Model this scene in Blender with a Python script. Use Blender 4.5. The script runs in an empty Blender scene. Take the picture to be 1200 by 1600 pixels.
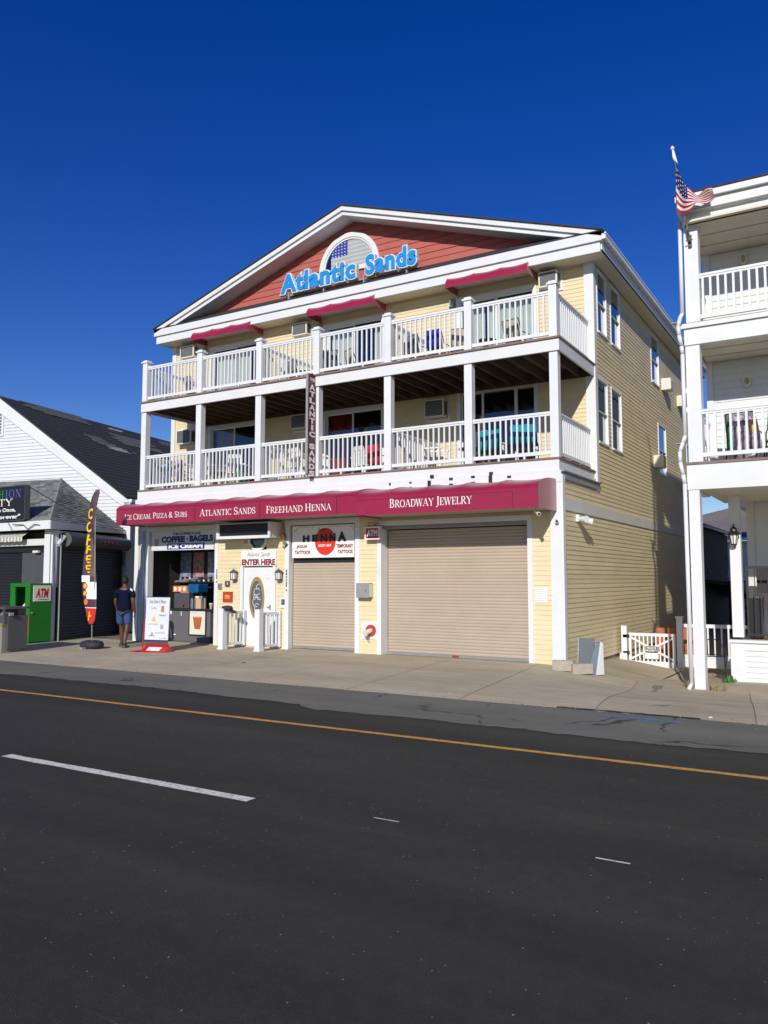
import bpy, bmesh, math, random
from mathutils import Vector, Matrix
random.seed(7)
R = math.radians
S = bpy.context.scene
COL = S.collection

# ---------------------------------------------------------------- camera, sky, sun, exposure
cam_d = bpy.data.cameras.new('camera'); cam = bpy.data.objects.new('camera', cam_d); COL.objects.link(cam)
cam.location = (0, 0, 1.7)
cam.rotation_euler = (R(90 + 4.75), 0, R(30.9))
cam_d.sensor_fit = 'VERTICAL'; cam_d.sensor_height = 36.0; cam_d.lens = 1253 / 1600 * 36
cam_d.clip_start = 0.1; cam_d.clip_end = 3000
S.camera = cam

SUN_DIR = Vector((-0.29, 1.0, -0.475)).normalized()      # way the light travels
sun_el = math.asin(-SUN_DIR.z)
sun_rot = math.atan2(-SUN_DIR.x, -SUN_DIR.y)
W = bpy.data.worlds.new('World'); S.world = W; W.use_nodes = True
wn = W.node_tree; wn.nodes.clear()
sky = wn.nodes.new('ShaderNodeTexSky'); sky.sky_type = 'NISHITA'; sky.sun_disc = False
sky.sun_elevation = sun_el; sky.sun_rotation = sun_rot
sky.altitude = 0; sky.air_density = 1.0; sky.dust_density = 0.15; sky.ozone_density = 4.0
hs = wn.nodes.new('ShaderNodeHueSaturation'); hs.inputs['Hue'].default_value = 0.528; hs.inputs['Saturation'].default_value = 1.34; hs.inputs['Value'].default_value = 0.90
bg = wn.nodes.new('ShaderNodeBackground'); bg.inputs['Strength'].default_value = 0.098
wo = wn.nodes.new('ShaderNodeOutputWorld')
wn.links.new(sky.outputs[0], hs.inputs['Color']); wn.links.new(hs.outputs[0], bg.inputs['Color']); wn.links.new(bg.outputs[0], wo.inputs['Surface'])

sun_d = bpy.data.lights.new('sun', 'SUN'); sun_d.energy = 3.7; sun_d.angle = R(0.5); sun_d.color = (1.0, 0.95, 0.87)
sun = bpy.data.objects.new('sun', sun_d); COL.objects.link(sun)
sun.rotation_euler = SUN_DIR.to_track_quat('-Z', 'Y').to_euler()
sun.location = (5, -10, 20)

S.view_settings.view_transform = 'Standard'; S.view_settings.look = 'None'
S.view_settings.exposure = 0.12; S.view_settings.gamma = 1.0
try: S.view_settings.use_curve_mapping = False
except Exception: pass
S.render.resolution_x = 768; S.render.resolution_y = 1024

# ---------------------------------------------------------------- materials
def nn(t, kind, **kw):
    n = t.nodes.new(kind)
    for k, v in kw.items():
        if k in n.inputs: n.inputs[k].default_value = v
        else: setattr(n, k, v)
    return n

def M(name, col, rough=0.6, var=0.08, scale=3.0, bump=0.0, bscale=60.0, metal=0.0, spec=0.5,
      stain=None, stain_amt=0.0, stain_scale=1.5, stretch=(1, 1, 1), emit=None, coat=0.0, pervar=0.0, sheen=0.0):
    """principled material: two octaves of colour variation, optional stain colour, optional fine bump"""
    m = bpy.data.materials.new(name); m.use_nodes = True; t = m.node_tree
    b = t.nodes['Principled BSDF']
    b.inputs['Roughness'].default_value = rough; b.inputs['Metallic'].default_value = metal
    b.inputs['Specular IOR Level'].default_value = spec
    if coat: b.inputs['Coat Weight'].default_value = coat; b.inputs['Coat Roughness'].default_value = 0.1
    geo = nn(t, 'ShaderNodeNewGeometry'); mp = nn(t, 'ShaderNodeMapping'); mp.inputs['Scale'].default_value = stretch
    t.links.new(geo.outputs['Position'], mp.inputs['Vector'])
    c = list(col) + [1]
    if var > 0:
        n1 = nn(t, 'ShaderNodeTexNoise', Scale=scale, Detail=5.0, Roughness=0.65); t.links.new(mp.outputs[0], n1.inputs['Vector'])
        r1 = nn(t, 'ShaderNodeMapRange'); r1.inputs[1].default_value = 0.3; r1.inputs[2].default_value = 0.7
        r1.inputs[3].default_value = 1 - var; r1.inputs[4].default_value = 1 + var
        t.links.new(n1.outputs['Fac'], r1.inputs[0])
        mx = nn(t, 'ShaderNodeVectorMath', operation='SCALE'); mx.inputs[0].default_value = col
        t.links.new(r1.outputs[0], mx.inputs['Scale']); out = mx.outputs[0]
        if stain:
            n2 = nn(t, 'ShaderNodeTexNoise', Scale=stain_scale, Detail=7.0, Roughness=0.7); t.links.new(mp.outputs[0], n2.inputs['Vector'])
            r2 = nn(t, 'ShaderNodeMapRange'); r2.inputs[1].default_value = 0.5; r2.inputs[2].default_value = 0.75
            r2.inputs[3].default_value = 0; r2.inputs[4].default_value = stain_amt
            t.links.new(n2.outputs['Fac'], r2.inputs[0])
            mm = nn(t, 'ShaderNodeMixRGB'); mm.inputs['Color2'].default_value = list(stain) + [1]
            t.links.new(r2.outputs[0], mm.inputs['Fac']); t.links.new(out, mm.inputs['Color1']); out = mm.outputs[0]
        if pervar:
            oi = nn(t, 'ShaderNodeObjectInfo'); r9 = nn(t, 'ShaderNodeMapRange'); r9.inputs[3].default_value = 1 - pervar; r9.inputs[4].default_value = 1 + pervar; t.links.new(oi.outputs['Random'], r9.inputs[0])
            v9 = nn(t, 'ShaderNodeVectorMath', operation='SCALE'); t.links.new(out, v9.inputs[0]); t.links.new(r9.outputs[0], v9.inputs['Scale']); out = v9.outputs[0]
        if sheen: b.inputs['Sheen Weight'].default_value = sheen; b.inputs['Sheen Roughness'].default_value = 0.4
        t.links.new(out, b.inputs['Base Color'])
    else:
        b.inputs['Base Color'].default_value = c
    if bump > 0:
        n3 = nn(t, 'ShaderNodeTexNoise', Scale=bscale, Detail=3.0); t.links.new(geo.outputs['Position'], n3.inputs['Vector'])
        bp = nn(t, 'ShaderNodeBump', Strength=bump, Distance=0.01); t.links.new(n3.outputs['Fac'], bp.inputs['Height'])
        t.links.new(bp.outputs[0], b.inputs['Normal'])
    if emit:
        b.inputs['Emission Color'].default_value = list(emit[:3]) + [1]; b.inputs['Emission Strength'].default_value = emit[3]
    return m

MT = {}
MT['yellow'] = M('yellow_clapboard_paint', (0.74, 0.635, 0.395), 0.55, 0.06, 1.2, 0.15, 40, stain=(0.55, 0.44, 0.24), stain_amt=0.35, stain_scale=0.8, stretch=(1, 1, 3), pervar=0.035)
MT['white'] = M('white_trim_paint', (0.72, 0.735, 0.735), 0.5, 0.03, 2, 0.05, 30, stain=(0.55, 0.54, 0.50), stain_amt=0.22, stain_scale=1.3)
MT['white_pvc'] = M('white_vinyl', (0.74, 0.76, 0.77), 0.4, 0.03, 3, stain=(0.6, 0.6, 0.57), stain_amt=0.25, stain_scale=2.5, pervar=0.02)
MT['white_siding'] = M('white_vinyl_siding', (0.68, 0.70, 0.70), 0.5, 0.04, 1.5, 0.05, 30, stain=(0.6, 0.6, 0.56), stain_amt=0.25, pervar=0.03)
MT['shade_white'] = M('old_white_board', (0.66, 0.66, 0.62), 0.6, 0.06, 2)
MT['red'] = M('red_gable_shingle', (0.42, 0.11, 0.085), 0.7, 0.13, 2.2, 0.3, 50, stain=(0.26, 0.06, 0.05), stain_amt=0.5, stain_scale=2.2, stretch=(3, 3, 0.8), pervar=0.05)
MT['awning'] = M('crimson_canvas', (0.30, 0.010, 0.050), 0.36, 0.07, 1.5, 0.08, 90, stain=(0.36, 0.06, 0.10), stain_amt=0.35, stain_scale=1.6, spec=0.6, sheen=0.35)
MT['awning_under'] = M('awning_lining', (0.42, 0.33, 0.27), 0.8, 0.08, 2)
MT['tan'] = M('tan_shutter_enamel', (0.455, 0.375, 0.290), 0.42, 0.05, 1.2, 0.6, 1.7, stain=(0.40, 0.28, 0.21), stain_amt=0.35, stain_scale=0.7, pervar=0.03)
MT['shutter_rail'] = M('grey_steel_rail', (0.30, 0.31, 0.30), 0.5, 0.1, 4, metal=0.3)
MT['black_slat'] = M('black_shutter_enamel', (0.013, 0.013, 0.015), 0.45, 0.2, 2)
MT['black'] = M('black_paint', (0.012, 0.012, 0.014), 0.45, 0.1, 4)
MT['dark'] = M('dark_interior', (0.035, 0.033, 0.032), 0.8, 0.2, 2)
MT['darkgrey'] = M('dark_grey_metal', (0.07, 0.072, 0.078), 0.5, 0.12, 6)
MT['grey'] = M('grey_metal', (0.28, 0.29, 0.30), 0.5, 0.08, 5)
MT['steel'] = M('stainless_steel', (0.6, 0.6, 0.6), 0.25, 0.05, 5, metal=0.9)
MT['wood'] = M('weathered_joist_wood', (0.10, 0.066, 0.04), 0.8, 0.25, 4, 0.2, 40, stretch=(4, 1, 4))
MT['deckboard'] = M('deck_board', (0.22, 0.15, 0.12), 0.75, 0.2, 4)
MT['shingle'] = M('charcoal_roof_shingle', (0.035, 0.035, 0.038), 0.85, 0.3, 5, 0.5, 60)
MT['greyshingle'] = M('grey_green_shingle', (0.19, 0.205, 0.19), 0.85, 0.22, 3.5, 0.6, 90)
MT['greyshingle2'] = M('pale_grey_shingle', (0.25, 0.265, 0.245), 0.85, 0.2, 3.5, 0.6, 90)
MT['greyshingle3'] = M('dark_grey_shingle', (0.12, 0.13, 0.122), 0.85, 0.22, 3.5, 0.6, 90)
MT['concrete'] = None
MT['foundation'] = M('foundation_concrete', (0.30, 0.27, 0.22), 0.85, 0.12, 2, 0.3, 40, stain=(0.2, 0.17, 0.13), stain_amt=0.4)
MT['cinder'] = M('cinder_block', (0.40, 0.36, 0.29), 0.9, 0.15, 12, 0.8, 90)
MT['soffit'] = M('beige_soffit_board', (0.70, 0.65, 0.52), 0.6, 0.06, 2, stain=(0.4, 0.3, 0.2), stain_amt=0.3)
MT['wall_right'] = M('white_lap_siding', (0.68, 0.70, 0.69), 0.5, 0.03, 1.5, stain=(0.58, 0.5, 0.4), stain_amt=0.4, stain_scale=0.9)
MT['blue'] = M('sign_blue_enamel', (0.015, 0.27, 0.66), 0.35, 0.03, 4)
MT['navy'] = M('navy_print', (0.012, 0.02, 0.16), 0.5, 0.05, 4)
MT['bluepanel'] = M('blue_print_panel', (0.01, 0.03, 0.33), 0.45, 0.05, 4)
MT['maroon'] = M('maroon_sign_paint', (0.085, 0.010, 0.016), 0.4, 0.1, 4)
MT['redprint'] = M('red_print', (0.45, 0.02, 0.03), 0.45, 0.05, 4)
MT['maroonprint'] = M('maroon_print', (0.22, 0.010, 0.018), 0.45, 0.05, 4)
MT['redsun'] = M('red_disc_print', (0.66, 0.035, 0.02), 0.45, 0.03, 4)
MT['signface'] = M('pale_sign_face', (0.66, 0.68, 0.70), 0.4, 0.03, 3)
MT['signwhite'] = M('white_lettering', (0.84, 0.83, 0.80), 0.45, 0.01, 3)
MT['ink'] = M('black_lettering', (0.015, 0.018, 0.02), 0.5, 0.05, 4)
MT['green'] = M('green_kiosk_enamel', (0.010, 0.17, 0.012), 0.35, 0.06, 2, spec=0.5)
MT['brass'] = M('brass_trim', (0.45, 0.30, 0.13), 0.35, 0.05, 5, metal=0.3)
MT['cream'] = M('cream_plastic', (0.74, 0.70, 0.58), 0.5, 0.04, 4)
MT['redbox'] = M('red_plaque_paint', (0.46, 0.045, 0.03), 0.5, 0.08, 4)
MT['redmetal'] = M('red_powder_coat', (0.55, 0.015, 0.015), 0.35, 0.05, 4)
MT['lampglass'] = M('frosted_lamp_glass', (0.72, 0.72, 0.72), 0.25, 0.03, 4)
MT['teal'] = M('teal_towel', (0.005, 0.27, 0.36), 0.9, 0.1, 8, 0.4, 120)
MT['bluecloth'] = M('royal_blue_cloth', (0.02, 0.02, 0.36), 0.85, 0.1, 8)
MT['redcloth'] = M('red_chair_cloth', (0.55, 0.01, 0.04), 0.8, 0.1, 8)
MT['redcurtain'] = M('deep_red_curtain', (0.30, 0.012, 0.015), 0.8, 0.1, 8)
MT['beigecloth'] = M('beige_sling_cloth', (0.42, 0.36, 0.28), 0.8, 0.1, 8)
MT['greycloth'] = M('grey_sling_cloth', (0.16, 0.16, 0.17), 0.8, 0.1, 8)
MT['curtain'] = M('pale_curtain', (0.62, 0.66, 0.62), 0.85, 0.05, 4)
MT['plastic'] = M('white_resin', (0.80, 0.80, 0.77), 0.4, 0.02, 5)
MT['orangewood'] = M('orange_stained_board', (0.42, 0.13, 0.045), 0.6, 0.3, 5, stretch=(6, 6, 1))
MT['skin'] = M('brown_skin', (0.10, 0.045, 0.028), 0.5, 0.08, 20)
MT['shirt'] = M('navy_cotton_shirt', (0.006, 0.008, 0.026), 0.95, spec=0.1, var=0.1, scale=12, bump=0.3, bscale=60)
MT['denim'] = M('blue_denim', (0.035, 0.065, 0.17), 0.85, 0.15, 30, 0.3, 200)
MT['hair'] = M('black_hair', (0.008, 0.007, 0.006), 0.7, 0.1, 60)
MT['leather'] = M('dark_leather', (0.03, 0.022, 0.018), 0.5, 0.1, 20)
MT['sandbag'] = M('dark_sand_bag', (0.025, 0.022, 0.04), 0.7, 0.15, 10, 0.3, 60)
MT['yellowprint'] = M('yellow_print', (0.85, 0.50, 0.03), 0.6, 0.03, 6)
MT['bannerbrown'] = M('dark_plum_banner', (0.07, 0.035, 0.05), 0.6, 0.2, 3)
MT['bannertan'] = M('brown_banner', (0.16, 0.09, 0.07), 0.6, 0.2, 3)
MT['orangeprint'] = M('orange_print', (0.75, 0.20, 0.03), 0.5, 0.1, 6)
MT['leaf'] = M('weed_leaf', (0.05, 0.16, 0.02), 0.6, 0.2, 20)
MT['drygrass'] = M('dry_weed', (0.26, 0.20, 0.10), 0.8, 0.2, 20)
MT['houseblack'] = M('near_black_siding', (0.060, 0.046, 0.030), 0.8, 0.15, 2)
MT['greyroof'] = M('lilac_grey_roofing', (0.17, 0.15, 0.15), 0.85, 0.12, 3)
MT['bin_pebble'] = M('exposed_aggregate', (0.25, 0.23, 0.20), 0.9, 0.35, 60, 0.8, 80)
MT['olive'] = M('olive_rim', (0.24, 0.23, 0.08), 0.6, 0.1, 8)
MT['paint_white'] = M('road_white_paint', (0.82, 0.79, 0.70), 0.7, 0.12, 9, stain=(0.12, 0.115, 0.10), stain_amt=0.9, stain_scale=26)
MT['paint_orange'] = M('road_orange_paint', (0.70, 0.33, 0.06), 0.7, 0.12, 9, stain=(0.08, 0.065, 0.045), stain_amt=0.9, stain_scale=24)
MT['paint_blue'] = M('survey_blue_paint', (0.08, 0.24, 0.55), 0.8, 0.3, 20)
MT['purple'] = M('violet_letter', (0.13, 0.10, 0.42), 0.45, 0.05, 5)
MT['greenletter'] = M('green_letter', (0.04, 0.25, 0.10), 0.45, 0.05, 5)
MT['cyanletter'] = M('blue_letter', (0.02, 0.20, 0.60), 0.45, 0.05, 5)
MT['slush_blue'] = M('blue_slush', (0.0, 0.09, 0.24), 0.3, 0.1, 6)
MT['paper'] = M('paper_bag', (0.55, 0.36, 0.22), 0.8, 0.1, 10)
MT['menu'] = M('dim_menu_print', (0.24, 0.29, 0.38), 0.5, 0.6, 7)
MT['menu2'] = M('dim_menu_print_warm', (0.36, 0.20, 0.18), 0.5, 0.7, 8)
MT['counter'] = M('grey_counter_laminate', (0.13, 0.125, 0.13), 0.45, 0.04, 3)
MT['boardgrey'] = M('slate_board_paint', (0.10, 0.115, 0.13), 0.6, 0.1, 4)
MT['boardgrey2'] = M('blue_grey_board_paint', (0.20, 0.24, 0.28), 0.6, 0.08, 4)
MT['siding_shade'] = M('grey_and_shaded_siding', (0.30, 0.33, 0.30), 0.6, 0.08, 3)  # grey siding; on the white house's lower wall the shade is in this colour
MT['jamb_shade_blue'] = M('blue_shaded_jamb', (0.36, 0.44, 0.54), 0.5, 0.04, 3)  # bluish shade on the jamb, put into its colour
MT['plaid'] = M('patterned_towel', (0.40, 0.33, 0.38), 0.9, 0.9, 9, 0.3, 90)
MT['towel_green'] = M('green_towel_print', (0.03, 0.20, 0.07), 0.9, 0.5, 12)
MT['towel_yellow'] = M('yellow_towel_print', (0.65, 0.36, 0.05), 0.9, 0.3, 12)
MT['bluestripe'] = M('blue_patterned_sling', (0.10, 0.28, 0.42), 0.8, 0.8, 14)

def glass(name, tint=(0.5, 0.56, 0.6), base=0.10):
    m = bpy.data.materials.new(name); m.use_nodes = True; t = m.node_tree; t.nodes.clear()
    o = nn(t, 'ShaderNodeOutputMaterial'); mix = nn(t, 'ShaderNodeMixShader'); tr = nn(t, 'ShaderNodeBsdfTransparent'); gl = nn(t, 'ShaderNodeBsdfGlossy')
    tr.inputs['Color'].default_value = list(tint) + [1]; gl.inputs['Roughness'].default_value = 0.02; gl.inputs['Color'].default_value = (0.9, 0.95, 1, 1)
    fr = nn(t, 'ShaderNodeFresnel', IOR=1.5); ad = nn(t, 'ShaderNodeMath', operation='ADD'); ad.inputs[1].default_value = base
    geo = nn(t, 'ShaderNodeNewGeometry'); no = nn(t, 'ShaderNodeTexNoise', Scale=1.3, Detail=1.0); bp = nn(t, 'ShaderNodeBump', Strength=0.08, Distance=0.03)
    t.links.new(geo.outputs['Position'], no.inputs['Vector']); t.links.new(no.outputs['Fac'], bp.inputs['Height']); t.links.new(bp.outputs[0], gl.inputs['Normal'])
    t.links.new(fr.outputs[0], ad.inputs[0]); t.links.new(ad.outputs[0], mix.inputs[0]); t.links.new(tr.outputs[0], mix.inputs[1]); t.links.new(gl.outputs[0], mix.inputs[2])
    t.links.new(mix.outputs[0], o.inputs['Surface'])
    return m
MT['glass'] = glass('window_glass')
MT['glass_door'] = glass('balcony_door_glass', (0.82, 0.86, 0.84), 0.07)
MT['glass_side'] = glass('side_window_glass', (0.22, 0.24, 0.26), 0.22)
MT['glass_dark'] = glass('dark_lightbox_glass', (0.15, 0.15, 0.17), 0.04)

def ground_mat(name, col, kind):
    m = bpy.data.materials.new(name); m.use_nodes = True; t = m.node_tree; b = t.nodes['Principled BSDF']
    geo = nn(t, 'ShaderNodeNewGeometry'); P = geo.outputs['Position']
    def noise(sc, det=5.0, ro=0.6, stretch=(1, 1, 1), dist=0.0):
        mp = nn(t, 'ShaderNodeMapping'); mp.inputs['Scale'].default_value = stretch
        n = nn(t, 'ShaderNodeTexNoise', Scale=sc, Detail=det, Roughness=ro, Distortion=dist); t.links.new(P, mp.inputs['Vector']); t.links.new(mp.outputs[0], n.inputs['Vector']); return n.outputs['Fac']
    def rng(f, a, b_, c, d):
        r = nn(t, 'ShaderNodeMapRange'); r.inputs[1].default_value = a; r.inputs[2].default_value = b_; r.inputs[3].default_value = c; r.inputs[4].default_value = d
        t.links.new(f, r.inputs[0]); return r.outputs[0]
    def mul(a, c):
        x = nn(t, 'ShaderNodeMath', operation='MULTIPLY')
        for i, v in enumerate((a, c)):
            if isinstance(v, (int, float)): x.inputs[i].default_value = v
            else: t.links.new(v, x.inputs[i])
        return x.outputs[0]
    def mixc(f, c1, c2):
        x = nn(t, 'ShaderNodeMixRGB')
        for i, v in ((1, c1), (2, c2)):
            if isinstance(v, tuple): x.inputs[i].default_value = list(v) + [1]
            else: t.links.new(v, x.inputs[i])
        t.links.new(f, x.inputs[0]); return x.outputs[0]
    base = nn(t, 'ShaderNodeVectorMath', operation='SCALE'); base.inputs[0].default_value = col
    if kind == 'road':
        v = mul(rng(noise(0.5, 4, 0.6, (0.35, 1.6, 1)), 0.3, 0.7, 0.78, 1.22), rng(noise(140, 3, 0.7), 0.25, 0.75, 0.55, 1.5))
        v = mul(v, rng(noise(9, 4, 0.7), 0.3, 0.7, 0.88, 1.14))
        v = mul(v, rng(noise(1.1, 3, 0.5, (0.02, 1.0, 1)), 0.3, 0.7, 0.86, 1.16))
        t.links.new(v, base.inputs['Scale']); out = base.outputs[0]
        vo = nn(t, 'ShaderNodeTexVoronoi', Scale=34.0); t.links.new(P, vo.inputs['Vector'])
        sp = mul(rng(vo.outputs['Distance'], 0.12, 0.19, 1, 0), rng(noise(6, 3), 0.50, 0.60, 0, 1))
        vc = nn(t, 'ShaderNodeTexVoronoi', Scale=34.0); t.links.new(P, vc.inputs['Vector'])
        sep = nn(t, 'ShaderNodeSeparateColor'); t.links.new(vc.outputs['Color'], sep.inputs[0])
        sp = mul(sp, rng(sep.outputs[0], 0.86, 0.88, 0, 1))
        out = mixc(sp, out, (0.45, 0.42, 0.36))
        st = mul(rng(noise(1.1, 7, 0.75, (0.16, 1.3, 1), 0.8), 0.60, 0.72, 0, 0.22), 1.0)
        out = mixc(st, out, (0.10, 0.092, 0.08))
        out = mixc(rng(noise(2.6, 6, 0.8, (0.9, 1.2, 1), 1.5), 0.64, 0.70, 0, 0.5), out, (0.018, 0.017, 0.017))
        out = mixc(mul(rng(noise(0.35, 3, 0.5), 0.5, 0.6, 0, 1), rng(noise(4.0, 8, 0.85, (0.12, 3.0, 1)), 0.60, 0.68, 0, 0.35)), out, (0.12, 0.11, 0.095))
        rough, bs, bsc = 0.86, 0.5, 150
    elif kind == 'lane':
        v = mul(rng(noise(0.8, 5, 0.65, (0.4, 1.2, 1)), 0.3, 0.7, 0.80, 1.18), rng(noise(120, 3, 0.7), 0.25, 0.75, 0.7, 1.3))
        t.links.new(v, base.inputs['Scale']); out = base.outputs[0]
        # cracks: noise-bent voronoi cell edges, only in places
        nz = nn(t, 'ShaderNodeTexNoise', Scale=2.5, Detail=4.0); t.links.new(P, nz.inputs['Vector'])
        ad = nn(t, 'ShaderNodeVectorMath', operation='MULTIPLY_ADD'); ad.inputs[1].default_value = (0.55, 0.55, 0); t.links.new(nz.outputs['Color'], ad.inputs[0]); t.links.new(P, ad.inputs[2])
        vo = nn(t, 'ShaderNodeTexVoronoi', Scale=0.62, feature='DISTANCE_TO_EDGE'); t.links.new(ad.outputs[0], vo.inputs['Vector'])
        cr = mul(rng(vo.outputs['Distance'], 0.004, 0.016, 1, 0), rng(noise(0.9, 2), 0.47, 0.55, 0, 0.85))
        out = mixc(cr, out, (0.03, 0.028, 0.025))
        bl = rng(noise(3.2, 5, 0.7, (0.5, 2.0, 1)), 0.66, 0.72, 0, 0.5); out = mixc(bl, out, (0.05, 0.047, 0.043))
        wh = rng(noise(2.1, 6, 0.8, (0.25, 2.5, 1)), 0.68, 0.74, 0, 0.35); out = mixc(wh, out, (0.26, 0.24, 0.21))
        rough, bs, bsc = 0.9, 0.5, 110
    else:
        v = mul(rng(noise(0.7, 6, 0.7, (0.6, 1.5, 1)), 0.3, 0.7, 0.80, 1.17), rng(noise(70, 3, 0.7), 0.25, 0.75, 0.88, 1.12))
        v = mul(v, rng(noise(5, 6, 0.75, (0.5, 1.6, 1)), 0.3, 0.7, 0.88, 1.12))
        t.links.new(v, base.inputs['Scale']); out = base.outputs[0]
        out = mixc(rng(noise(2.2, 7, 0.8, (0.35, 1.8, 1)), 0.60, 0.72, 0, 0.5), out, (0.62, 0.55, 0.45))
        out = mixc(rng(noise(1.7, 6, 0.75), 0.62, 0.74, 0, 0.45), out, (0.26, 0.22, 0.17))
        vo = nn(t, 'ShaderNodeTexVoronoi', Scale=3.0); t.links.new(P, vo.inputs['Vector'])
        out = mixc(rng(vo.outputs['Distance'], 0.03, 0.05, 0.55, 0), out, (0.10, 0.085, 0.07))
        rough, bs, bsc = 0.88, 0.35, 70
    t.links.new(out, b.inputs['Base Color']); b.inputs['Roughness'].default_value = rough; b.inputs['Specular IOR Level'].default_value = 0.3
    n3 = nn(t, 'ShaderNodeTexNoise', Scale=float(bsc), Detail=3.0); t.links.new(P, n3.inputs['Vector'])
    bp = nn(t, 'ShaderNodeBump', Strength=bs, Distance=0.008); t.links.new(n3.outputs['Fac'], bp.inputs['Height']); t.links.new(bp.outputs[0], b.inputs['Normal'])
    return m
MT['road'] = ground_mat('dark_asphalt', (0.0415, 0.0395, 0.0300), 'road')
MT['lane'] = ground_mat('worn_grey_asphalt', (0.175, 0.169, 0.138), 'lane')
MT['concrete'] = ground_mat('worn_sidewalk_concrete', (0.50, 0.43, 0.30), 'walk')
MT['concrete2'] = ground_mat('older_sidewalk_concrete', (0.46, 0.395, 0.275), 'walk')
MT['joint'] = M('joint_dirt', (0.24, 0.20, 0.15), 0.9, 0.2, 8)
MT['earth'] = M('sandy_ground', (0.22, 0.19, 0.14), 0.95, 0.2, 1.0, 0.3, 20)

def flag_mat(name, faded=False, seed=0):
    """stars and stripes from the cloth's own UVs (u along the fly, v up the hoist)"""
    m = bpy.data.materials.new(name); m.use_nodes = True; t = m.node_tree; b = t.nodes['Principled BSDF']; b.inputs['Roughness'].default_value = 0.8
    uv = nn(t, 'ShaderNodeUVMap'); sp = nn(t, 'ShaderNodeSeparateXYZ'); t.links.new(uv.outputs[0], sp.inputs[0])
    def ma(op, a, c=None, clamp=False):
        x = nn(t, 'ShaderNodeMath', operation=op); x.use_clamp = clamp
        for i, v in enumerate((a, c)):
            if v is None: continue
            if isinstance(v, (int, float)): x.inputs[i].default_value = v
            else: t.links.new(v, x.inputs[i])
        return x.outputs[0]
    u, v = sp.outputs[0], sp.outputs[1]
    stripe = ma('LESS_THAN', ma('MODULO', ma('MULTIPLY', v, 13), 2), 1)
    canton = ma('MULTIPLY', ma('LESS_THAN', u, 0.4), ma('GREATER_THAN', v, 6 / 13))
    fu = ma('SUBTRACT', ma('FRACT', ma('MULTIPLY', u, 5.5 / 0.4)), 0.5); fv = ma('SUBTRACT', ma('FRACT', ma('MULTIPLY', v, 9.0)), 0.5)
    d = ma('ADD', ma('MULTIPLY', fu, fu), ma('MULTIPLY', fv, fv)); star = ma('LESS_THAN', d, 0.03 if faded else 0.035)
    c1 = nn(t, 'ShaderNodeMixRGB'); c1.inputs[1].default_value = ((0.46, 0.47, 0.47, 1) if faded else (0.66, 0.66, 0.66, 1)); c1.inputs[2].default_value = ((0.36, 0.37, 0.37, 1) if faded else (0.38, 0.006, 0.012, 1)); t.links.new(stripe, c1.inputs[0])
    c2 = nn(t, 'ShaderNodeMixRGB'); c2.inputs[1].default_value = ((0.02, 0.05, 0.30, 1) if faded else (0.012, 0.015, 0.11, 1)); c2.inputs[2].default_value = (0.8, 0.8, 0.8, 1); t.links.new(star, c2.inputs[0])
    c3 = nn(t, 'ShaderNodeMixRGB'); t.links.new(canton, c3.inputs[0]); t.links.new(c1.outputs[0], c3.inputs[1]); t.links.new(c2.outputs[0], c3.inputs[2])
    t.links.new(c3.outputs[0], b.inputs['Base Color']); return m
MT['flag'] = flag_mat('flag_cloth'); MT['flag_faded'] = flag_mat('faded_flag_cloth', True)

# ---------------------------------------------------------------- builders
OFF = {}
def off(p):
    return OFF.get(p.name, Vector((0, 0, 0))) if p is not None else Vector((0, 0, 0))

class Frame:
    """a vertical plane: o = origin, u runs to the right as seen from outside, n points outward"""
    def __init__(s, o, u, n): s.o = Vector(o); s.u = Vector(u).normalized(); s.n = Vector(n).normalized()
    def p(s, u, n, z): return s.o + s.u * u + s.n * n + Vector((0, 0, z))
FRONT = Frame((0, 15.6, 0), (1, 0, 0), (0, -1, 0))       # ground-floor street wall, u = world x
UPPER = Frame((0, 18.1, 0), (1, 0, 0), (0, -1, 0))       # set-back upper wall
SIDE = Frame((-5.18, 0, 0), (0, 1, 0), (1, 0, 0))        # alley wall, u = world y

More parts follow.
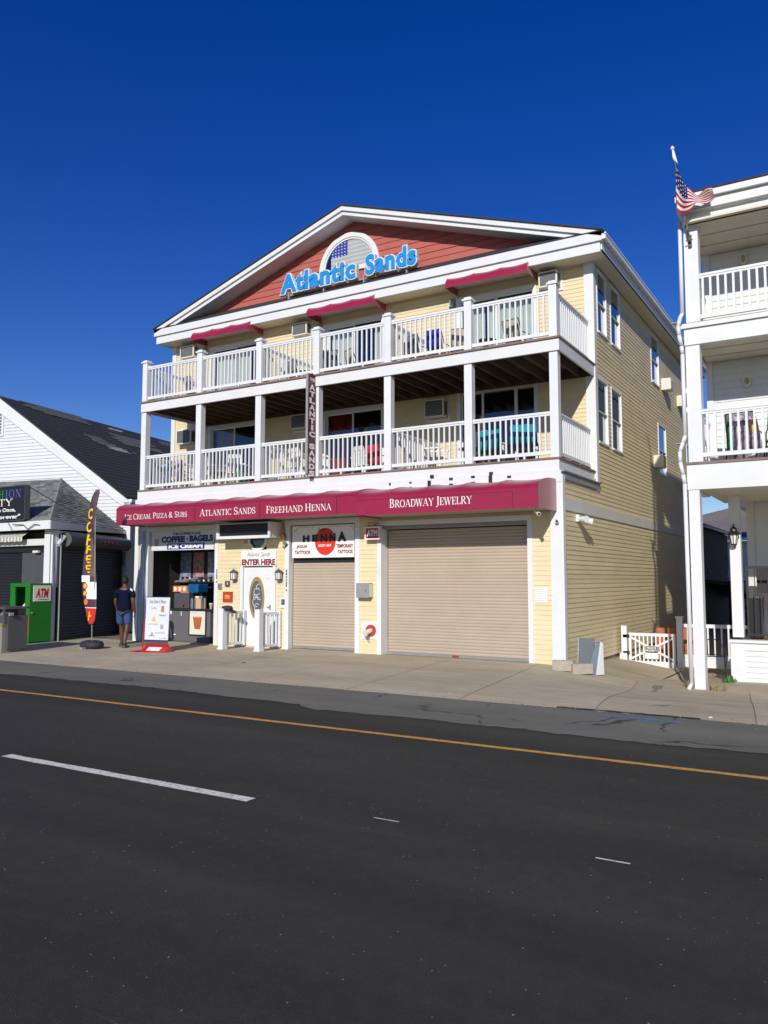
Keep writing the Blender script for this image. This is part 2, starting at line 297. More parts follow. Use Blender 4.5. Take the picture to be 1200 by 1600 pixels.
class MB:
    def __init__(s): s.v = []; s.f = []; s.mi = []; s.k = 0; s.uv = None
    def face(s, pts):
        b = len(s.v); s.v += [Vector(p) for p in pts]; s.f.append(tuple(range(b, b + len(pts)))); s.mi.append(s.k)
    def hexa(s, c):      # c: 8 corners, bottom ring then top ring
        b = len(s.v); s.v += [Vector(p) for p in c]
        for q in ((0, 3, 2, 1), (4, 5, 6, 7), (0, 1, 5, 4), (1, 2, 6, 5), (2, 3, 7, 6), (3, 0, 4, 7)):
            s.f.append(tuple(b + i for i in q)); s.mi.append(s.k)
    def box(s, x0, x1, y0, y1, z0, z1):
        s.hexa([(x0, y0, z0), (x1, y0, z0), (x1, y1, z0), (x0, y1, z0), (x0, y0, z1), (x1, y0, z1), (x1, y1, z1), (x0, y1, z1)])
    def fbox(s, F, u0, u1, n0, n1, z0, z1):   # n1 outermost
        s.hexa([F.p(u0, n1, z0), F.p(u1, n1, z0), F.p(u1, n0, z0), F.p(u0, n0, z0), F.p(u0, n1, z1), F.p(u1, n1, z1), F.p(u1, n0, z1), F.p(u0, n0, z1)])
    def prism(s, F, poly, n0, n1):            # poly of (u,z), extruded along the normal; counter-clockwise seen from outside
        m = len(poly); a = [F.p(u, n1, z) for u, z in poly]; c = [F.p(u, n0, z) for u, z in poly]
        b = len(s.v); s.v += a + c
        s.f.append(tuple(range(b, b + m))); s.mi.append(s.k); s.f.append(tuple(range(b + 2 * m - 1, b + m - 1, -1))); s.mi.append(s.k)
        for i in range(m):
            j = (i + 1) % m; s.f.append((b + i, b + m + i, b + m + j, b + j)); s.mi.append(s.k)
    def cyl(s, p0, p1, r0, r1=None, n=10, cap=True):
        p0 = Vector(p0); p1 = Vector(p1); r1 = r0 if r1 is None else r1
        d = (p1 - p0).normalized(); a = d.orthogonal().normalized(); c = d.cross(a); b = len(s.v)
        for p, r in ((p0, r0), (p1, r1)):
            for i in range(n):
                t = 2 * math.pi * i / n; s.v.append(p + (a * math.cos(t) + c * math.sin(t)) * r)
        for i in range(n):
            j = (i + 1) % n; s.f.append((b + i, b + j, b + n + j, b + n + i)); s.mi.append(s.k)
        if cap:
            s.f.append(tuple(b + n - 1 - i for i in range(n))); s.mi.append(s.k); s.f.append(tuple(b + n + i for i in range(n))); s.mi.append(s.k)
    def tube(s, pts, r, n=8):
        for i in range(len(pts) - 1): s.cyl(pts[i], pts[i + 1], r, r, n)
    def lathe(s, c, prof, n=16, sx=1, sy=1):  # prof: (radius, z)
        b = len(s.v); c = Vector(c)
        for r, z in prof:
            for i in range(n):
                t = 2 * math.pi * i / n; s.v.append(c + Vector((r * sx * math.cos(t), r * sy * math.sin(t), z)))
        for k in range(len(prof) - 1):
            for i in range(n):
                j = (i + 1) % n; s.f.append((b + k * n + i, b + k * n + j, b + (k + 1) * n + j, b + (k + 1) * n + i)); s.mi.append(s.k)
        s.f.append(tuple(b + n - 1 - i for i in range(n))); s.mi.append(s.k); e = b + (len(prof) - 1) * n; s.f.append(tuple(e + i for i in range(n))); s.mi.append(s.k)
    def grid(s, rows):                        # rows of points
        b = len(s.v); m = len(rows[0])
        for r in rows: s.v += [Vector(p) for p in r]
        for i in range(len(rows) - 1):
            for j in range(m - 1):
                s.f.append((b + i * m + j, b + i * m + j + 1, b + (i + 1) * m + j + 1, b + (i + 1) * m + j)); s.mi.append(s.k)
    def mesh(s, name, mats, o=Vector((0, 0, 0))):
        me = bpy.data.meshes.new(name); me.from_pydata([v - o for v in s.v], [], s.f)
        for m in mats: me.materials.append(m)
        if len(mats) > 1: me.polygons.foreach_set('material_index', s.mi)
        me.update(); return me
    def build(s, name, mat, parent=None, smooth=False, bevel=0, solid=0):
        mats = [MT[k] if isinstance(k, str) else k for k in (mat if isinstance(mat, (list, tuple)) else [mat])]
        o = off(parent); me = s.mesh(name, mats, o)
        ob = bpy.data.objects.new(name, me); COL.objects.link(ob)
        if parent is not None: ob.parent = parent
        OFF[ob.name] = o
        if smooth: me.polygons.foreach_set('use_smooth', [True] * len(me.polygons))
        if bevel:
            m = ob.modifiers.new('bevel', 'BEVEL'); m.width = bevel; m.segments = 2; m.limit_method = 'ANGLE'
        if solid:
            m = ob.modifiers.new('solid', 'SOLIDIFY'); m.thickness = solid; m.offset = 0
        return ob

def root(name, loc, label, cat, group=None, rz=0):
    o = bpy.data.objects.new(name, None); COL.objects.link(o); o.location = loc; o.rotation_euler = (0, 0, rz)
    o['label'] = label; o['category'] = cat
    if group: o['group'] = group
    OFF[o.name] = Vector(loc) if rz == 0 else Vector((0, 0, 0))
    return o
def struct(name, loc=(0, 0, 0)):
    o = bpy.data.objects.new(name, None); COL.objects.link(o); o.location = loc; o['kind'] = 'structure'; OFF[o.name] = Vector(loc); return o
def proto_root(name, label, cat, group=None):
    return root(name, (0, 0, 0), label, cat, group)
def dup(o, parent=None):
    c = o.copy(); COL.objects.link(c)
    if parent is not None: c.parent = parent
    for ch in list(o.children): dup(ch, c)
    return c
def inst(name, me, parent, loc):
    o = bpy.data.objects.new(name, me); COL.objects.link(o); o.parent = parent; o.location = Vector(loc) - off(parent); OFF[o.name] = off(parent); return o
def part(name, mat, parent, fn, **kw):
    m = MB(); fn(m); return m.build(name, mat, parent, **kw)

def cut(u0, u1, holes):
    segs = [(u0, u1)]
    for a, b in holes:
        n = []
        for s0, s1 in segs:
            if b <= s0 or a >= s1: n.append((s0, s1)); continue
            if a - s0 > 0.01: n.append((s0, a))
            if s1 - b > 0.01: n.append((b, s1))
        segs = n
    return segs
def wall(parent, F, u0, u1, z0, z1, holes, mat, thick=0.14, name='wall', n1=-0.004):
    zs = sorted(set([z0, z1] + [z for h in holes for z in (h[2], h[3]) if z0 < z < z1])); m = MB()
    for a, b in zip(zs, zs[1:]):
        zc = (a + b) / 2
        for s0, s1 in cut(u0, u1, [(h[0], h[1]) for h in holes if h[2] < zc < h[3]]): m.fbox(F, s0, s1, n1 - thick, n1, a, b)
    return m.build(name, mat, parent)
def siding(parent, F, z0, z1, span, holes, mat, exp=0.1, proud=0.014, name='clapboard', jit=0.0015, long_=2.2):
    """one lapped board row after another, each an object; span(z) gives (u0,u1)"""
    n = int(round((z1 - z0) / exp)); e = (z1 - z0) / n; short = MB()
    for i in range(n):
        a = z0 + i * e; b = a + e; ua, ub = span(a); uc, ud = span(b)
        if ub - ua < 0.05: continue
        mid = (a + b) / 2
        sl = (uc - ua) if uc - ua else 0; sr = (ud - ub)
        segs = cut(ua, ub, [(h[0], h[1]) for h in holes if h[2] < mid < h[3]])
        for s0, s1 in segs:
            t0 = s0 + (sl if abs(s0 - ua) < 1e-6 else 0); t1 = s1 + (sr if abs(s1 - ub) < 1e-6 else 0)
            if t1 < t0: t0 = t1 = (t0 + t1) / 2
            p = proud + random.uniform(-jit, jit); whole = t1 - t0 > long_; m = MB() if whole else short
            m.face([F.p(s0, p, a), F.p(s1, p, a), F.p(t1, 0.003, b), F.p(t0, 0.003, b)])
            m.face([F.p(s0, 0, a), F.p(s1, 0, a), F.p(s1, p, a), F.p(s0, p, a)])
            if whole: m.build(name, mat, parent)
    if short.f: short.build('short_' + name + 's', mat, parent)['kind'] = 'stuff'

_font_cache = {}
def text_polys(s, bold=0.0, ext=0.0, shear=0.0, spacing=1.0, res=3):
    key = (s, bold, ext, shear, spacing, res)
    if key in _font_cache: return _font_cache[key]
    cu = bpy.data.curves.new('t', 'FONT'); cu.body = s; cu.offset = bold; cu.extrude = ext; cu.shear = shear; cu.space_character = spacing; cu.resolution_u = res; cu.size = 1.0
    ob = bpy.data.objects.new('t', cu); COL.objects.link(ob); dg = bpy.context.evaluated_depsgraph_get(); dg.update()
    me = bpy.data.meshes.new_from_object(ob.evaluated_get(dg))
    vs = [v.co.copy() for v in me.vertices]; fs = [tuple(p.vertices) for p in me.polygons]
    bpy.data.objects.remove(ob); bpy.data.curves.remove(cu); bpy.data.meshes.remove(me)
    x0 = min(v.x for v in vs); x1 = max(v.x for v in vs); y0 = min(v.y for v in vs); y1 = max(v.y for v in vs)
    _font_cache[key] = (vs, fs, x0, x1, y0, y1); return _font_cache[key]
def text(s, F, u0, u1, z0, z1, n, mat, parent, bold=0.01, name='lettering', ext=0.0, shear=0.0, spacing=1.0, rot=0):
    """sans lettering fitted into the rectangle (u0..u1, z0..z1) of frame F, n out from it"""
    vs, fs, x0, x1, y0, y1 = text_polys(s, bold, ext, shear, spacing)
    m = MB(); 
    for v in vs:
        a = (v.x - x0) / (x1 - x0); b = (v.y - y0) / (y1 - y0)
        if rot: a, b = 1 - b, a
        m.v.append(F.p(u0 + a * (u1 - u0), n + v.z, z0 + b * (z1 - z0)))
    m.f = list(fs); m.mi = [0] * len(fs)
    return m.build(name, mat, parent)

# hand-drawn roman capitals: (advance, strokes, serif feet); stroke = (x0,y0,x1,y1,width)
TK, TN = 0.15, 0.055
def arc(cx, cy, rx, ry, a0, a1, n=9, k=1.0):
    out = []; pr = None
    for i in range(n + 1):
        a = R(a0 + (a1 - a0) * i / n); p = (cx + rx * math.cos(a), cy + ry * math.sin(a), TN + (TK - TN) * abs(math.cos(a)) ** 1.3 * k)
        if pr: out.append((pr[0], pr[1], p[0], p[1], (pr[2] + p[2]) / 2))
        pr = p
    return out
def V(x): return (x, 0, x, 1, TK)
GLY = {
 'I': (0.42, [V(.21)], [(.21, 0), (.21, 1)]),
 'C': (0.82, arc(.44, .5, .36, .5, 50, 310, 14) + [(.72, .72, .72, .98, TN), (.70, .2, .74, .02 + .02, TN)], []),
 'E': (0.72, [V(.18), (.18, .97, .62, .97, .06), (.18, .52, .5, .52, .06), (.18, .03, .66, .03, .06), (.62, 1, .62, .76, TN), (.66, 0, .66, .26, TN), (.5, .64, .5, .4, TN)], [(.18, 0), (.18, 1)]),
 'R': (0.84, [V(.18)] + arc(.34, .75, .27, .25, -90, 90, 8) + [(.18, .98, .36, .98, TN), (.18, .5, .36, .5, TN), (.4, .5, .74, 0, TK * .9)], [(.18, 0), (.18, 1), (.76, 0)]),
 'A': (0.88, [(.1, 0, .43, 1, TN), (.43, 1, .76, 0, TK), (.24, .34, .64, .34, .05)], [(.1, 0), (.77, 0)]),
 'M': (1.08, [(.16, 0, .16, 1, TN), (.18, 1, .52, .05, TK), (.54, .02, .88, 1, TN), (.88, 0, .88, 1, TK)], [(.16, 0), (.14, 1), (.88, 0), (.9, 1)]),
 ',': (0.3, [(.14, .12, .14, -.02, .13), (.16, 0, .08, -.16, .05)], []),
 'P': (0.76, [V(.18)] + arc(.34, .72, .27, .28, -90, 90, 8) + [(.18, .98, .36, .98, TN), (.18, .45, .36, .45, TN)], [(.18, 0), (.18, 1)]),
 'Z': (0.74, [(.1, .97, .64, .97, .06), (.62, .97, .1, .03, TK * .9), (.08, .03, .66, .03, .06), (.1, 1, .1, .78, TN), (.66, 0, .66, .22, TN)], []),
 '&': (0.92, arc(.38, .75, .17, .22, -60, 200, 9) + [(.24, .66, .78, 0, TK)] + arc(.36, .27, .27, .27, 110, 350, 10) + [(.62, .22, .8, .5, TN)], []),
 'S': (0.68, arc(.33, .75, .23, .24, 30, 270, 10, .8) + [(.24, .56, .44, .44, TK)] + arc(.34, .26, .25, .25, 90, -150, 10, .8) + [(.56, .98, .56, .74, TN), (.1, 0, .1, .26, TN)], []),
 'U': (0.86, [(.2, .3, .2, 1, TK), (.68, .3, .68, 1, TN)] + arc(.44, .3, .24, .3, 180, 360, 9, .7), [(.2, 1), (.68, 1)]),
 'B': (0.78, [V(.18)] + arc(.34, .76, .22, .24, -90, 90, 8) + arc(.36, .27, .27, .27, -90, 90, 8) + [(.18, .98, .36, .98, TN), (.18, .53, .38, .53, TN), (.18, .02, .38, .02, TN)], [(.18, 0), (.18, 1)]),
 'T': (0.78, [(.38, 0, .38, 1, TK), (.06, .97, .7, .97, .06), (.07, 1, .07, .76, TN), (.69, 1, .69, .76, TN)], [(.38, 0)]),
 'L': (0.70, [V(.18), (.18, .03, .62, .03, .06), (.62, 0, .62, .28, TN)], [(.18, 0), (.18, 1)]),
 'N': (0.92, [(.18, 0, .18, 1, TN), (.18, 1, .74, 0, TK), (.74, 0, .74, 1, TN)], [(.18, 0), (.14, 1), (.74, 1)]),
 'D': (0.86, [V(.18)] + arc(.34, .5, .42, .5, -90, 90, 11) + [(.18, .98, .36, .98, TN), (.18, .02, .36, .02, TN)], [(.18, 0), (.18, 1)]),
 'F': (0.68, [V(.18), (.18, .97, .6, .97, .06), (.18, .5, .48, .5, .06), (.6, 1, .6, .76, TN), (.48, .62, .48, .38, TN)], [(.18, 0), (.18, 1)]),
 'H': (0.92, [V(.18), V(.72), (.18, .5, .72, .5, .055)], [(.18, 0), (.18, 1), (.72, 0), (.72, 1)]),
 'O': (0.90, arc(.44, .5, .36, .5, 0, 360, 20), []),
 'W': (1.16, [(.1, 1, .34, 0, TK), (.34, 0, .58, 1, TN), (.56, 1, .8, 0, TK), (.8, 0, 1.04, 1, TN)], [(.1, 1), (.57, 1), (1.04, 1)]),
 'Y': (0.86, [(.12, 1, .44, .46, TK), (.74, 1, .44, .46, TN), (.44, 0, .44, .5, TK)], [(.12, 1), (.74, 1), (.44, 0)]),
 'J': (0.46, [(.26, .0, .26, 1, TK), (.26, .02, .12, -.2, .07), (.12, -.2, .0, -.16, .09)], [(.26, 1)]),
 ' ': (0.38, [], []),
}
def serif_text(s, F, u0, u1, z0, z1, n, mat, parent, first_big=False, name='lettering'):
    wts = 0; sc = []; prev = ' '
    for ch in s:
        k = 1.0 if (not first_big or prev == ' ') else 0.84
        sc.append(k); wts += GLY[ch][0] * k; prev = ch
    h = z1 - z0; kx = (u1 - u0) / wts; x = u0; m = MB(); lay = 0
    for ch, k in zip(s, sc):
        adv, st, sf = GLY[ch]
        sts = list(st) + [(a - .11, b + (.03 if b == 0 else -.03), a + .11, b + (.03 if b == 0 else -.03), .055) for a, b in sf]
        for (a, b, c, d, w) in sts:
            p0 = Vector((x + a * k * kx, z0 + b * h * k)); p1 = Vector((x + c * k * kx, z0 + d * h * k)); t = (p1 - p0)
            if t.length < 1e-5: continue
            t.normalize(); q = Vector((-t.y, t.x)) * (w * k * (h * 0.5 + kx * 0.5) * 0.5 * 0.92); e = t * (0.004)
            pts = [p0 - q - e, p1 - q + e, p1 + q + e, p0 + q - e]; lay += 1; nz = n + 0.0004 * (lay % 9)
            m.face([F.p(v.x, nz, v.y) for v in pts])
        x += adv * k * kx
    return m.build(name, mat, parent)

def disc(m, F, cu, cz, ru, rz, n0, n1, seg=28, a0=0, a1=360):
    full = abs(a1 - a0) >= 360; k = seg
    poly = [(cu + ru * math.cos(R(a0 + (a1 - a0) * i / k)), cz + rz * math.sin(R(a0 + (a1 - a0) * i / k))) for i in range(k if full else k + 1)]
    m.prism(F, poly, n0, n1)
def ring(m, F, cu, cz, ri, ro, n0, n1, a0=0, a1=360, seg=28, kz=1.0):
    for i in range(seg):
        t0 = R(a0 + (a1 - a0) * i / seg); t1 = R(a0 + (a1 - a0) * (i + 1) / seg)
        m.prism(F, [(cu + ri * math.cos(t0), cz + ri * kz * math.sin(t0)), (cu + ro * math.cos(t0), cz + ro * kz * math.sin(t0)),
                    (cu + ro * math.cos(t1), cz + ro * kz * math.sin(t1)), (cu + ri * math.cos(t1), cz + ri * kz * math.sin(t1))], n0, n1)
def rot_frame(loc, deg):      # frame whose outward normal is -Y turned by deg about z
    a = R(deg); return Frame(loc, (math.cos(a), math.sin(a), 0), (math.sin(a), -math.cos(a), 0))

# ---------------------------------------------------------------- ground
def sstep(x, a, b):
    t = max(0, min(1, (x - a) / (b - a))); return t * t * (3 - 2 * t)
def gh(x, y):     # ground height: flat walk that falls away towards the alley on the right
    if y <= 15.6: return -0.30 * sstep(x, -5.7, -3.0) * sstep(y, 11.2, 15.2)
    h = -0.30 * sstep(x, -5.7, -3.0)
    return h - 0.16 * sstep(y, 15.6, 19.6) * (1 if x < -2.0 else 0.0) * sstep(-x, 2.0, 3.0)

part('ground', 'earth', None, lambda m: m.face([(-900, -900, -0.9), (900, -900, -0.9), (900, 900, -0.9), (-900, 900, -0.9)]))['kind'] = 'structure'
def sheet(name, mat, pts):
    m = MB(); m.face(pts); o = m.build(name, mat); o['kind'] = 'structure'; return o
sheet('road', 'road', [(-200, -9, -0.016), (200, -9, -0.016), (200, 10.45, -0.016), (-200, 10.45, -0.016)])
# older grey parking lane with a ragged edge against the newer road
m = MB(); xs = [-60 + i * 0.12 for i in range(int(90 / 0.12))]
rag = [8.85 + 0.10 * math.sin(x * 0.31) + 0.05 * math.sin(x * 1.3 + 1) + random.uniform(-0.04, 0.04) + 0.25 * sstep(x, -6.3, -6.8) * sstep(x, -14, -12) for x in xs]
m.grid([[(x, r, -0.010) for x, r in zip(xs, rag)], [(x, 10.54, -0.010) for x in xs]])
m.build('parking_lane', 'lane')['kind'] = 'structure'
# sidewalk made of separate slabs, the joints skewed as in the street
sw = struct('sidewalk')
joints = [-5.62 + 1.93 * i for i in range(-24, 9)]
for i, (a, b) in enumerate(zip(joints, joints[1:])):
    def xy(x15, y): return x15 + (15.0 - y) * 0.13
    g = 0.006; m = MB(); ny = 12; nx = 5; rows = []
    lo, hi = 10.50, 15.62
    if b < -17.2: hi = 22.0
    for k in range(ny + 1):
        y = lo + (hi - lo) * k / ny; rows.append([])
        for j in range(nx + 1):
            x = xy(a + g, y) + (xy(b - g, y) - xy(a + g, y)) * j / nx
            yy = y
            if k == 0: yy = y + 0.012 * math.sin(x * 3.1) + random.uniform(-.008, .008)
            rows[-1].append((x, yy, gh(x, y) - (0.008 if k == 0 else 0)))
    m.grid(rows)
    m.face([rows[0][j] for j in range(nx + 1)] + [(p[0], p[1], -0.2) for p in reversed(rows[0])])
    jz = [(xy(a - g, y), y) for y in (lo, hi)]
    m.build('slab', 'concrete' if (i * 7) % 5 else 'concrete2', sw)
m = MB(); ny = 20
m.grid([[(x, 10.53 + (15.62 - 10.53) * k / ny, gh(x, 10.53 + (15.62 - 10.53) * k / ny) - 0.010) for x in [-45 + 0.75 * i for i in range(78)]] for k in range(ny + 1)])
m.build('joint_bed', 'joint', sw)
# alley floor and ground under and behind the buildings on the right
m = MB(); X_ = [-5.3 + 0.35 * i for i in range(45)]; Y_ = [15.62 + 0.4 * i for i in range(61)]
m.grid([[(x, y, gh(x, y) - 0.002) for x in X_] for y in Y_]); m.build('alley_paving', 'concrete2')['kind'] = 'structure'
sheet('building_plot', 'earth', [(-60, 15.63, -0.03), (-5.4, 15.63, -0.03), (-5.4, 60, -0.03), (-60, 60, -0.03)])
# small concrete ramp at the foot of the gate
m = MB(); m.face([(-4.35, 17.2, gh(-4.35, 17.2)), (-3.55, 16.6, gh(-3.5, 16.6) + .005), (-3.5, 19.3, -0.30), (-4.3, 19.45, -0.42)])
m.face([(-3.5, 16.6, gh(-3.5, 16.6) + .005), (-3.0, 18.4, -0.44), (-3.45, 19.35, -0.29)])
m.build('gate_ramp', 'concrete')['kind'] = 'structure'
# painted markings, each a sheet 4 mm above the asphalt, edges slightly uneven
def stripe(name, mat, x0, x1, y0, y1, z, step=0.25, j=0.006):
    m = MB(); n = max(2, int((x1 - x0) / step)); a, b = [], []
    for i in range(n + 1):
        x = x0 + (x1 - x0) * i / n; a.append((x, y0 + random.uniform(-j, j), z)); b.append((x, y1 + random.uniform(-j, j), z))
    m.grid([a, b]); o = m.build(name, mat); o['kind'] = 'structure'; return o
stripe('orange_edge_line', 'paint_orange', -60, 25, 7.71, 7.80, -0.012)
stripe('white_lane_dash', 'paint_white', -7.25, -4.17, 4.90, 5.01, -0.012)
stripe('white_lane_dash', 'paint_white', -17.4, -14.35, 4.90, 5.01, -0.012)
stripe('white_lane_dash', 'paint_white', 2.9, 5.95, 4.90, 5.01, -0.012)
stripe('paint_scrap', 'paint_white', -3.11, -2.90, 5.045, 5.060, -0.012, 0.05, 0.002)
stripe('paint_scrap', 'paint_white', -1.50, -1.29, 5.035, 5.055, -0.012, 0.05, 0.002)
m = MB()
for (x, y, l, a) in ((-2.75, 10.15, .42, 8), (-2.45, 10.2, .3, -12), (-2.3, 10.12, .22, 60), (-2.1, 10.14, .3, 5)):
    c, s_ = math.cos(R(a)), math.sin(R(a)); w = .022
    m.face([(x - c * l / 2 + s_ * w, y - s_ * l / 2 - c * w, -0.006), (x + c * l / 2 + s_ * w, y + s_ * l / 2 - c * w, -0.006), (x + c * l / 2 - s_ * w, y + s_ * l / 2 + c * w, -0.006), (x - c * l / 2 - s_ * w, y - s_ * l / 2 + c * w, -0.006)])
m.build('survey_mark', 'paint_blue')['kind'] = 'structure'
m = MB()
for (x, y, l, a) in ((-2.45, 11.3, .2, 8), (-2.38, 11.33, .16, 50)):
    c, s_ = math.cos(R(a)), math.sin(R(a)); w = .014
    m.face([(x - c * l / 2 + s_ * w, y - s_ * l / 2 - c * w, .004), (x + c * l / 2 + s_ * w, y + s_ * l / 2 - c * w, .004), (x + c * l / 2 - s_ * w, y + s_ * l / 2 + c * w, .004), (x - c * l / 2 - s_ * w, y - s_ * l / 2 + c * w, .004)])
m.build('survey_mark', 'paint_blue')['kind'] = 'structure'
# curb shadow at the right, painted as a flat dark strip
m = MB(); m.grid([[(-3.6 + .12 * i, 10.47 + .012 * math.sin(i * 1.7), 0.003) for i in range(16)], [(-3.6 + .12 * i, 10.535 + .018 * math.sin(i * 2.3), 0.003) for i in range(16)]])
m.build('curb_shadow', 'ink')['kind'] = 'structure'

# grit and scraps gathered along the edge of the walk
m = MB(); gr = random.Random(3)
for i in range(1500):
    x = gr.uniform(-22, 3); y = 10.50 + gr.gauss(0, .06) if i % 3 else gr.uniform(9.2, 15.2); z = (-0.008 if y < 10.5 else gh(x, y)) ; r = gr.uniform(.004, .011) if i % 3 else gr.uniform(.003, .008); a_ = gr.uniform(0, 3)
    q = [Vector((x + r * math.cos(a_ + k * 2.1), y + r * math.sin(a_ + k * 2.1), z)) for k in range(3)]; t_ = Vector((x, y, z + r)); m.k = gr.choice((0, 0, 1))
    m.face([q[0], q[1], t_]); m.face([q[1], q[2], t_]); m.face([q[2], q[0], t_])
gt = m.build('grit', ['cinder', 'dark']); gt['kind'] = 'stuff'
for (x, y, sz, c, lab) in ((-1.72, 10.62, .035, 'signwhite', 'small white paper scrap at the curb on the right'), (-10.9, 12.6, .06, 'dark', 'flattened dark scrap on the walk in front of the henna shop'), (-5.4, 10.9, .03, 'cinder', 'pale pebble on the walk below the jewelry shutter')):
    tg = part('litter', c, None, lambda m: m.hexa([(x, y, gh(x, y) + .001), (x + sz, y + .01, gh(x, y) + .001), (x + sz * 1.1, y + sz, gh(x, y) + .001), (x + .005, y + sz * .8, gh(x, y) + .001), (x + .005, y, gh(x, y) + .012), (x + sz, y + .015, gh(x, y) + .006), (x + sz, y + sz, gh(x, y) + .014), (x + .01, y + sz * .8, gh(x, y) + .008)])); tg['label'] = lab; tg['category'] = 'litter'

# ================================================================ the hotel
H = root('hotel_building', (-11.9, 15.6, 0), 'yellow three storey beach hotel with white balconies and a red gable', 'hotel')
XL, XR, XU = -17.35, -5.18, -18.62            # street wall left end, right end, left end of the set-back upper walls
Z1, Z2, ZE = 4.15, 6.64, 9.05                 # first balcony floor, second balcony floor, underside of the eaves band

# openings (u0,u1,z0,z1)
g_holes = [(-16.86, -14.42, 0.0, 2.99), (-13.48, -12.50, 0.02, 2.00), (-12.02, -10.10, 0.0, 3.0), (-9.40, -5.90, 0.0, 2.90), (-13.26, -12.74, 2.42, 2.96)]
u_doors = [(-17.0, -15.2), (-12.72, -10.9), (-8.58, -6.62)]
u_holes = [(a, b, Z1 + 0.02, 6.30) for a, b in u_doors] + [(a, b, Z2 + 0.02, 8.80) for a, b in u_doors]
acs = [(-18.17, -17.55, 8.54, 8.96), (-13.78, -13.22, 8.56, 8.97), (-6.42, -5.92, 8.58, 9.0), (-18.25, -17.60, 5.83, 6.32), (-13.80, -13.22, 5.88, 6.33), (-9.52, -8.92, 5.76, 6.26)]
s_wins = [(18.45, 19.17, 7.53, 9.0), (19.62, 20.44, 7.53, 9.0), (24.02, 24.98, 7.53, 8.95), (28.7, 29.6, 7.53, 8.95),
          (18.30, 19.12, 4.88, 6.36), (19.52, 20.40, 4.88, 6.36), (24.72, 25.74, 4.86, 6.34), (29.2, 30.2, 4.86, 6.34)]

wall(H, FRONT, XL + .05, XR - .05, 0.0, 4.08, g_holes, 'yellow', name='street_wall')
siding(H, FRONT, -0.02, 3.64, lambda z: (XL + 0.14, XR - 0.02), [(h[0] - .10, h[1] + .10, h[2] - .1, h[3] + .08) for h in g_holes], 'yellow')
wall(H, UPPER, XU, XR, Z1 - 0.1, 9.7, u_holes, 'yellow', name='upper_wall')
siding(H, UPPER, Z1, 9.3, lambda z: (XU + 0.12, XR - 0.1), [(h[0] - .08, h[1] + .08, h[2] - .1, h[3] + .1) for h in u_holes] + [(a - .05, b + .05, c - .05, d + .05) for a, b, c, d in acs], 'yellow')
wall(H, SIDE, 15.62, 31.0, -0.06, 3.72, s_wins, 'yellow', name='alley_wall')
wall(H, SIDE, 18.12, 31.0, 3.72, 9.4, s_wins, 'yellow', name='alley_wall')
def side_span(z):
    return (15.72, 31.0) if z < 3.72 else (18.25, 31.0)
siding(H, SIDE, -0.08, 3.08, side_span, [], 'yellow')
siding(H, SIDE, 3.34, 9.3, side_span, [(a - .06, b + .06, c - .06, d + .06) for a, b, c, d in s_wins], 'yellow')
part('foundation', 'foundation', H, lambda m: (m.box(-5.35, -5.21, 15.75, 31, -1.0, -0.065), m.box(XL, -5.3, 15.64, 15.9, -0.5, -0.02)))
part('rear_wall', 'yellow', H, lambda m: (m.box(XU, XR - .15, 30.85, 31, -.1, 9.4), m.box(XU, XU + .14, 18.12, 30.85, -.1, 9.4)))
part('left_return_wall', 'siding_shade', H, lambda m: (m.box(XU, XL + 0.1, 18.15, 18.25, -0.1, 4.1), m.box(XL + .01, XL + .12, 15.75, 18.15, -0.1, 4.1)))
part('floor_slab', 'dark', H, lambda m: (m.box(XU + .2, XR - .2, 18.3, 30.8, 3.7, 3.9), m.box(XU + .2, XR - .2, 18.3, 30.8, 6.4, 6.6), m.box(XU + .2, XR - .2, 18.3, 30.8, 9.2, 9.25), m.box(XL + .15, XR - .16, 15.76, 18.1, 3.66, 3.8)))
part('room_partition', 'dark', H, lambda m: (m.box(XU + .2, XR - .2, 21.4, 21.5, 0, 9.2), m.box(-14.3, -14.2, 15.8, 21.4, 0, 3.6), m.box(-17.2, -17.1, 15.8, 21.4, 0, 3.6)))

# white corner boards and trim
part('corner_board', 'white', H, lambda m: (m.box(-5.40, -5.175, 15.545, 15.598, -0.05, 3.66), m.box(-5.20, -5.135, 15.56, 15.72, -0.05, 3.80)))
part('corner_board', 'white', H, lambda m: (m.box(XL - .01, XL + .135, 15.55, 15.60, -0.02, 3.66), m.box(XL - .03, XL + .0, 15.56, 15.75, -0.02, 3.66)))
part('corner_board', 'white', H, lambda m: (m.box(-5.36, -5.165, 18.045, 18.098, 3.96, 9.15), m.box(-5.185, -5.14, 18.06, 18.25, 3.70, 9.15)))
part('corner_board', 'white', H, lambda m: m.box(XU - .03, XU + .13, 18.045, 18.12, 4.0, 9.15))
part('belt_board', 'shade_white', H, lambda m: m.box(-5.2, -5.15, 15.73, 30.95, 3.09, 3.335))
part('deck_ledge_board', 'grey', H, lambda m: (m.box(-5.2, -5.135, 15.73, 18.24, 3.72, 3.86), m.box(-5.22, -5.10, 15.6, 18.26, 3.86, 3.885)))
part('header_board', 'white', H, lambda m: (m.box(XL - .02, -5.16, 15.53, 15.598, 3.64, 3.885), ))
part('header_board', 'white', H, lambda m: (m.box(XL + .02, -5.20, 15.565, 15.64, 3.892, 4.11), m.box(-5.24, -5.20, 15.64, 18.05, 3.892, 4.11), m.box(XL + .02, XL + .06, 15.64, 18.05, 3.892, 4.11)))
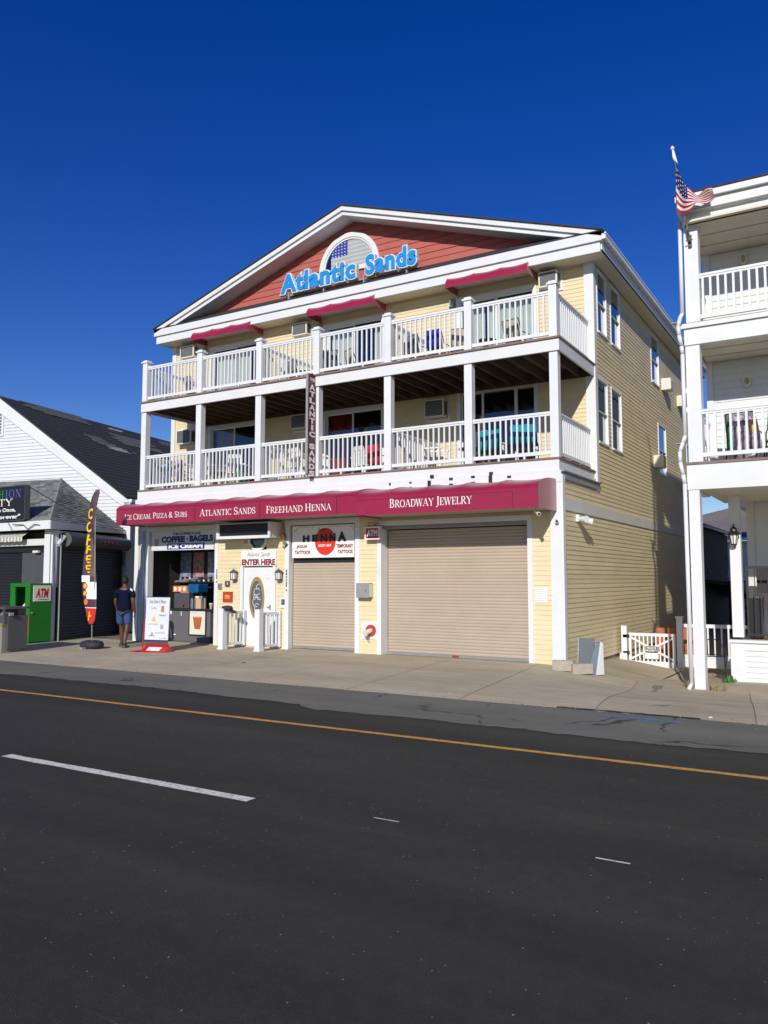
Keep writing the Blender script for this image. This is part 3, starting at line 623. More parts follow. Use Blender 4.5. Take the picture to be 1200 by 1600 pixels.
# old sign fixings left on the header board
for (x, z, w, h) in ((-9.13, 3.83, .035, .05), (-9.12, 3.70, .03, .04), (-8.60, 3.83, .05, .03), (-8.60, 3.72, .05, .03), (-8.13, 3.76, .075, .17), (-8.07, 3.93, .07, .07), (-7.60, 3.85, .08, .045), (-7.60, 3.73, .08, .035),
                     (-7.08, 3.86, .08, .04), (-7.08, 3.73, .08, .05), (-6.68, 3.78, .075, .16), (-6.67, 3.90, .07, .07), (-6.26, 3.81, .08, .04)):
    part('old_fixing', 'ink', H, lambda m: m.box(x - w / 2, x + w / 2, 15.505, 15.56, z - h / 2, z + h / 2))

# balcony floors
part('balcony_floor', 'deckboard', H, lambda m: m.box(XL + .04, -5.17, 15.54, 18.1, 4.112, 4.15))
part('balcony_floor', 'deckboard', H, lambda m: m.box(XL + .06, -5.14, 15.52, 18.1, 6.60, 6.64))
m = MB()
part('rim_beam', 'white', H, lambda m: (m.box(XL + .08, -5.16, 15.56, 15.62, 6.35, 6.598), m.box(-5.20, -5.16, 15.62, 18.05, 6.35, 6.598), m.box(XL + .08, XL + .12, 15.62, 18.05, 6.35, 6.598)))
jm = MB(); jm.box(-.02, .02, 15.63 - 15.6, 18.09 - 15.6, 6.37, 6.59); jme = jm.mesh('joist', [MT['wood']])
for i in range(29): inst('joist', jme, H, (-17.0 + i * 0.41, 15.6, 0))
part('ledger', 'wood', H, lambda m: m.box(XL + .1, -5.22, 18.03, 18.085, 6.36, 6.59))

PX = [-17.20, -15.12, -13.07, -11.27, -9.25, -7.22, -5.30]
for x in PX:                                   # first-floor posts
    part('balcony_post', 'white_pvc', H, lambda m: m.box(x - .09, x + .09, 15.60, 15.78, 4.15, 6.35), bevel=0.006)
for x in PX:                                   # second-floor newels with caps
    o = part('newel_post', 'white_pvc', H, lambda m: m.box(x - .085, x + .085, 15.60, 15.77, 6.64, 7.76), bevel=0.006)
    part('post_cap', 'white_pvc', o, lambda m: (m.box(x - .115, x + .115, 15.57, 15.80, 7.76, 7.80), m.box(x - .08, x + .08, 15.605, 15.765, 7.80, 7.84)))
bal_me = {}
def railing(parent, p0, p1, zb, zt, sp=0.128, name='railing', mat='white_pvc', bw=0.017):
    p0 = Vector((p0[0], p0[1], 0)); p1 = Vector((p1[0], p1[1], 0)); d = p1 - p0; L = d.length; d.normalize(); nrm = Vector((d.y, -d.x, 0)); F = Frame(p0, d, nrm)
    m = MB(); m.fbox(F, 0, L, -.035, .035, zt - .045, zt); m.fbox(F, 0, L, -.022, .022, zt - .085, zt - .045); m.fbox(F, 0, L, -.025, .025, zb, zb + .075)
    for fx in (0.33, 0.66): m.fbox(F, L * fx - .02, L * fx + .02, -.02, .02, zb - .07, zb)
    r = m.build(name, mat, parent)
    n = max(2, int(round(L / sp)) - 1); key = (round(zt - zb, 3), mat, bw)
    if key not in bal_me:
        b = MB(); b.box(-bw, bw, -bw, bw, 0.075, zt - zb - .085); bal_me[key] = b.mesh('baluster', [MT[mat]])
    for i in range(n):
        q = p0 + d * (L * (i + 1) / (n + 1)); inst('baluster', bal_me[key], r, (q.x, q.y, zb))
    return r
for a, b in zip(PX, PX[1:]):
    railing(H, (a + .09, 15.69), (b - .09, 15.69), 4.23, 5.12)
    railing(H, (a + .085, 15.69), (b - .085, 15.69), 6.72, 7.66)
for x, zz in ((-5.30, 1), (-17.20, 1)):
    railing(H, (x, 15.78), (x, 18.05), 4.23, 5.12); railing(H, (x, 15.78), (x, 18.05), 6.72, 7.66)
for x in (-13.07, -9.25):                      # rails that divide the balconies
    railing(H, (x, 15.78), (x, 18.05), 4.23, 5.12); railing(H, (x, 15.78), (x, 18.05), 6.72, 7.66)

# sliding doors
def sliding_door(F, u0, u1, z0, z1, panels, cur, cmat='curtain', n=-0.0):
    w = .09; m = MB(); u0 += .005; u1 -= .005
    m.fbox(F, u0 - w, u0, -.10, .035, z0, z1 + w); m.fbox(F, u1, u1 + w, -.10, .035, z0, z1 + w); m.fbox(F, u0, u1, -.10, .035, z1, z1 + w); m.fbox(F, u0, u1, -.10, .02, z0 - .02, z0 + .04)
    d = m.build('sliding_door', 'white_pvc', H)
    k = len(panels) - 1
    for i in range(k):
        a, b = u0 + (u1 - u0) * panels[i], u0 + (u1 - u0) * panels[i + 1]; o = -.05 if i % 2 == 0 else -.02; s = .035
        part('door_sash', 'white_pvc', d, lambda m: (m.fbox(F, a, a + s, o - .03, o, z0 + .04, z1), m.fbox(F, b - s, b, o - .03, o, z0 + .04, z1), m.fbox(F, a + s, b - s, o - .03, o, z1 - .05, z1), m.fbox(F, a + s, b - s, o - .03, o, z0 + .04, z0 + .12)))
        part('pane', 'glass_door', d, lambda m: m.face([F.p(a + s, o - .015, z0 + .12), F.p(b - s, o - .015, z0 + .12), F.p(b - s, o - .015, z1 - .05), F.p(a + s, o - .015, z1 - .05)]))
    for ca, cb in cur:                         # pleated curtain
        a, b = u0 + (u1 - u0) * ca, u0 + (u1 - u0) * cb; nn_ = max(6, int((b - a) / .035)); rows = []
        for zz in (z0 + .05, z1 - .03): rows.append([F.p(a + (b - a) * i / nn_, -.22 + .025 * math.sin(i * 1.9) + random.uniform(-.006, .006), zz) for i in range(nn_ + 1)])
        mm = MB(); mm.grid(rows); mm.build('curtain', cmat, d)
    return d
sliding_door(UPPER, *u_doors[0], Z2 + .02, 8.72, [0, .52, 1], [(0.0, .75)])
sliding_door(UPPER, *u_doors[1], Z2 + .02, 8.72, [0, .5, 1], [(0.02, .5), (.8, 1)])
sliding_door(UPPER, *u_doors[2], Z2 + .02, 8.72, [0, .5, 1], [(0.0, .3), (.35, 1)])
sliding_door(UPPER, *u_doors[0], Z1 + .02, 6.26, [0, .5, 1], [(0.02, .45)], 'beigecloth')
sliding_door(UPPER, *u_doors[1], Z1 + .02, 6.26, [0, .48, 1], [(0.02, .40)], 'redcurtain')
sliding_door(UPPER, *u_doors[2], Z1 + .02, 6.40, [0, .3, .75, 1], [])

# double-hung windows in the alley wall
def hung_window(parent, F, u0, u1, z0, z1, bare):
    w = .05; m = MB(); u0 += .005; u1 -= .005; z0 += .005; z1 -= .005
    m.fbox(F, u0 - w, u0, -.10, .028, z0 - w, z1 + w); m.fbox(F, u1, u1 + w, -.10, .028, z0 - w, z1 + w); m.fbox(F, u0, u1, -.10, .028, z1, z1 + w); m.fbox(F, u0, u1, -.10, .045, z0 - w, z0)
    d = m.build('window', 'white_pvc', parent); zc = (z0 + z1) / 2 - .03
    for (a, b, o) in ((zc, z1, .012), (z0, zc + .04, -.018)):
        s = .026
        part('sash', 'white_pvc', d, lambda m: (m.fbox(F, u0, u0 + s, o - .03, o, a, b), m.fbox(F, u1 - s, u1, o - .03, o, a, b), m.fbox(F, u0 + s, u1 - s, o - .03, o, a, a + s), m.fbox(F, u0 + s, u1 - s, o - .03, o, b - s, b)))
        part('pane', 'glass_side', d, lambda m: m.face([F.p(u0 + s, o - .02, a + s), F.p(u1 - s, o - .02, a + s), F.p(u1 - s, o - .02, b - s), F.p(u0 + s, o - .02, b - s)]))
    if bare: part('blind', 'greycloth', d, lambda m: m.face([F.p(u0, -.12, z0 + (z1 - z0) * bare), F.p(u1, -.12, z0 + (z1 - z0) * bare), F.p(u1, -.12, z1), F.p(u0, -.12, z1)]))
for i, wn_ in enumerate(s_wins): hung_window(H, SIDE, *wn_, (0, 0, 0, 0, .02, .02, .02, .02)[i])

# eaves band across the front, stepped, with the little pent roof behind it
EL, ER = -18.86, -4.76
part('eaves_band', 'white', H, lambda m: m.box(EL + .05, ER - .05, 17.50, 17.56, 9.04, 9.27))
part('eaves_band', 'white', H, lambda m: m.box(EL, ER, 17.44, 17.54, 9.272, 9.50))
part('front_soffit', 'soffit', H, lambda m: m.box(EL + .05, ER - .05, 17.56, 18.09, 9.05, 9.08))
m = MB(); m.face([(EL, 17.43, 9.505), (ER, 17.43, 9.505), (ER - 1.4, 18.05, 9.86), (EL + 1.4, 18.05, 9.86)]); m.face([(EL, 17.43, 9.48), (EL, 17.43, 9.505), (ER, 17.43, 9.505), (ER, 17.43, 9.48)][::-1]); m.build('pent_roof', 'shingle', H)
# gable
PKX, PKZ = -11.78, 11.80; SL = (PKZ - 9.50) / (PKX - EL)
def gspan(z):
    t = (z - 9.50) / SL
    return (EL + t + .45, ER - t - .45)
hx, hz, hr = -11.93, 10.30, 0.86
gm = MB(); F18 = Frame((0, 18.07, 0), (1, 0, 0), (0, -1, 0)); gm.prism(F18, [(EL + .7, 9.4), (ER - .7, 9.4), (PKX, PKZ - .08)], -.1, -.002); gm.build('gable_wall', 'red', H)
n = 11; e = 2.02 / n
for i in range(n):
    a = 9.66 + i * .1805; b = a + .1805; ua, ub = gspan(a); uc, ud = gspan(b)
    if ub - ua < .1: continue
    m = MB(); x = ua; hw = math.sqrt(max(0, (hr + .02) ** 2 - max(0, (a + b) / 2 - hz) ** 2)) if (a + b) / 2 < hz + hr else 0
    if b < hz - .02: hw = hr + .05 if b > hz - .15 else 0
    if ud < uc: uc = ud = (uc + ud) / 2
    for s0, s1 in cut(ua, ub, [(hx - hw, hx + hw)] if hw > 0 else []):
        t0 = s0 + (uc - ua if s0 == ua else 0); t1 = s1 + (ud - ub if s1 == ub else 0)
        if t1 < t0: t1 = t0 = (t0 + t1) / 2
        p = .026 + random.uniform(-.003, .003); m = MB()
        m.face([F18.p(s0, p, a), F18.p(s1, p, a), F18.p(t1, .006, b), F18.p(t0, .006, b)]); m.face([F18.p(s0, 0, a), F18.p(s1, 0, a), F18.p(s1, p, a), F18.p(s0, p, a)])
        m.build('gable_board', 'red', H)
part('rear_gable', 'yellow', H, lambda m: m.prism(Frame((0, 31.0, 0), (1, 0, 0), (0, -1, 0)), [(EL + .3, 9.3), (ER - .3, 9.3), (PKX, PKZ - .08)], -.02, .1))
# half-round window with a flag hung inside it
m = MB(); ring(m, F18, hx, hz, hr, hr + .13, 0, .06, 0, 180, 26); m.fbox(F18, hx - hr - .13, hx + hr + .13, 0, .06, hz - .12, hz); ring(m, F18, hx, hz, hr - .05, hr, 0, .035, 0, 180, 26)
hwn = m.build('half_round_window', 'white', H)
part('pane', 'glass', hwn, lambda m: disc(m, F18, hx, hz, hr - .02, hr - .02, .012, .016, 26, 0, 180))
part('window_backing', 'navy', hwn, lambda m: disc(m, F18, hx, hz, hr - .03, hr - .03, -.0, .002, 26, 0, 180))

# roof
def rake(sign):
    ux = EL if sign < 0 else ER; dx = PKX - ux; m = MB(); L = math.hypot(dx, PKZ - 9.50)
    for (y0, y1, o0, o1) in ((17.44, 17.52, -.13, -.005), (17.50, 17.58, -.24, -.132)):
        m.hexa([(ux + sign * -.0, y0, 9.50 + o0), (PKX, y0, PKZ + o0), (PKX, y1, PKZ + o0), (ux, y1, 9.50 + o0), (ux, y0, 9.50 + o1), (PKX, y0, PKZ + o1), (PKX, y1, PKZ + o1), (ux, y1, 9.50 + o1)])
    m.build('rake_board', 'white', H)
    part('rake_soffit', 'white', H, lambda m: m.face([(ux, 17.58, 9.50 - .22), (PKX, 17.58, PKZ - .22), (PKX, 18.08, PKZ - .22), (ux, 18.08, 9.50 - .22)]))
rake(-1); rake(1)
m = MB()
for ux in (EL - .03, ER + .03):
    z = 9.50 - .01
    m.hexa([(ux, 17.40, z), (PKX, 17.40, PKZ), (PKX, 31.3, PKZ), (ux, 31.3, z), (ux, 17.40, z + .03), (PKX, 17.40, PKZ + .035), (PKX, 31.3, PKZ + .035), (ux, 31.3, z + .03)])
m.build('roof', 'shingle', H)
part('side_soffit', 'soffit', H, lambda m: m.face([(ER - .02, 17.56, 9.10), (ER - .02, 31.2, 9.10), (-5.15, 31.2, 9.10), (-5.15, 17.56, 9.10)]))
part('side_fascia', 'white', H, lambda m: (m.box(ER - .06, ER - .02, 17.56, 31.2, 9.10, 9.40),))
part('gutter', 'white_pvc', H, lambda m: (m.box(ER - .018, ER + .09, 17.46, 31.2, 9.30, 9.42), m.box(ER + .07, ER + .105, 17.44, 31.2, 9.405, 9.44)))
part('side_fascia', 'white', H, lambda m: m.box(EL + .02, EL + .06, 17.56, 31.2, 9.10, 9.40))

# street-level openings: frames
def surround(F, u0, u1, z0, z1, w, n1=.03, dpt=-.16, mat='white', name='opening_surround', top=True):
    u0 += .005; u1 -= .005; z1 -= .005
    return part(name, mat, H, lambda m: (m.fbox(F, u0 - w, u0, dpt, n1, z0, z1 + (w if top else 0)), m.fbox(F, u1, u1 + w, dpt, n1, z0, z1 + (w if top else 0)), m.fbox(F, u0, u1, dpt, n1, z1, z1 + w) if top else None))
surround(FRONT, -16.86, -14.42, -.02, 2.99, .12)
part('opening_jamb', 'jamb_shade_blue', H, lambda m: (m.box(-17.08, -16.985, 15.50, 15.598, -.01, 3.0)))
surround(FRONT, -12.02, -10.10, -.02, 3.0, .13)
surround(FRONT, -9.40, -5.90, -.03, 2.90, .11, dpt=-.30)
# roll-up shutters: slats one by one
def shutter(u0, u1, z0, z1, y, mat='tan', slat=.069, parent=None, F=None, rail='shutter_rail', name='roller_shutter', fat=.012):
    F = F or Frame((0, y, 0), (1, 0, 0), (0, -1, 0)); parent = parent or H
    r = part(name, rail, parent, lambda m: (m.fbox(F, u0, u1, -.02, .02, z0, z0 + .045), m.fbox(F, u0, u0 + .03, -.02, .03, z0 + .045, z1), m.fbox(F, u1 - .03, u1, -.02, .03, z0 + .045, z1)))
    n = int((z1 - z0 - .045) / slat); m = MB(); prof = [(-.002, 0), (fat * .75, slat * .18), (fat, slat * .5), (fat * .75, slat * .82), (-.002, slat)]
    for (a, b), (c, d) in zip(prof, prof[1:]): m.face([F.p(u0 + .03, a, b) - F.o, F.p(u1 - .03, a, b) - F.o, F.p(u1 - .03, c, d) - F.o, F.p(u0 + .03, c, d) - F.o])
    me = m.mesh('slat', [MT[mat]])
    for i in range(n): inst('slat', me, r, F.o + Vector((0, 0, z0 + .045 + i * slat)))
    return r
shutter(-12.02, -10.10, .03, 2.12, 15.74)
part('shutter_housing', 'ink', H, lambda m: m.box(-12.02, -10.10, 15.76, 15.85, 2.08, 2.2))
shutter(-9.40, -5.90, 0.0, 2.84, 15.86)
part('shutter_hood', 'grey', H, lambda m: (m.box(-9.39, -5.91, 15.64, 15.84, 2.82, 2.895), m.box(-9.39, -5.91, 15.62, 15.64, 2.84, 2.86)), bevel=.004)
part('shutter_lock', 'redprint', H, lambda m: m.box(-7.75, -7.6, 15.82, 15.84, .01, .045))
for bx_ in ((-12.0, -10.12, 15.60, 15.75, -.05, .022), (-9.39, -5.91, 15.60, 15.95, -.05, .0), (-16.84, -14.44, 15.58, 18.2, -.05, .02)): part('threshold', 'foundation', H, lambda m: m.box(*bx_))

# entry door
ED = part('entry_door', 'white', H, lambda m: (m.fbox(FRONT, -13.46, -12.52, -.06, -.015, .03, 1.98),))
part('door_frame', 'white', ED, lambda m: (m.fbox(FRONT, -13.56, -13.47, -.10, .03, -.01, 2.01), m.fbox(FRONT, -12.51, -12.42, -.10, .03, -.01, 2.01)))
def dpan(m):
    for (a, b, c, d) in ((-13.34, -13.05, .12, .30), (-12.95, -12.62, .12, .30), (-13.34, -12.62, .40, .50), (-13.34, -13.2, 1.70, 1.84), (-12.78, -12.62, 1.70, 1.84)):
        m.fbox(FRONT, a, b, -.015, -.004, c, d)
part('door_panel', 'white', ED, dpan, bevel=.005)
m = MB(); ring(m, FRONT, -13.03, 1.22, .185, .235, -.015, .012, 0, 360, 28, 2.25); part_o = m.build('oval_trim', 'brass', ED)
m = MB(); disc(m, FRONT, -13.03, 1.22, .19, .43, -.014, -.008, 28); m.build('oval_glass', 'boardgrey', ED)
m = MB()
for (cx, cz, r) in ((-13.03, 1.36, .10), (-12.97, 1.48, .08), (-13.05, 1.12, .11), (-13.02, .98, .09), (-12.95, 1.25, .07), (-13.08, 1.25, .06)): ring(m, FRONT, cx, cz, r - .007, r + .003, -.007, -.003, random.randint(0, 90), random.randint(180, 330), 12, 1.1)
m.fbox(FRONT, -13.12, -12.94, -.007, -.003, 1.218, 1.23); m.build('leaded_came', 'signwhite', ED)
part('door_handle', 'grey', ED, lambda m: (m.box(-12.615, -12.59, 15.58, 15.61, .94, 1.06), m.cyl((-12.6, 15.56, 1.0), (-12.68, 15.55, 1.02), .009)))
# eight-sided light above the door
m = MB(); ring(m, FRONT, -13.0, 2.70, .26, .33, 0, .05, 22.5, 382.5, 8); oc = m.build('octagon_window', 'white', H)
part('pane', 'glass_dark', oc, lambda m: disc(m, FRONT, -13.0, 2.70, .27, .27, -.02, -.014, 8, 22.5, 382.5))
part('window_backing', 'dark', oc, lambda m: m.fbox(FRONT, -13.3, -12.7, -.16, -.13, 2.4, 3.0))
# house numbers, small upright figures on the trim
text('180', FRONT, -14.36, -14.32, 1.60, 1.95, .034, 'ink', H, 0.02, name='house_number', rot=1)
text('180B', FRONT, -12.10, -12.06, 1.40, 1.93, .034, 'ink', H, 0.02, name='house_number', rot=1)

# ================================================================ awnings
def awning(name, label, x0, x1, yb, yf, zt, zk, zb, ribs, group, seam=True, endl=True, endr=True, lz=.03):
    """barrel-topped awning: wall line yb, front plane yf, top zt, knuckle zk where the curve meets the flat valance, bottom zb"""
    A = root(name, ((x0 + x1) / 2, yb, zb), label, 'awning', group)
    F = Frame((0, yf, 0), (1, 0, 0), (0, -1, 0))
    def prof(k, bulge=0):      # k 0 at wall .. 1 at knuckle
        a = R(90 * k); return (yb - (yb - yf) * math.sin(a) ** .9 if k else yb, zk + (zt - zk) * math.cos(a) - bulge)
    nr = ribs; w = (x1 - x0) / nr; K = 8
    for i in range(nr):
        a, b = x0 + i * w, x0 + (i + 1) * w; J = 8; rows = []
        for k in range(K + 1):
            row = []
            for j in range(J + 1):
                s = .028 * math.sin(math.pi * j / J) * math.sin(math.pi * min(1, k / K * 1.15)); y, z = prof(k / K, s)
                row.append((a + (b - a) * j / J, y + s * .35, z))
            rows.append(row)
        mm = MB(); mm.grid(rows[::-1]); mm.build('canopy_panel', 'awning', A, smooth=True)
        m2 = MB(); m2.tube([(a, *[q for q in prof(k / 6)]) for k in range(7)], .010, 6); m2.build('rib_seam', 'awning', A)
    v = part('valance', 'awning', A, lambda m: (m.box(x0, x1, yf, yf + .012, zb, zk)))
    m = MB(); mu = MB()
    pr = [prof(k / K) for k in range(K + 1)]
    for ok, x, dx in ((endl, x0, -1), (endr, x1, 1)):
        if ok:
            pts = [(x, yb, zb)] + [(x, y, z) for y, z in pr] + [(x, yf, zb)]
            m = MB(); m.face(pts if dx < 0 else pts[::-1]); m.build('end_panel', 'awning', A)
    part('lining', 'awning_under', A, lambda m: m.face([(x0 + .01, yf + .014, zb + min(lz, .05)), (x1 - .01, yf + .014, zb + min(lz, .05)), (x1 - .01, yb - .005, zb + lz), (x0 + .01, yb - .005, zb + lz)][::-1]))
    return A, v
AY = 14.52
A1, v1 = awning('awning', 'long crimson awning lettered for ice cream, hotel and henna above the three left shopfronts', -16.95, -9.40, 15.53, AY, 3.72, 3.50, 3.11, 8, 'crimson street awnings', endr=True)
FA = Frame((0, AY, 0), (1, 0, 0), (0, -1, 0))
serif_text('ICE CREAM, PIZZA & SUBS', FA, -16.63, -14.38, 3.235, 3.378, .006, 'signwhite', v1, True)
serif_text('ATLANTIC SANDS', FA, -13.96, -12.19, 3.225, 3.392, .006, 'signwhite', v1, True)
serif_text('FREEHAND HENNA', FA, -11.88, -10.04, 3.21, 3.378, .006, 'signwhite', v1, True)
for x in (-14.13, -12.07, -9.90): part('valance_seam', 'maroon', v1, lambda m: m.box(x - .006, x + .006, AY - .005, AY - .001, 3.11, 3.51))
part('valance_seam', 'maroon', v1, lambda m: m.box(-16.95, -9.40, AY - .004, AY - .0015, 3.497, 3.503))
AY2 = 14.46
A2, v2 = awning('awning', 'crimson awning lettered BROADWAY JEWELRY over the wide shutter', -9.37, -5.26, 15.53, AY2, 3.70, 3.42, 3.05, 5, 'crimson street awnings')
FB = Frame((0, AY2, 0), (1, 0, 0), (0, -1, 0))
serif_text('BROADWAY JEWELRY', FB, -8.52, -6.62, 3.185, 3.362, .006, 'signwhite', v2, True)
part('valance_seam', 'maroon', v2, lambda m: m.box(-9.36, -5.77, AY2 - .004, AY2 - .0015, 3.374, 3.380))
part('valance_seam', 'maroon', v2, lambda m: m.box(-5.775, -5.765, AY2 - .004, AY2 - .0015, 3.05, 3.376))
for lab, a, b in (('small crimson awning over the left top floor balcony door', -17.20, -14.98), ('small crimson awning over the middle top floor balcony door, below the blue sign', -12.88, -10.76), ('small crimson awning over the right top floor balcony door', -8.62, -6.50)):
    awning('awning', lab, a, b, 18.08, 17.36, 9.30, 8.91, 8.87, 3, 'small top floor awnings', lz=.30)

# ================================================================ air conditioners
def ac_unit(F, u0, u1, z0, z1, dep, label, grp, marks=False, surround_=True):
    A = root('air_conditioner', tuple(F.p((u0 + u1) / 2, 0, z0)), label, 'air conditioner', grp)
    part('case', 'cream', A, lambda m: m.fbox(F, u0 + .02, u1 - .02, -.05, dep, z0 + .02, z1 - .02), bevel=.008)
    if surround_: part('wall_frame', 'white', A, lambda m: (m.fbox(F, u0 - .05, u0, 0, .03, z0 - .05, z1 + .05), m.fbox(F, u1, u1 + .05, 0, .03, z0 - .05, z1 + .05), m.fbox(F, u0, u1, 0, .03, z1, z1 + .05), m.fbox(F, u0, u1, 0, .03, z0 - .05, z0)))
    g = part('grille', 'darkgrey' if surround_ else 'cream', A, lambda m: m.fbox(F, u0 + .06, u1 - .06, dep, dep + .006, z0 + .06, z1 - .06))
    k = 9
    for i in range(k): part('louvre', 'grey' if surround_ else 'white', g, lambda m: m.fbox(F, u0 + .07, u1 - .07, dep + .006, dep + .012, z0 + .075 + i * (z1 - z0 - .15) / k, z0 + .085 + i * (z1 - z0 - .15) / k))
    part('side_vent', 'darkgrey' if F is UPPER else 'shade_white', A, lambda m: m.box(F.p(u1 - .02, 0, 0).x + .0, F.p(u1 - .02, 0, 0).x + .004, F.p(0, dep - .04, 0).y, F.p(0, .06, 0).y, z0 + .08, z1 - .08) if F is UPPER else m.fbox(F, u0 + .016, u0 + .019, .05, dep - .05, z0 + .06, z1 - .06))
    return A
for lab, a in zip(('air conditioner on the top floor, left of the leftmost small awning', 'air conditioner between the two left small awnings on the top floor', 'air conditioner right of the rightmost small awning on the top floor',
                   'air conditioner on the first balcony floor beside its leftmost door, near the left corner', 'air conditioner half behind the vertical maroon sign', 'air conditioner on the first balcony floor, in its white frame left of the teal chairs'), acs):
    ac_unit(UPPER, *a, .24, lab, 'air conditioners in the front wall')
for lab, a in (('upper air conditioner beside the third top window of the alley wall', (25.35, 25.80, 7.5, 7.90)), ('farthest upper air conditioner on the alley wall', (27.75, 28.2, 7.44, 7.84)),
               ('lower air conditioner under the window edge on the alley wall', (24.0, 24.45, 4.92, 5.32)), ('lower air conditioner on the alley wall beside the white downpipe', (28.3, 28.75, 4.5, 4.95))):
    ac_unit(SIDE, *a, .28, lab, 'air conditioners in the alley wall', surround_=False)

# ================================================================ signs on the hotel
SG = root('gable_sign', (-11.6, 17.45, 9.6), 'blue three dimensional letters reading Atlantic Sands along the foot of the red gable', 'sign')
def letters(word, u0, u1, z0, hcap, y):
    ref = text_polys('A', 0.03); capu = ref[5] - ref[4]
    tot = text_polys(word, 0.045, 0, 0, 1.10); kx = (u1 - u0) / (tot[3] - tot[2]); kz = hcap / (ref[5])
    for i, ch in enumerate(word):
        pre = text_polys(word[:i + 1], 0.045, 0, 0, 1.10); own = text_polys(ch, 0.045)
        for (bold, ext, n0, mat, nm) in ((0.038, .008, .150, 'blue', 'letter'), (0.088, .06, .075, 'signface', 'letter_body')):
            vs, fs, x0, x1, y0, y1 = text_polys(ch, bold, ext); m = MB()
            sh = pre[3] - own[3]
            for v in vs: m.v.append(Vector((u0 + (v.x + sh - tot[2]) * kx, 17.52 - (n0 + v.z), z0 + v.y * kz)))
            m.f = list(fs); m.mi = [0] * len(fs)
            if nm == 'letter_body': m.build(nm, mat, lp)
            else: lp = m.build('letter', mat, SG)
letters('Atlantic', -13.80, -11.28, 9.70, .50, 17.45)
letters('Sands', -10.98, -9.45, 9.70, .50, 17.45)
part('mounting_rail', 'grey', SG, lambda m: (m.box(-13.7, -9.5, 17.50, 17.54, 9.62, 9.66), m.box(-13.6, -13.56, 17.46, 17.54, 9.50, 9.72), m.box(-12.4, -12.36, 17.46, 17.54, 9.50, 9.72), m.box(-11.1, -11.06, 17.46, 17.54, 9.50, 9.72), m.box(-9.8, -9.76, 17.46, 17.54, 9.50, 9.72)))
# flag inside the half-round window
m = MB(); rows = []
for j in range(9):
    v = j / 8; rows.append([(hx - .60 + 1.40 * i / 12, 18.045 - .004 * math.sin(i * 1.1 + j * .5), hz + .015 + .77 * v) for i in range(13)])
keep = [[(p if (Vector((p[0] - hx, p[2] - hz)).length < hr - .06) else (hx + (Vector((p[0] - hx, p[2] - hz)).normalized() * (hr - .06)).x, p[1], hz + (Vector((p[0] - hx, p[2] - hz)).normalized() * (hr - .06)).y)) for p in r] for r in rows]
m.grid(keep); WF = m.build('window_flag', 'flag_faded'); WF['label'] = 'pale stars and stripes cloth hung inside the half round gable window'; WF['category'] = 'flag'
uvl = WF.data.uv_layers.new(name='UVMap')
for lp_ in WF.data.loops:
    vi = lp_.vertex_index; uvl.data[lp_.index].uv = ((vi % 13) / 12 * 1.0, (vi // 13) / 8)

# projecting vertical sign
BS = root('blade_sign', (-11.28, 15.5, 4.2), 'narrow vertical maroon sign reading Atlantic Sands fixed to the fourth balcony post', 'sign')
part('board', 'maroon', BS, lambda m: m.box(-11.32, -11.25, 15.28, 15.58, 4.17, 6.62), bevel=.008)
part('edge_strip', 'grey', BS, lambda m: m.box(-11.315, -11.255, 15.262, 15.28, 4.18, 6.61))
FBs = Frame((-11.248, 0, 0), (0, 1, 0), (1, 0, 0))
zz = 6.36
text('THE', FBs, 15.335, 15.525, 6.44, 6.52, .002, 'signwhite', BS, .03)
for ch in 'ATLANTIC SANDS':
    if ch != ' ':
        w = .116 if ch != 'I' else .045
        text(ch, FBs, 15.43 - w, 15.43 + w, zz - .138, zz, .002, 'signwhite', BS, .06)
    zz -= .163 if ch != ' ' else .13
for z in (6.18, 5.30, 4.52): part('bracket', 'ink', BS, lambda m: (m.box(-11.295, -11.265, 15.58, 15.6, z - .03, z + .03), m.cyl((-11.28, 15.56, z), (-11.28, 15.60, z), .02)))
part('hanging_wire', 'ink', BS, lambda m: m.cyl((-11.28, 15.5, 4.17), (-11.26, 15.5, 4.0), .004))

def flat_sign(name, label, F, u0, u1, z0, z1, n, mat, cat='sign', frame=None, thick=.02, fw=.02):
    s = root(name, tuple(F.p((u0 + u1) / 2, n, z0)), label, cat)
    part('board', mat, s, lambda m: m.fbox(F, u0, u1, n - thick, n, z0, z1))
    if frame: part('frame', frame, s, lambda m: (m.fbox(F, u0 - fw, u0, n - thick, n + .01, z0 - fw, z1 + fw), m.fbox(F, u1, u1 + fw, n - thick, n + .01, z0 - fw, z1 + fw), m.fbox(F, u0, u1, n - thick, n + .01, z1, z1 + fw), m.fbox(F, u0, u1, n - thick, n + .01, z0 - fw, z0)))
    return s
# coffee sign
CS = flat_sign('coffee_sign', 'pale blue sign reading COFFEE BAGELS ICE CREAM over the open counter', FRONT, -16.80, -14.44, 2.46, 2.98, -.03, 'signface')
text('THE COFFEE PLACE', FRONT, -16.0, -14.98, 2.865, 2.935, -.026, 'navy', CS, .045)
text('COFFEE', FRONT, -16.42, -15.54, 2.665, 2.84, -.026, 'navy', CS, .065); text('BAGELS', FRONT, -15.38, -14.54, 2.675, 2.85, -.026, 'navy', CS, .065)
part('diamond', 'navy', CS, lambda m: m.prism(FRONT, [(-15.46, 2.70), (-15.44, 2.755), (-15.46, 2.81), (-15.48, 2.755)], -.03, -.026))
part('text_band', 'bluepanel', CS, lambda m: m.fbox(FRONT, -16.20, -14.84, -.03, -.024, 2.485, 2.645)); text('ICE CREAM', FRONT, -16.14, -14.90, 2.505, 2.625, -.021, 'signwhite', CS, .06)
part('cup_print', 'brass', CS, lambda m: m.prism(FRONT, [(-16.66, 2.58), (-16.54, 2.58), (-16.52, 2.78), (-16.68, 2.78)], -.03, -.026))
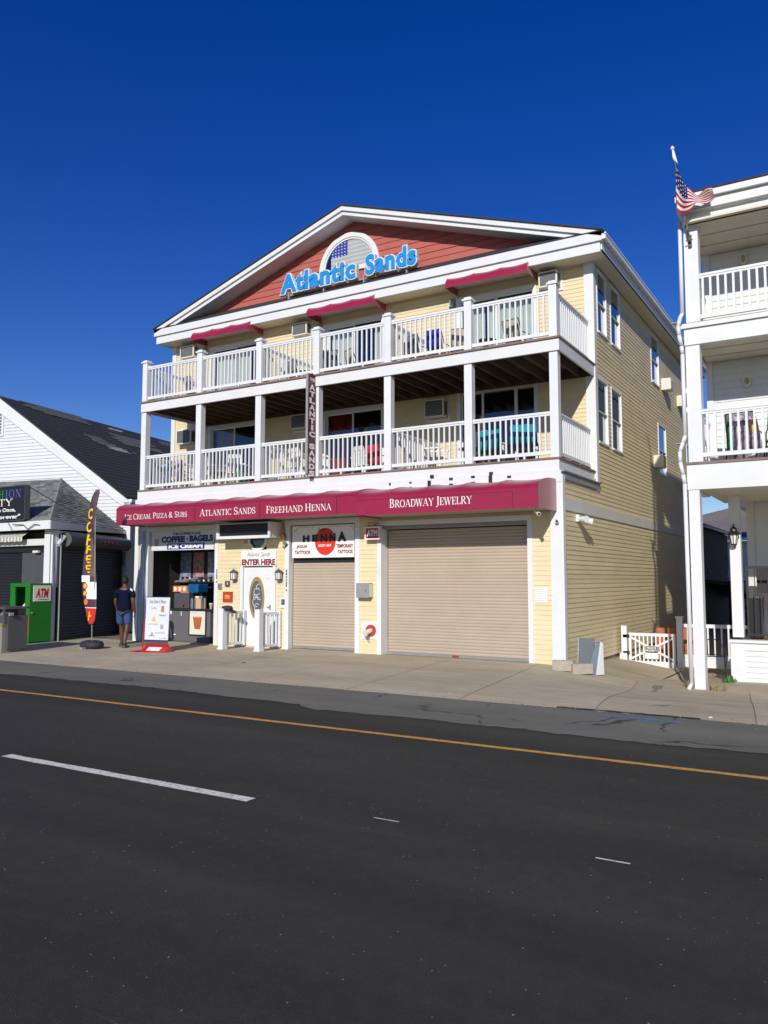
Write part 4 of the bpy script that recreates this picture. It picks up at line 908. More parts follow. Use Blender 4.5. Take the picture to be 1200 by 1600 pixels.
part('cone_print', 'orangeprint', CS, lambda m: (m.prism(FRONT, [(-14.50, 2.48), (-14.45, 2.60), (-14.45, 2.48)], -.03, -.026), m.fbox(FRONT, -14.52, -14.45, -.03, -.026, 2.48, 2.62)))
part('cone_print', 'ink', CS, lambda m: m.prism(FRONT, [(-14.52, 2.62), (-14.45, 2.62), (-14.45, 2.92)], -.03, -.026))
# henna sign
HSg = flat_sign('henna_sign', 'white sign with red disc reading HENNA over the narrower tan shutter', FRONT, -11.96, -10.16, 2.20, 2.97, -.03, 'signwhite')
part('red_disc', 'redsun', HSg, lambda m: disc(m, FRONT, -10.98, 2.58, .30, .325, -.03, -.026, 32))
text('H', FRONT, -11.64, -11.44, 2.58, 2.74, -.020, 'ink', HSg, .07); text('E', FRONT, -11.36, -11.20, 2.58, 2.75, -.020, 'ink', HSg, .07); text('N', FRONT, -11.12, -10.92, 2.57, 2.76, -.020, 'ink', HSg, .07)
text('N', FRONT, -10.86, -10.68, 2.57, 2.77, -.020, 'ink', HSg, .07); text('A', FRONT, -10.62, -10.38, 2.57, 2.80, -.020, 'ink', HSg, .07)
text('Sami', FRONT, -11.20, -10.98, 2.83, 2.91, -.020, 'ink', HSg, 0, shear=.4)
text('BODY ART', FRONT, -11.17, -10.80, 2.455, 2.515, -.020, 'signwhite', HSg, .03)
text('JAGUA', FRONT, -11.83, -11.50, 2.42, 2.51, -.024, 'maroonprint', HSg, .04); text('TATTOOS', FRONT, -11.88, -11.42, 2.29, 2.375, -.024, 'maroonprint', HSg, .04)
text('TEMPORARY', FRONT, -10.66, -10.19, 2.42, 2.51, -.024, 'maroonprint', HSg, .04); text('TATTOOS', FRONT, -10.62, -10.20, 2.29, 2.375, -.024, 'maroonprint', HSg, .04)
part('corner_line', 'ink', HSg, lambda m: (m.fbox(FRONT, -11.78, -11.3, -.03, -.027, 2.935, 2.94), m.fbox(FRONT, -10.9, -10.24, -.03, -.027, 2.93, 2.935), m.prism(FRONT, [(-11.92, 2.82), (-11.915, 2.815), (-11.78, 2.935), (-11.785, 2.94)], -.03, -.027), m.prism(FRONT, [(-10.24, 2.935), (-10.245, 2.93), (-10.19, 2.85), (-10.185, 2.855)], -.03, -.027)))
# enter-here sign
EH = flat_sign('entry_sign', 'white board reading ENTER HERE above the white entry door', FRONT, -13.51, -12.40, 2.02, 2.40, .045, 'signwhite', thick=.03)
text('ENTER HERE', FRONT, -13.49, -12.42, 2.035, 2.185, .047, 'maroonprint', EH, .055); text('Atlantic Sands', FRONT, -13.33, -12.58, 2.25, 2.36, .047, 'ink', EH, -.006, shear=.45)
# boxed sign case beside the awning
LB = root('sign_case', (-13.1, 15.35, 2.68), 'white framed dark sign case under the awning, up over the entry door', 'sign')
part('case', 'shade_white', LB, lambda m: m.box(-13.92, -12.25, 15.13, 15.57, 2.70, 3.07)); part('face', 'black', LB, lambda m: m.box(-13.84, -12.31, 15.115, 15.13, 2.76, 3.04))
part('face_frame', 'white', LB, lambda m: (m.box(-13.94, -12.23, 15.09, 15.14, 2.68, 2.74), m.box(-13.94, -13.86, 15.09, 15.14, 2.74, 3.07), m.box(-12.29, -12.23, 15.09, 15.14, 2.74, 3.07)))
PS = flat_sign('price_card', 'small pinkish card below the dark sign case over the entry door', FRONT, -13.50, -13.27, 2.54, 2.70, .02, 'cream'); text('1808', FRONT, -13.46, -13.31, 2.58, 2.67, .022, 'redprint', PS, .02)
# ATM sign hanging from a scroll bracket
AS = root('hanging_sign', (-9.62, 15.5, 2.6), 'small red hanging sign reading ATM left of the wide shutter', 'sign')
FAs = Frame((0, 15.40, 0), (1, 0, 0), (0, -1, 0)); part('board', 'redprint', AS, lambda m: m.fbox(FAs, -9.70, -9.36, -.02, 0, 2.61, 2.84)); part('border', 'signwhite', AS, lambda m: (m.fbox(FAs, -9.73, -9.70, -.02, .004, 2.58, 2.87), m.fbox(FAs, -9.36, -9.33, -.02, .004, 2.58, 2.87), m.fbox(FAs, -9.70, -9.36, -.02, .004, 2.84, 2.87), m.fbox(FAs, -9.70, -9.36, -.02, .004, 2.58, 2.61)))
text('ATM', FAs, -9.67, -9.39, 2.655, 2.80, .003, 'signwhite', AS, .04)
def scroll(m, y, z, s=1):
    for (cu, cz, r, a0, a1) in ((-9.60, 2.93, .045, 0, 300), (-9.48, 2.94, .035, 60, 360), (-9.40, 2.92, .04, 0, 270)): 
        pts = [(cu + r * math.cos(R(a0 + (a1 - a0) * i / 10)), y, cz + r * math.sin(R(a0 + (a1 - a0) * i / 10))) for i in range(11)]; m.tube(pts, .006, 5)
part('scroll_bracket', 'ink', AS, lambda m: (scroll(m, 15.42, 0), m.tube([(-9.74, 15.42, 2.895), (-9.32, 15.42, 2.895), (-9.32, 15.58, 2.895)], .007, 5)))
# posted notice
PN = flat_sign('posted_notice', 'white paper notice on the yellow boards right of the wide shutter', FRONT, -5.745, -5.50, 1.22, 1.52, .022, 'signwhite', 'notice', thick=.004)
def scrib(m):
    for i in range(7):
        z = 1.48 - i * .037
        for j in range(5): m.fbox(FRONT, -5.73 + j * .044, -5.73 + j * .044 + random.uniform(.02, .038), .022, .0235, z - .006, z + .004)
part('print_lines', 'grey', PN, scrib)
# red plaque
RP = flat_sign('wall_plaque', 'red square plaque on the boards left of the entry door', FRONT, -14.12, -13.80, 1.10, 1.37, .035, 'redbox', 'plaque', thick=.03); text('OPEN', FRONT, -14.05, -13.88, 1.19, 1.29, .037, 'yellowprint', RP, .03)

# lamps either side of the entry door
def wall_lamp(x, z, label):
    L = root('wall_lantern', (x, 15.6, z), label, 'lamp', 'lanterns beside the entry door')
    part('back_plate', 'darkgrey', L, lambda m: m.box(x - .05, x + .05, 15.555, 15.585, z + .02, z + .24))
    part('roof_cap', 'darkgrey', L, lambda m: (m.lathe((x, 15.50, z), [(.11, .19), (.11, .20), (.015, .27)], 8), m.lathe((x, 15.50, z), [(.01, .27), (.01, .29)], 6)))
    part('glass_body', 'lampglass', L, lambda m: m.lathe((x, 15.50, z), [(.075, .03), (.082, .19)], 8))
    part('bars', 'darkgrey', L, lambda m: [m.cyl((x + .082 * math.cos(R(45 * i + 22)), 15.50 + .082 * math.sin(R(45 * i + 22)), z + .03), (x + .088 * math.cos(R(45 * i + 22)), 15.50 + .088 * math.sin(R(45 * i + 22)), z + .19), .005, n=5) for i in range(8)])
    part('base_ring', 'darkgrey', L, lambda m: m.lathe((x, 15.50, z), [(.085, 0), (.085, .03), (.09, .03)], 8))
wall_lamp(-13.71, 1.66, 'wall lantern with frosted glass left of the entry door')
wall_lamp(-12.27, 1.66, 'wall lantern with frosted glass right of the entry door')
K = root('keypad', (-13.97, 15.58, 1.5), 'small dark intercom box above the red plaque', 'intercom'); part('case', 'darkgrey', K, lambda m: m.box(-14.04, -13.90, 15.545, 15.585, 1.50, 1.64), bevel=.006); part('button', 'cream', K, lambda m: m.box(-13.96, -13.93, 15.538, 15.545, 1.55, 1.60))
K = root('doorbell_panel', (-12.17, 15.58, 1.0), 'dark entry panel on a white plate right of the door', 'intercom'); part('plate', 'white', K, lambda m: m.box(-12.27, -12.06, 15.56, 15.585, .99, 1.25)); part('panel', 'darkgrey', K, lambda m: m.box(-12.22, -12.12, 15.545, 15.56, 1.07, 1.20), bevel=.004); part('handset', 'grey', K, lambda m: m.box(-12.19, -12.16, 15.535, 15.545, 1.11, 1.17))
K = root('meter_box', (-14.22, 15.55, 1.43), 'small grey socket box beside the coffee opening', 'socket box'); part('case', 'grey', K, lambda m: m.box(-14.27, -14.17, 15.53, 15.585, 1.43, 1.58), bevel=.006); part('cover', 'steel', K, lambda m: m.box(-14.25, -14.19, 15.522, 15.53, 1.46, 1.55))
K = root('beacon', (-12.46, 15.5, 2.73), 'orange beacon with loose cable at the right of the dark sign case', 'beacon'); part('lens', 'orangeprint', K, lambda m: m.lathe((-12.17, 15.50, 2.73), [(.05, 0), (.05, .05), (.02, .09)], 10)); part('cable', 'darkgrey', K, lambda m: m.tube([(-12.17, 15.52, 3.05), (-12.13, 15.53, 2.8), (-12.08, 15.53, 2.72), (-12.14, 15.55, 2.62), (-12.08, 15.55, 2.52), (-12.15, 15.55, 2.44), (-12.2, 15.55, 2.5)], .012, 6)); part('flood_head', 'grey', K, lambda m: m.cyl((-12.12, 15.5, 2.6), (-12.05, 15.45, 2.55), .04, .05))
K = root('junction_box', (-9.8, 15.5, 1.25), 'grey metal electrical box between the two tan shutters', 'electrical box'); part('case', 'grey', K, lambda m: m.box(-9.96, -9.62, 15.40, 15.585, 1.27, 1.60), bevel=.006); part('latch', 'steel', K, lambda m: m.box(-9.72, -9.69, 15.39, 15.40, 1.40, 1.47)); part('side_panel', 'cream', K, lambda m: m.box(-9.619, -9.614, 15.42, 15.57, 1.29, 1.58))
K = root('fire_hose_connection', (-9.72, 15.5, .4), 'capped brass fire department inlet with red ring low beside the wide shutter', 'fire inlet')
part('plate', 'white', K, lambda m: m.box(-9.92, -9.46, 15.572, 15.588, .33, .73)); m = MB(); ring(m, FRONT, -9.66, .53, .06, .13, .03, .06); m.build('red_ring', 'redbox', K)
part('inlet', 'cream', K, lambda m: (m.cyl((-9.66, 15.57, .53), (-9.70, 15.40, .48), .055, .06, 12), m.cyl((-9.70, 15.40, .48), (-9.705, 15.37, .47), .072, .072, 12))); part('chain', 'grey', K, lambda m: m.tube([(-9.70, 15.38, .42), (-9.69, 15.40, .34), (-9.66, 15.5, .30)], .006, 5))
def camera_unit(label, p, q, base):
    K = root('security_camera', p, label, 'security camera'); part('housing', 'white_pvc', K, lambda m: (m.cyl(p, q, .035, .038, 12))); part('arm', 'white_pvc', K, lambda m: m.cyl(base, p, .014)); part('lens', 'ink', K, lambda m: m.cyl(q, Vector(q) + (Vector(q) - Vector(p)).normalized() * .004, .026))
camera_unit('white bullet camera hanging under the right end of the jewelry awning', (-5.42, 14.75, 3.00), (-5.30, 14.62, 2.93), (-5.42, 14.8, 3.08))
camera_unit('small white dome camera on the corner board below the awning end', (-5.25, 15.50, 2.86), (-5.23, 15.44, 2.84), (-5.25, 15.55, 2.88))
K = root('flood_light', (-5.18, 17.0, 3.0), 'white twin flood light on the alley wall below the grey belt board', 'flood light')
part('base', 'white_pvc', K, lambda m: m.box(-5.17, -5.10, 16.50, 16.64, 2.90, 3.04)); part('lamp_head', 'white_pvc', K, lambda m: m.cyl((-5.10, 16.52, 2.95), (-4.92, 16.42, 2.93), .04, .075, 12)); part('lamp_head', 'white_pvc', K, lambda m: m.cyl((-5.10, 16.66, 2.95), (-4.93, 16.80, 2.90), .04, .075, 12)); part('sensor', 'white_pvc', K, lambda m: m.cyl((-5.10, 16.58, 2.93), (-4.97, 16.60, 2.86), .03, .03, 10))
# bulkhead lamps beside the upper balcony doors
for lab, x, z in (('grey bulkhead lamp left of the right top floor balcony door', -8.78, 8.55), ('grey bulkhead lamp left of the middle top floor balcony door', -12.93, 8.60), ('grey bulkhead lamp left of the left top floor balcony door', -17.28, 8.58)):
    K = root('bulkhead_lamp', (x, 18.08, z), lab, 'lamp', 'bulkhead lamps on the top floor'); part('body', 'grey', K, lambda m: (m.box(x - .07, x + .07, 18.02, 18.085, z, z + .28),), bevel=.01); part('lens', 'lampglass', K, lambda m: m.cyl((x, 18.02, z + .1), (x, 17.93, z + .1), .055, .045, 12))

# short stair rails each side of the entry door
def stair_rail(x, label, y0=14.78, y1=15.5):
    K = root('entry_railing', (x, y0, 0), label, 'railing', 'short railings at the entry door')
    part('post', 'white_pvc', K, lambda m: (m.box(x - .075, x + .075, y0 - .075, y0 + .075, 0, .98), m.box(x - .09, x + .09, y0 - .09, y0 + .09, 0, .03)), bevel=.005)
    part('top_rail', 'white_pvc', K, lambda m: m.box(x - .03, x + .03, y0 + .075, y1, .84, .90)); part('bottom_rail', 'white_pvc', K, lambda m: m.box(x - .03, x + .03, y0 + .075, y1, .08, .15))
    for i in range(4): part('baluster', 'white_pvc', K, lambda m: m.box(x - .02, x + .02, y0 + .2 + i * .15 - .02, y0 + .2 + i * .15 + .02, .15, .84))
    part('end_post', 'white_pvc', K, lambda m: m.box(x - .05, x + .05, y1, y1 + .07, 0.05, .92))
stair_rail(-13.40, 'short white railing left of the entry door with a dark cap on its post')
stair_rail(-12.27, 'short white railing right of the entry door, its post bare')
K = root('cap', (-13.36, 14.85, .98), 'dark floppy cloth cap lying on the left entry railing', 'hat')
part('crown', 'sandbag', K, lambda m: m.lathe((-13.33, 14.86, .95), [(.10, -.02), (.125, .03), (.10, .085), (.03, .10)], 12, 1.25, 1)); part('brim', 'sandbag', K, lambda m: m.hexa([(-13.32, 14.76, .93), (-13.14, 14.85, .87), (-13.14, 15.0, .87), (-13.30, 15.0, .93), (-13.32, 14.76, .97), (-13.13, 14.85, .90), (-13.13, 15.0, .90), (-13.30, 15.0, .97)]), bevel=.01)

# ================================================================ coffee counter
K = root('coffee_counter', (-15.65, 16.1, 0), 'grey service counter with a dark top in the coffee opening', 'counter')
part('cabinet', 'counter', K, lambda m: m.box(-16.48, -14.86, 15.92, 16.5, .03, .84)); part('worktop', 'ink', K, lambda m: m.box(-16.6, -14.5, 15.88, 16.55, .84, .90), bevel=.005); part('end_cabinet', 'darkgrey', K, lambda m: m.box(-14.84, -14.5, 15.98, 16.5, .03, .84))
part('label_tag', 'signwhite', K, lambda m: (m.box(-16.32, -16.27, 15.912, 15.92, .74, .83), m.box(-15.92, -15.90, 15.912, 15.92, .70, .82), m.box(-16.18, -16.10, 15.912, 15.92, .18, .21)))
CP = flat_sign('cup_poster', 'framed cream poster of an iced drink cup on the counter front', Frame((0, 15.92, 0), (1, 0, 0), (0, -1, 0)), -15.58, -15.02, .22, .84, .02, 'cream', 'poster', 'ink', .015, .03)
FC = Frame((0, 15.90, 0), (1, 0, 0), (0, -1, 0))
part('cup_drawing', 'orangewood', CP, lambda m: m.prism(FC, [(-15.40, .36), (-15.20, .36), (-15.14, .66), (-15.46, .66)], .001, .004)); part('cup_band', 'orangeprint', CP, lambda m: m.fbox(FC, -15.46, -15.14, .004, .007, .655, .69)); part('poster_sky', 'signface', CP, lambda m: m.fbox(FC, -15.57, -15.03, .001, .003, .76, .83))
K = root('slush_machine', (-15.8, 16.2, .9), 'drink dispenser with blue and orange tanks on the coffee counter', 'drink machine')
part('base', 'darkgrey', K, lambda m: m.box(-16.28, -15.72, 16.0, 16.45, .90, 1.30), bevel=.01); part('print_panel', 'orangeprint', K, lambda m: m.box(-16.30, -15.78, 15.975, 16.0, 1.34, 1.50))
for i in range(3): part('print_dot', 'signwhite', K, lambda m: disc(m, Frame((0, 15.975, 0), (1, 0, 0), (0, -1, 0)), -16.21 + i * .17, 1.42, .05, .06, .001, .005, 12))
part('tank', 'slush_blue', K, lambda m: m.box(-15.77, -15.40, 16.0, 16.4, 1.32, 1.56), bevel=.03); part('lid', 'steel', K, lambda m: m.hexa([(-16.25, 15.98, 1.60), (-15.38, 15.98, 1.70), (-15.38, 16.42, 1.70), (-16.25, 16.42, 1.60), (-16.25, 15.98, 1.64), (-15.38, 15.98, 1.74), (-15.38, 16.42, 1.74), (-16.25, 16.42, 1.64)])); part('tap', 'redprint', K, lambda m: m.cyl((-15.9, 15.97, 1.02), (-15.9, 15.93, .96), .02))
for lab, x, r in (('left steel flask on the coffee counter', -15.58, .05), ('middle steel flask on the coffee counter', -15.45, .045), ('tall steel flask right of the paper bag', -15.12, .045)):
    K = root('steel_flask', (x, 15.98, .9), lab, 'flask', 'steel flasks on the counter'); part('body', 'steel', K, lambda m: m.lathe((x, 15.98, .90), [(r, 0), (r, .24), (r * .7, .28)], 12)); part('lid', 'black', K, lambda m: m.lathe((x, 15.98, .90), [(r * .7, .28), (r * .7, .31)], 12))
K = root('paper_bag', (-15.3, 15.98, .9), 'brown paper bag standing on the coffee counter', 'bag'); part('bag_body', 'paper', K, lambda m: m.hexa([(-15.40, 15.93, .9), (-15.22, 15.93, .9), (-15.22, 16.03, .9), (-15.40, 16.03, .9), (-15.42, 15.95, 1.2), (-15.24, 15.95, 1.16), (-15.24, 16.0, 1.16), (-15.42, 16.0, 1.2)])); part('napkin', 'signwhite', K, lambda m: m.box(-15.43, -15.30, 15.94, 16.0, 1.19, 1.23))
for lab, x in (('paper cup second from the right edge of the coffee counter', -14.87), ('paper cup at the right edge of the coffee counter', -14.67)):
    K = root('paper_cup', (x, 15.95, .9), lab, 'cup', 'paper cups on the counter'); part('cup_body', 'paper', K, lambda m: m.lathe((x, 15.95, .90), [(.035, 0), (.05, .13)], 12)); part('rim', 'signwhite', K, lambda m: m.lathe((x, 15.95, .90), [(.053, .13), (.053, .15), (.02, .155)], 12))
FW = Frame((0, 16.92, 0), (1, 0, 0), (0, -1, 0))
K = root('menu_wall', (-16.4, 16.97, .6), 'dim menu boards on the back wall of the coffee stand', 'menu board')
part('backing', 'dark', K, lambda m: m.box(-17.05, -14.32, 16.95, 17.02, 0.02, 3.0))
for (a, b, c, d, mt) in ((-16.95, -16.55, 1.75, 2.45, 'menu'), (-16.45, -16.05, 1.75, 2.45, 'menu2'), (-15.9, -15.5, 1.75, 2.45, 'menu'), (-15.4, -15.05, 1.75, 2.45, 'menu2'), (-16.95, -16.6, .95, 1.5, 'menu2'), (-16.5, -16.1, .85, 1.5, 'menu')):
    part('menu_board', mt, K, lambda m: m.fbox(FW, a, b, .0, .03, c, d))
K = root('wall_shelf', (-16.0, 16.8, 1.6), 'dark shelf with small bottles below the menu boards', 'shelf')
part('board', 'black', K, lambda m: m.box(-17.0, -15.2, 16.72, 16.92, 1.58, 1.62))
for i in range(9): part('bottle', ('grey', 'menu2', 'cream')[i % 3], K, lambda m: m.lathe((-16.85 + i * .18, 16.80, 1.62), [(.03, 0), (.03, .09), (.012, .13)], 8))
K = root('lamp_tube', (-15.1, 16.6, .9), 'thin pale upright tube on a stand inside the coffee stand', 'stand'); part('tube', 'lampglass', K, lambda m: m.cyl((-15.1, 16.65, 1.35), (-15.1, 16.65, 2.05), .015)); part('foot', 'black', K, lambda m: m.lathe((-15.1, 16.65, 0), [(.14, 0), (.14, .03), (.03, .06), (.02, 1.36)], 12))

# ================================================================ balcony furniture
def metal_chair(cloth, label, grp):
    K = proto_root('balcony_chair', label, 'chair', grp)
    part('frame', 'ink', K, lambda m: (m.tube([(-.27, -.28, .0), (-.27, -.22, .60), (-.27, .18, .62), (-.25, .30, .95)], .013, 6), m.tube([(.27, -.28, .0), (.27, -.22, .60), (.27, .18, .62), (.25, .30, .95)], .013, 6), m.tube([(-.27, .30, 0), (-.26, .1, .42), (-.26, -.24, .42)], .013, 6), m.tube([(.27, .30, 0), (.26, .1, .42), (.26, -.24, .42)], .013, 6), m.tube([(-.25, .30, .95), (.25, .30, .95)], .013, 6)))
    m = MB(); rows = []
    for (y, z) in ((-.26, .43), (0, .39), (.16, .40), (.22, .56), (.27, .76), (.30, .94)): rows.append([(-.24 + .06 * i, y, z - .01 * math.sin(math.pi * i / 8)) for i in range(9)])
    m.grid(rows); m.build('sling', cloth, K, smooth=True, solid=.006); return K
def resin_chair(label, grp):
    K = proto_root('resin_chair', label, 'chair', grp)
    part('seat', 'plastic', K, lambda m: m.box(-.24, .24, -.24, .22, .40, .43), bevel=.01)
    for sx in (-1, 1):
        for y in (-.22, .22): part('leg', 'plastic', K, lambda m: m.cyl((sx * .25, y * 1.1, 0), (sx * .22, y, .41), .022, .028, 8))
        part('armrest', 'plastic', K, lambda m: (m.box(sx * .27 - .03, sx * .27 + .03, -.24, .24, .62, .65), m.box(sx * .27 - .015, sx * .27 + .015, -.2, -.16, .4, .62)))
    b = part('backrest', 'plastic', K, lambda m: m.hexa([(-.22, .21, .80), (.22, .21, .80), (.22, .24, .80), (-.22, .24, .80), (-.18, .25, .90), (.18, .25, .90), (.18, .28, .90), (-.18, .28, .90)]))
    for i in range(5): part('back_slat', 'plastic', b, lambda m: m.box(-.20 + i * .09, -.15 + i * .09, .205, .225, .43, .80))
    return K
def place(proto, used, x, y, z, rz, label):
    o = proto if not used else dup(proto)
    o.location = (x, y, z); o.rotation_euler = (0, 0, R(rz)); o['label'] = label; return o
RG = 'white resin chairs on the first balcony'
rc = resin_chair('', RG)
for i, (x, y, rz, lab) in enumerate(((-15.25, 16.5, 150, 'white resin chair behind the second rail bay of the first balcony, left one'), (-14.60, 16.6, 200, 'white resin chair behind the second rail bay of the first balcony, right one'),
        (-13.20 + .75, 16.6, 170, 'white resin chair nearest the dividing rail left of the vertical sign'), (-12.0, 16.7, 190, 'white resin chair just left of the vertical maroon sign on the first balcony'),
        (-11.0 + .15, 17.2, 165, 'white resin chair in front of the red curtained balcony door'), (-8.98 + .25, 17.0, 100, 'white resin chair tucked against the dividing rail right of the red chair'), (-7.30, 16.9, 160, 'white resin chair beside the small table left of the teal towels'))):
    place(rc, i > 0, x, y, Z1, rz, lab)
MG = 'dark framed balcony chairs'
def towel_on(K, mat, name='towel'):
    m = MB(); rows = []
    for (y, z) in ((.20, .50), (.235, .72), (.285, .985), (.325, .99), (.335, .72), (.34, .5)): rows.append([(-.27 + .06 * i, y + .006 * math.sin(i * 2.1), z + .006 * math.cos(i * 1.7)) for i in range(10)])
    m.grid(rows); return m.build(name, mat, K, smooth=True, solid=.012)
def towel_thing(x, y, z, rz, mat, label, wide=1.0):
    """a towel is not part of the chair it hangs on"""
    K = root('towel', (x, y, z), label, 'towel', rz=R(rz)); m = MB(); rows = []
    for (yy, zz) in ((.17, .44), (.20, .60), (.255, .82), (.285, .985), (.325, .99), (.335, .72), (.34, .5)): rows.append([((-.29 + .064 * i) * wide, yy + .008 * math.sin(i * 2.1 + zz * 3), zz + .008 * math.cos(i * 1.7)) for i in range(10)])
    m.grid(rows); m.build('towel_cloth', mat, K, smooth=True, solid=.012); K.scale = (.88, .88, .865); return K
for (x, y, z, rz, cloth, lab) in (
        (-17.05, 16.5, Z1, 175, 'bluestripe', 'blue and white patterned chair at the far left end of the first balcony'), (-16.45, 16.5, Z1, 165, 'cream', 'chair under the multicoloured towel at the left end of the first balcony'),
        (-10.15, 16.7, Z1, 170, 'redcloth', 'red chair in front of the middle first floor balcony door'), (-7.00, 16.55, Z1, 170, 'greycloth', 'left dark chair under a teal towel'), (-6.28, 16.55, Z1, 190, 'greycloth', 'right dark chair under a teal towel'),
        (-16.35, 16.7, Z2, 160, 'greycloth', 'dark chair low behind the second left newel of the top balcony'), (-12.75, 16.9, Z2, 160, 'greycloth', 'grey sling chair behind the third rail bay of the top balcony'), (-11.50, 16.6, Z2, 200, 'greycloth', 'left of the two dark wire chairs in front of the middle top floor door'),
        (-10.85, 16.8, Z2, 150, 'beigecloth', 'right of the two chairs in front of the middle top floor door'), (-8.95, 16.6, Z2, 160, 'greycloth', 'dark chair left of the blue cloth on the top balcony'), (-8.42, 16.6, Z2, 175, 'greycloth', 'chair under the royal blue cloth on the top balcony'),
        (-7.90, 16.7, Z2, 200, 'beigecloth', 'beige chair right of the blue cloth on the top balcony'), (-6.50, 16.7, Z2, 165, 'beigecloth', 'beige sling chair near the right corner of the top balcony')):
    K = metal_chair(cloth, lab, MG); K.location = (x, y, z); K.rotation_euler = (0, 0, R(rz)); K.scale = (.88, .88, .86)
towel_thing(-7.00, 16.55, Z1 - .04, 170, 'teal', 'left teal towel over a chair on the first balcony', 1.1)
towel_thing(-6.28, 16.55, Z1 + .02, 190, 'teal', 'right teal towel over a chair on the first balcony', 1.15)
towel_thing(-16.45, 16.5, Z1, 165, 'plaid', 'multicoloured towel over a chair at the left end of the first balcony')
towel_thing(-8.42, 16.6, Z2, 175, 'bluecloth', 'royal blue cloth over a chair on the top balcony', .8)
def table(x, y, z, r, h, top, label):
    K = root('side_table', (x, y, z), label, 'table', 'small balcony tables'); part('table_top', top, K, lambda m: m.lathe((x, y, z), [(r, h - .03), (r, h)], 18))
    for i in range(3):
        a = R(120 * i + 20); part('leg', 'ink', K, lambda m: m.cyl((x + r * .8 * math.cos(a), y + r * .8 * math.sin(a), z), (x + r * .5 * math.cos(a), y + r * .5 * math.sin(a), z + h - .03), .013, n=6))
table(-7.62, 16.5, Z1, .24, .5, 'ink', 'small dark round table left of the teal towels'); table(-14.95, 16.2, Z1, .22, .42, 'ink', 'low dark table between white chairs in the second rail bay')
table(-7.15, 16.5, Z2, .22, .45, 'ink', 'low dark table beside the beige sling chair on the top balcony'); table(-12.2, 16.5, Z2, .22, .4, 'ink', 'low dark table in the third rail bay of the top balcony')
K = root('green_bag', (-14.15, 16.2, Z1), 'green bag at the right end of the second rail bay', 'bag'); part('bag_body', 'towel_green', K, lambda m: m.lathe((-14.15, 16.2, Z1), [(.12, 0), (.17, .12), (.15, .33), (.06, .42)], 12)); part('handle', 'teal', K, lambda m: m.tube([(-14.2, 16.2, Z1 + .4), (-14.15, 16.2, Z1 + .5), (-14.1, 16.2, Z1 + .4)], .01, 6))

# ================================================================ things on the sidewalk
# sandwich board on a red stand
K = root('menu_stand', (-14.3, 13.35, 0), 'white menu board on a red metal stand in front of the coffee opening', 'menu stand')
FM = rot_frame((-14.62, 13.45, 0), 12)
part('board', 'signface', K, lambda m: m.hexa([FM.p(0, .0, .27), FM.p(.64, .0, .27), FM.p(.64, -.03, .27), FM.p(0, -.03, .27), FM.p(0, -.05, 1.26), FM.p(.64, -.05, 1.26), FM.p(.64, -.08, 1.26), FM.p(0, -.08, 1.26)]), bevel=.004)
part('board_edge', 'navy', K, lambda m: (m.fbox(FM, -.008, .648, -.085, -.045, 1.26, 1.275), m.fbox(FM, -.008, .648, -.03, .004, .255, .27)))
part('lower_panel', 'darkgrey', K, lambda m: m.fbox(FM, .03, .60, -.06, -.03, .06, .26))
part('upright', 'redmetal', K, lambda m: (m.cyl(FM.p(-.04, .02, .0), FM.p(-.03, -.04, .72), .015), m.cyl(FM.p(.0, -.34, .0), FM.p(.0, -.1, 1.0), .012)))
part('foot_frame', 'redmetal', K, lambda m: (m.hexa([FM.p(-.1, .28, .0), FM.p(.74, .28, .0), FM.p(.74, -.04, .0), FM.p(-.1, -.04, .0), FM.p(.1, .22, .03), FM.p(.72, .22, .03), FM.p(.66, -.02, .17), FM.p(.05, -.02, .17)]), m.fbox(FM, -.2, -.04, -.02, .3, .0, .02)))
part('foot_label', 'signwhite', K, lambda m: m.face([FM.p(.2, .218, .040), FM.p(.56, .218, .040), FM.p(.56, .09, .112), FM.p(.2, .09, .112)]))
FMt = Frame(FM.p(0, .004, 0), FM.u, FM.n)
def tl(s_, a, b, c, d, mat='grey', **k):   # lettering on the leaning board, following its tilt
    vs, fs, x0, x1, y0, y1 = text_polys(s_, .005, 0, .2); m = MB()
    for v in vs:
        z = c + (v.y - y0) / (y1 - y0) * (d - c); m.v.append(FM.p(a + (v.x - x0) / (x1 - x0) * (b - a), .003 - .05 * (z - .27) / .99, z))
    m.f = list(fs); m.mi = [0] * len(fs); m.build('lettering', mat, K)
tl('Ice Don\'s Place', .10, .54, 1.12, 1.21, 'darkgrey'); tl('Coffee', .14, .30, .99, 1.03, 'grey'); tl('Bagels', .38, .56, .82, .86, 'navy'); tl('Ice Cream', .10, .36, .62, .66, 'grey'); tl('Smoothies', .28, .56, .42, .46, 'grey'); tl('open daily', .40, .60, .30, .325, 'navy')
def pic(m, a, b, c, d):
    f = lambda u, z: FM.p(u, .004 - .05 * (z - .27) / .99, z); m.face([f(a, c), f(b, c), f(b, d), f(a, d)])
part('cup_print', 'brass', K, lambda m: pic(m, .42, .50, .92, 1.06)); part('bagel_print', 'yellowprint', K, lambda m: [pic(m, .17 + .02 * i, .29 - .015 * i, .70 + .035 * i, .735 + .035 * i) for i in range(4)])
part('cone_print', 'grey', K, lambda m: [pic(m, .42 + .03 * i, .44 + .03 * i, .53, .63) for i in range(3)]); part('cake_print', 'brass', K, lambda m: (pic(m, .12, .28, .355, .375), pic(m, .18, .22, .375, .44)))

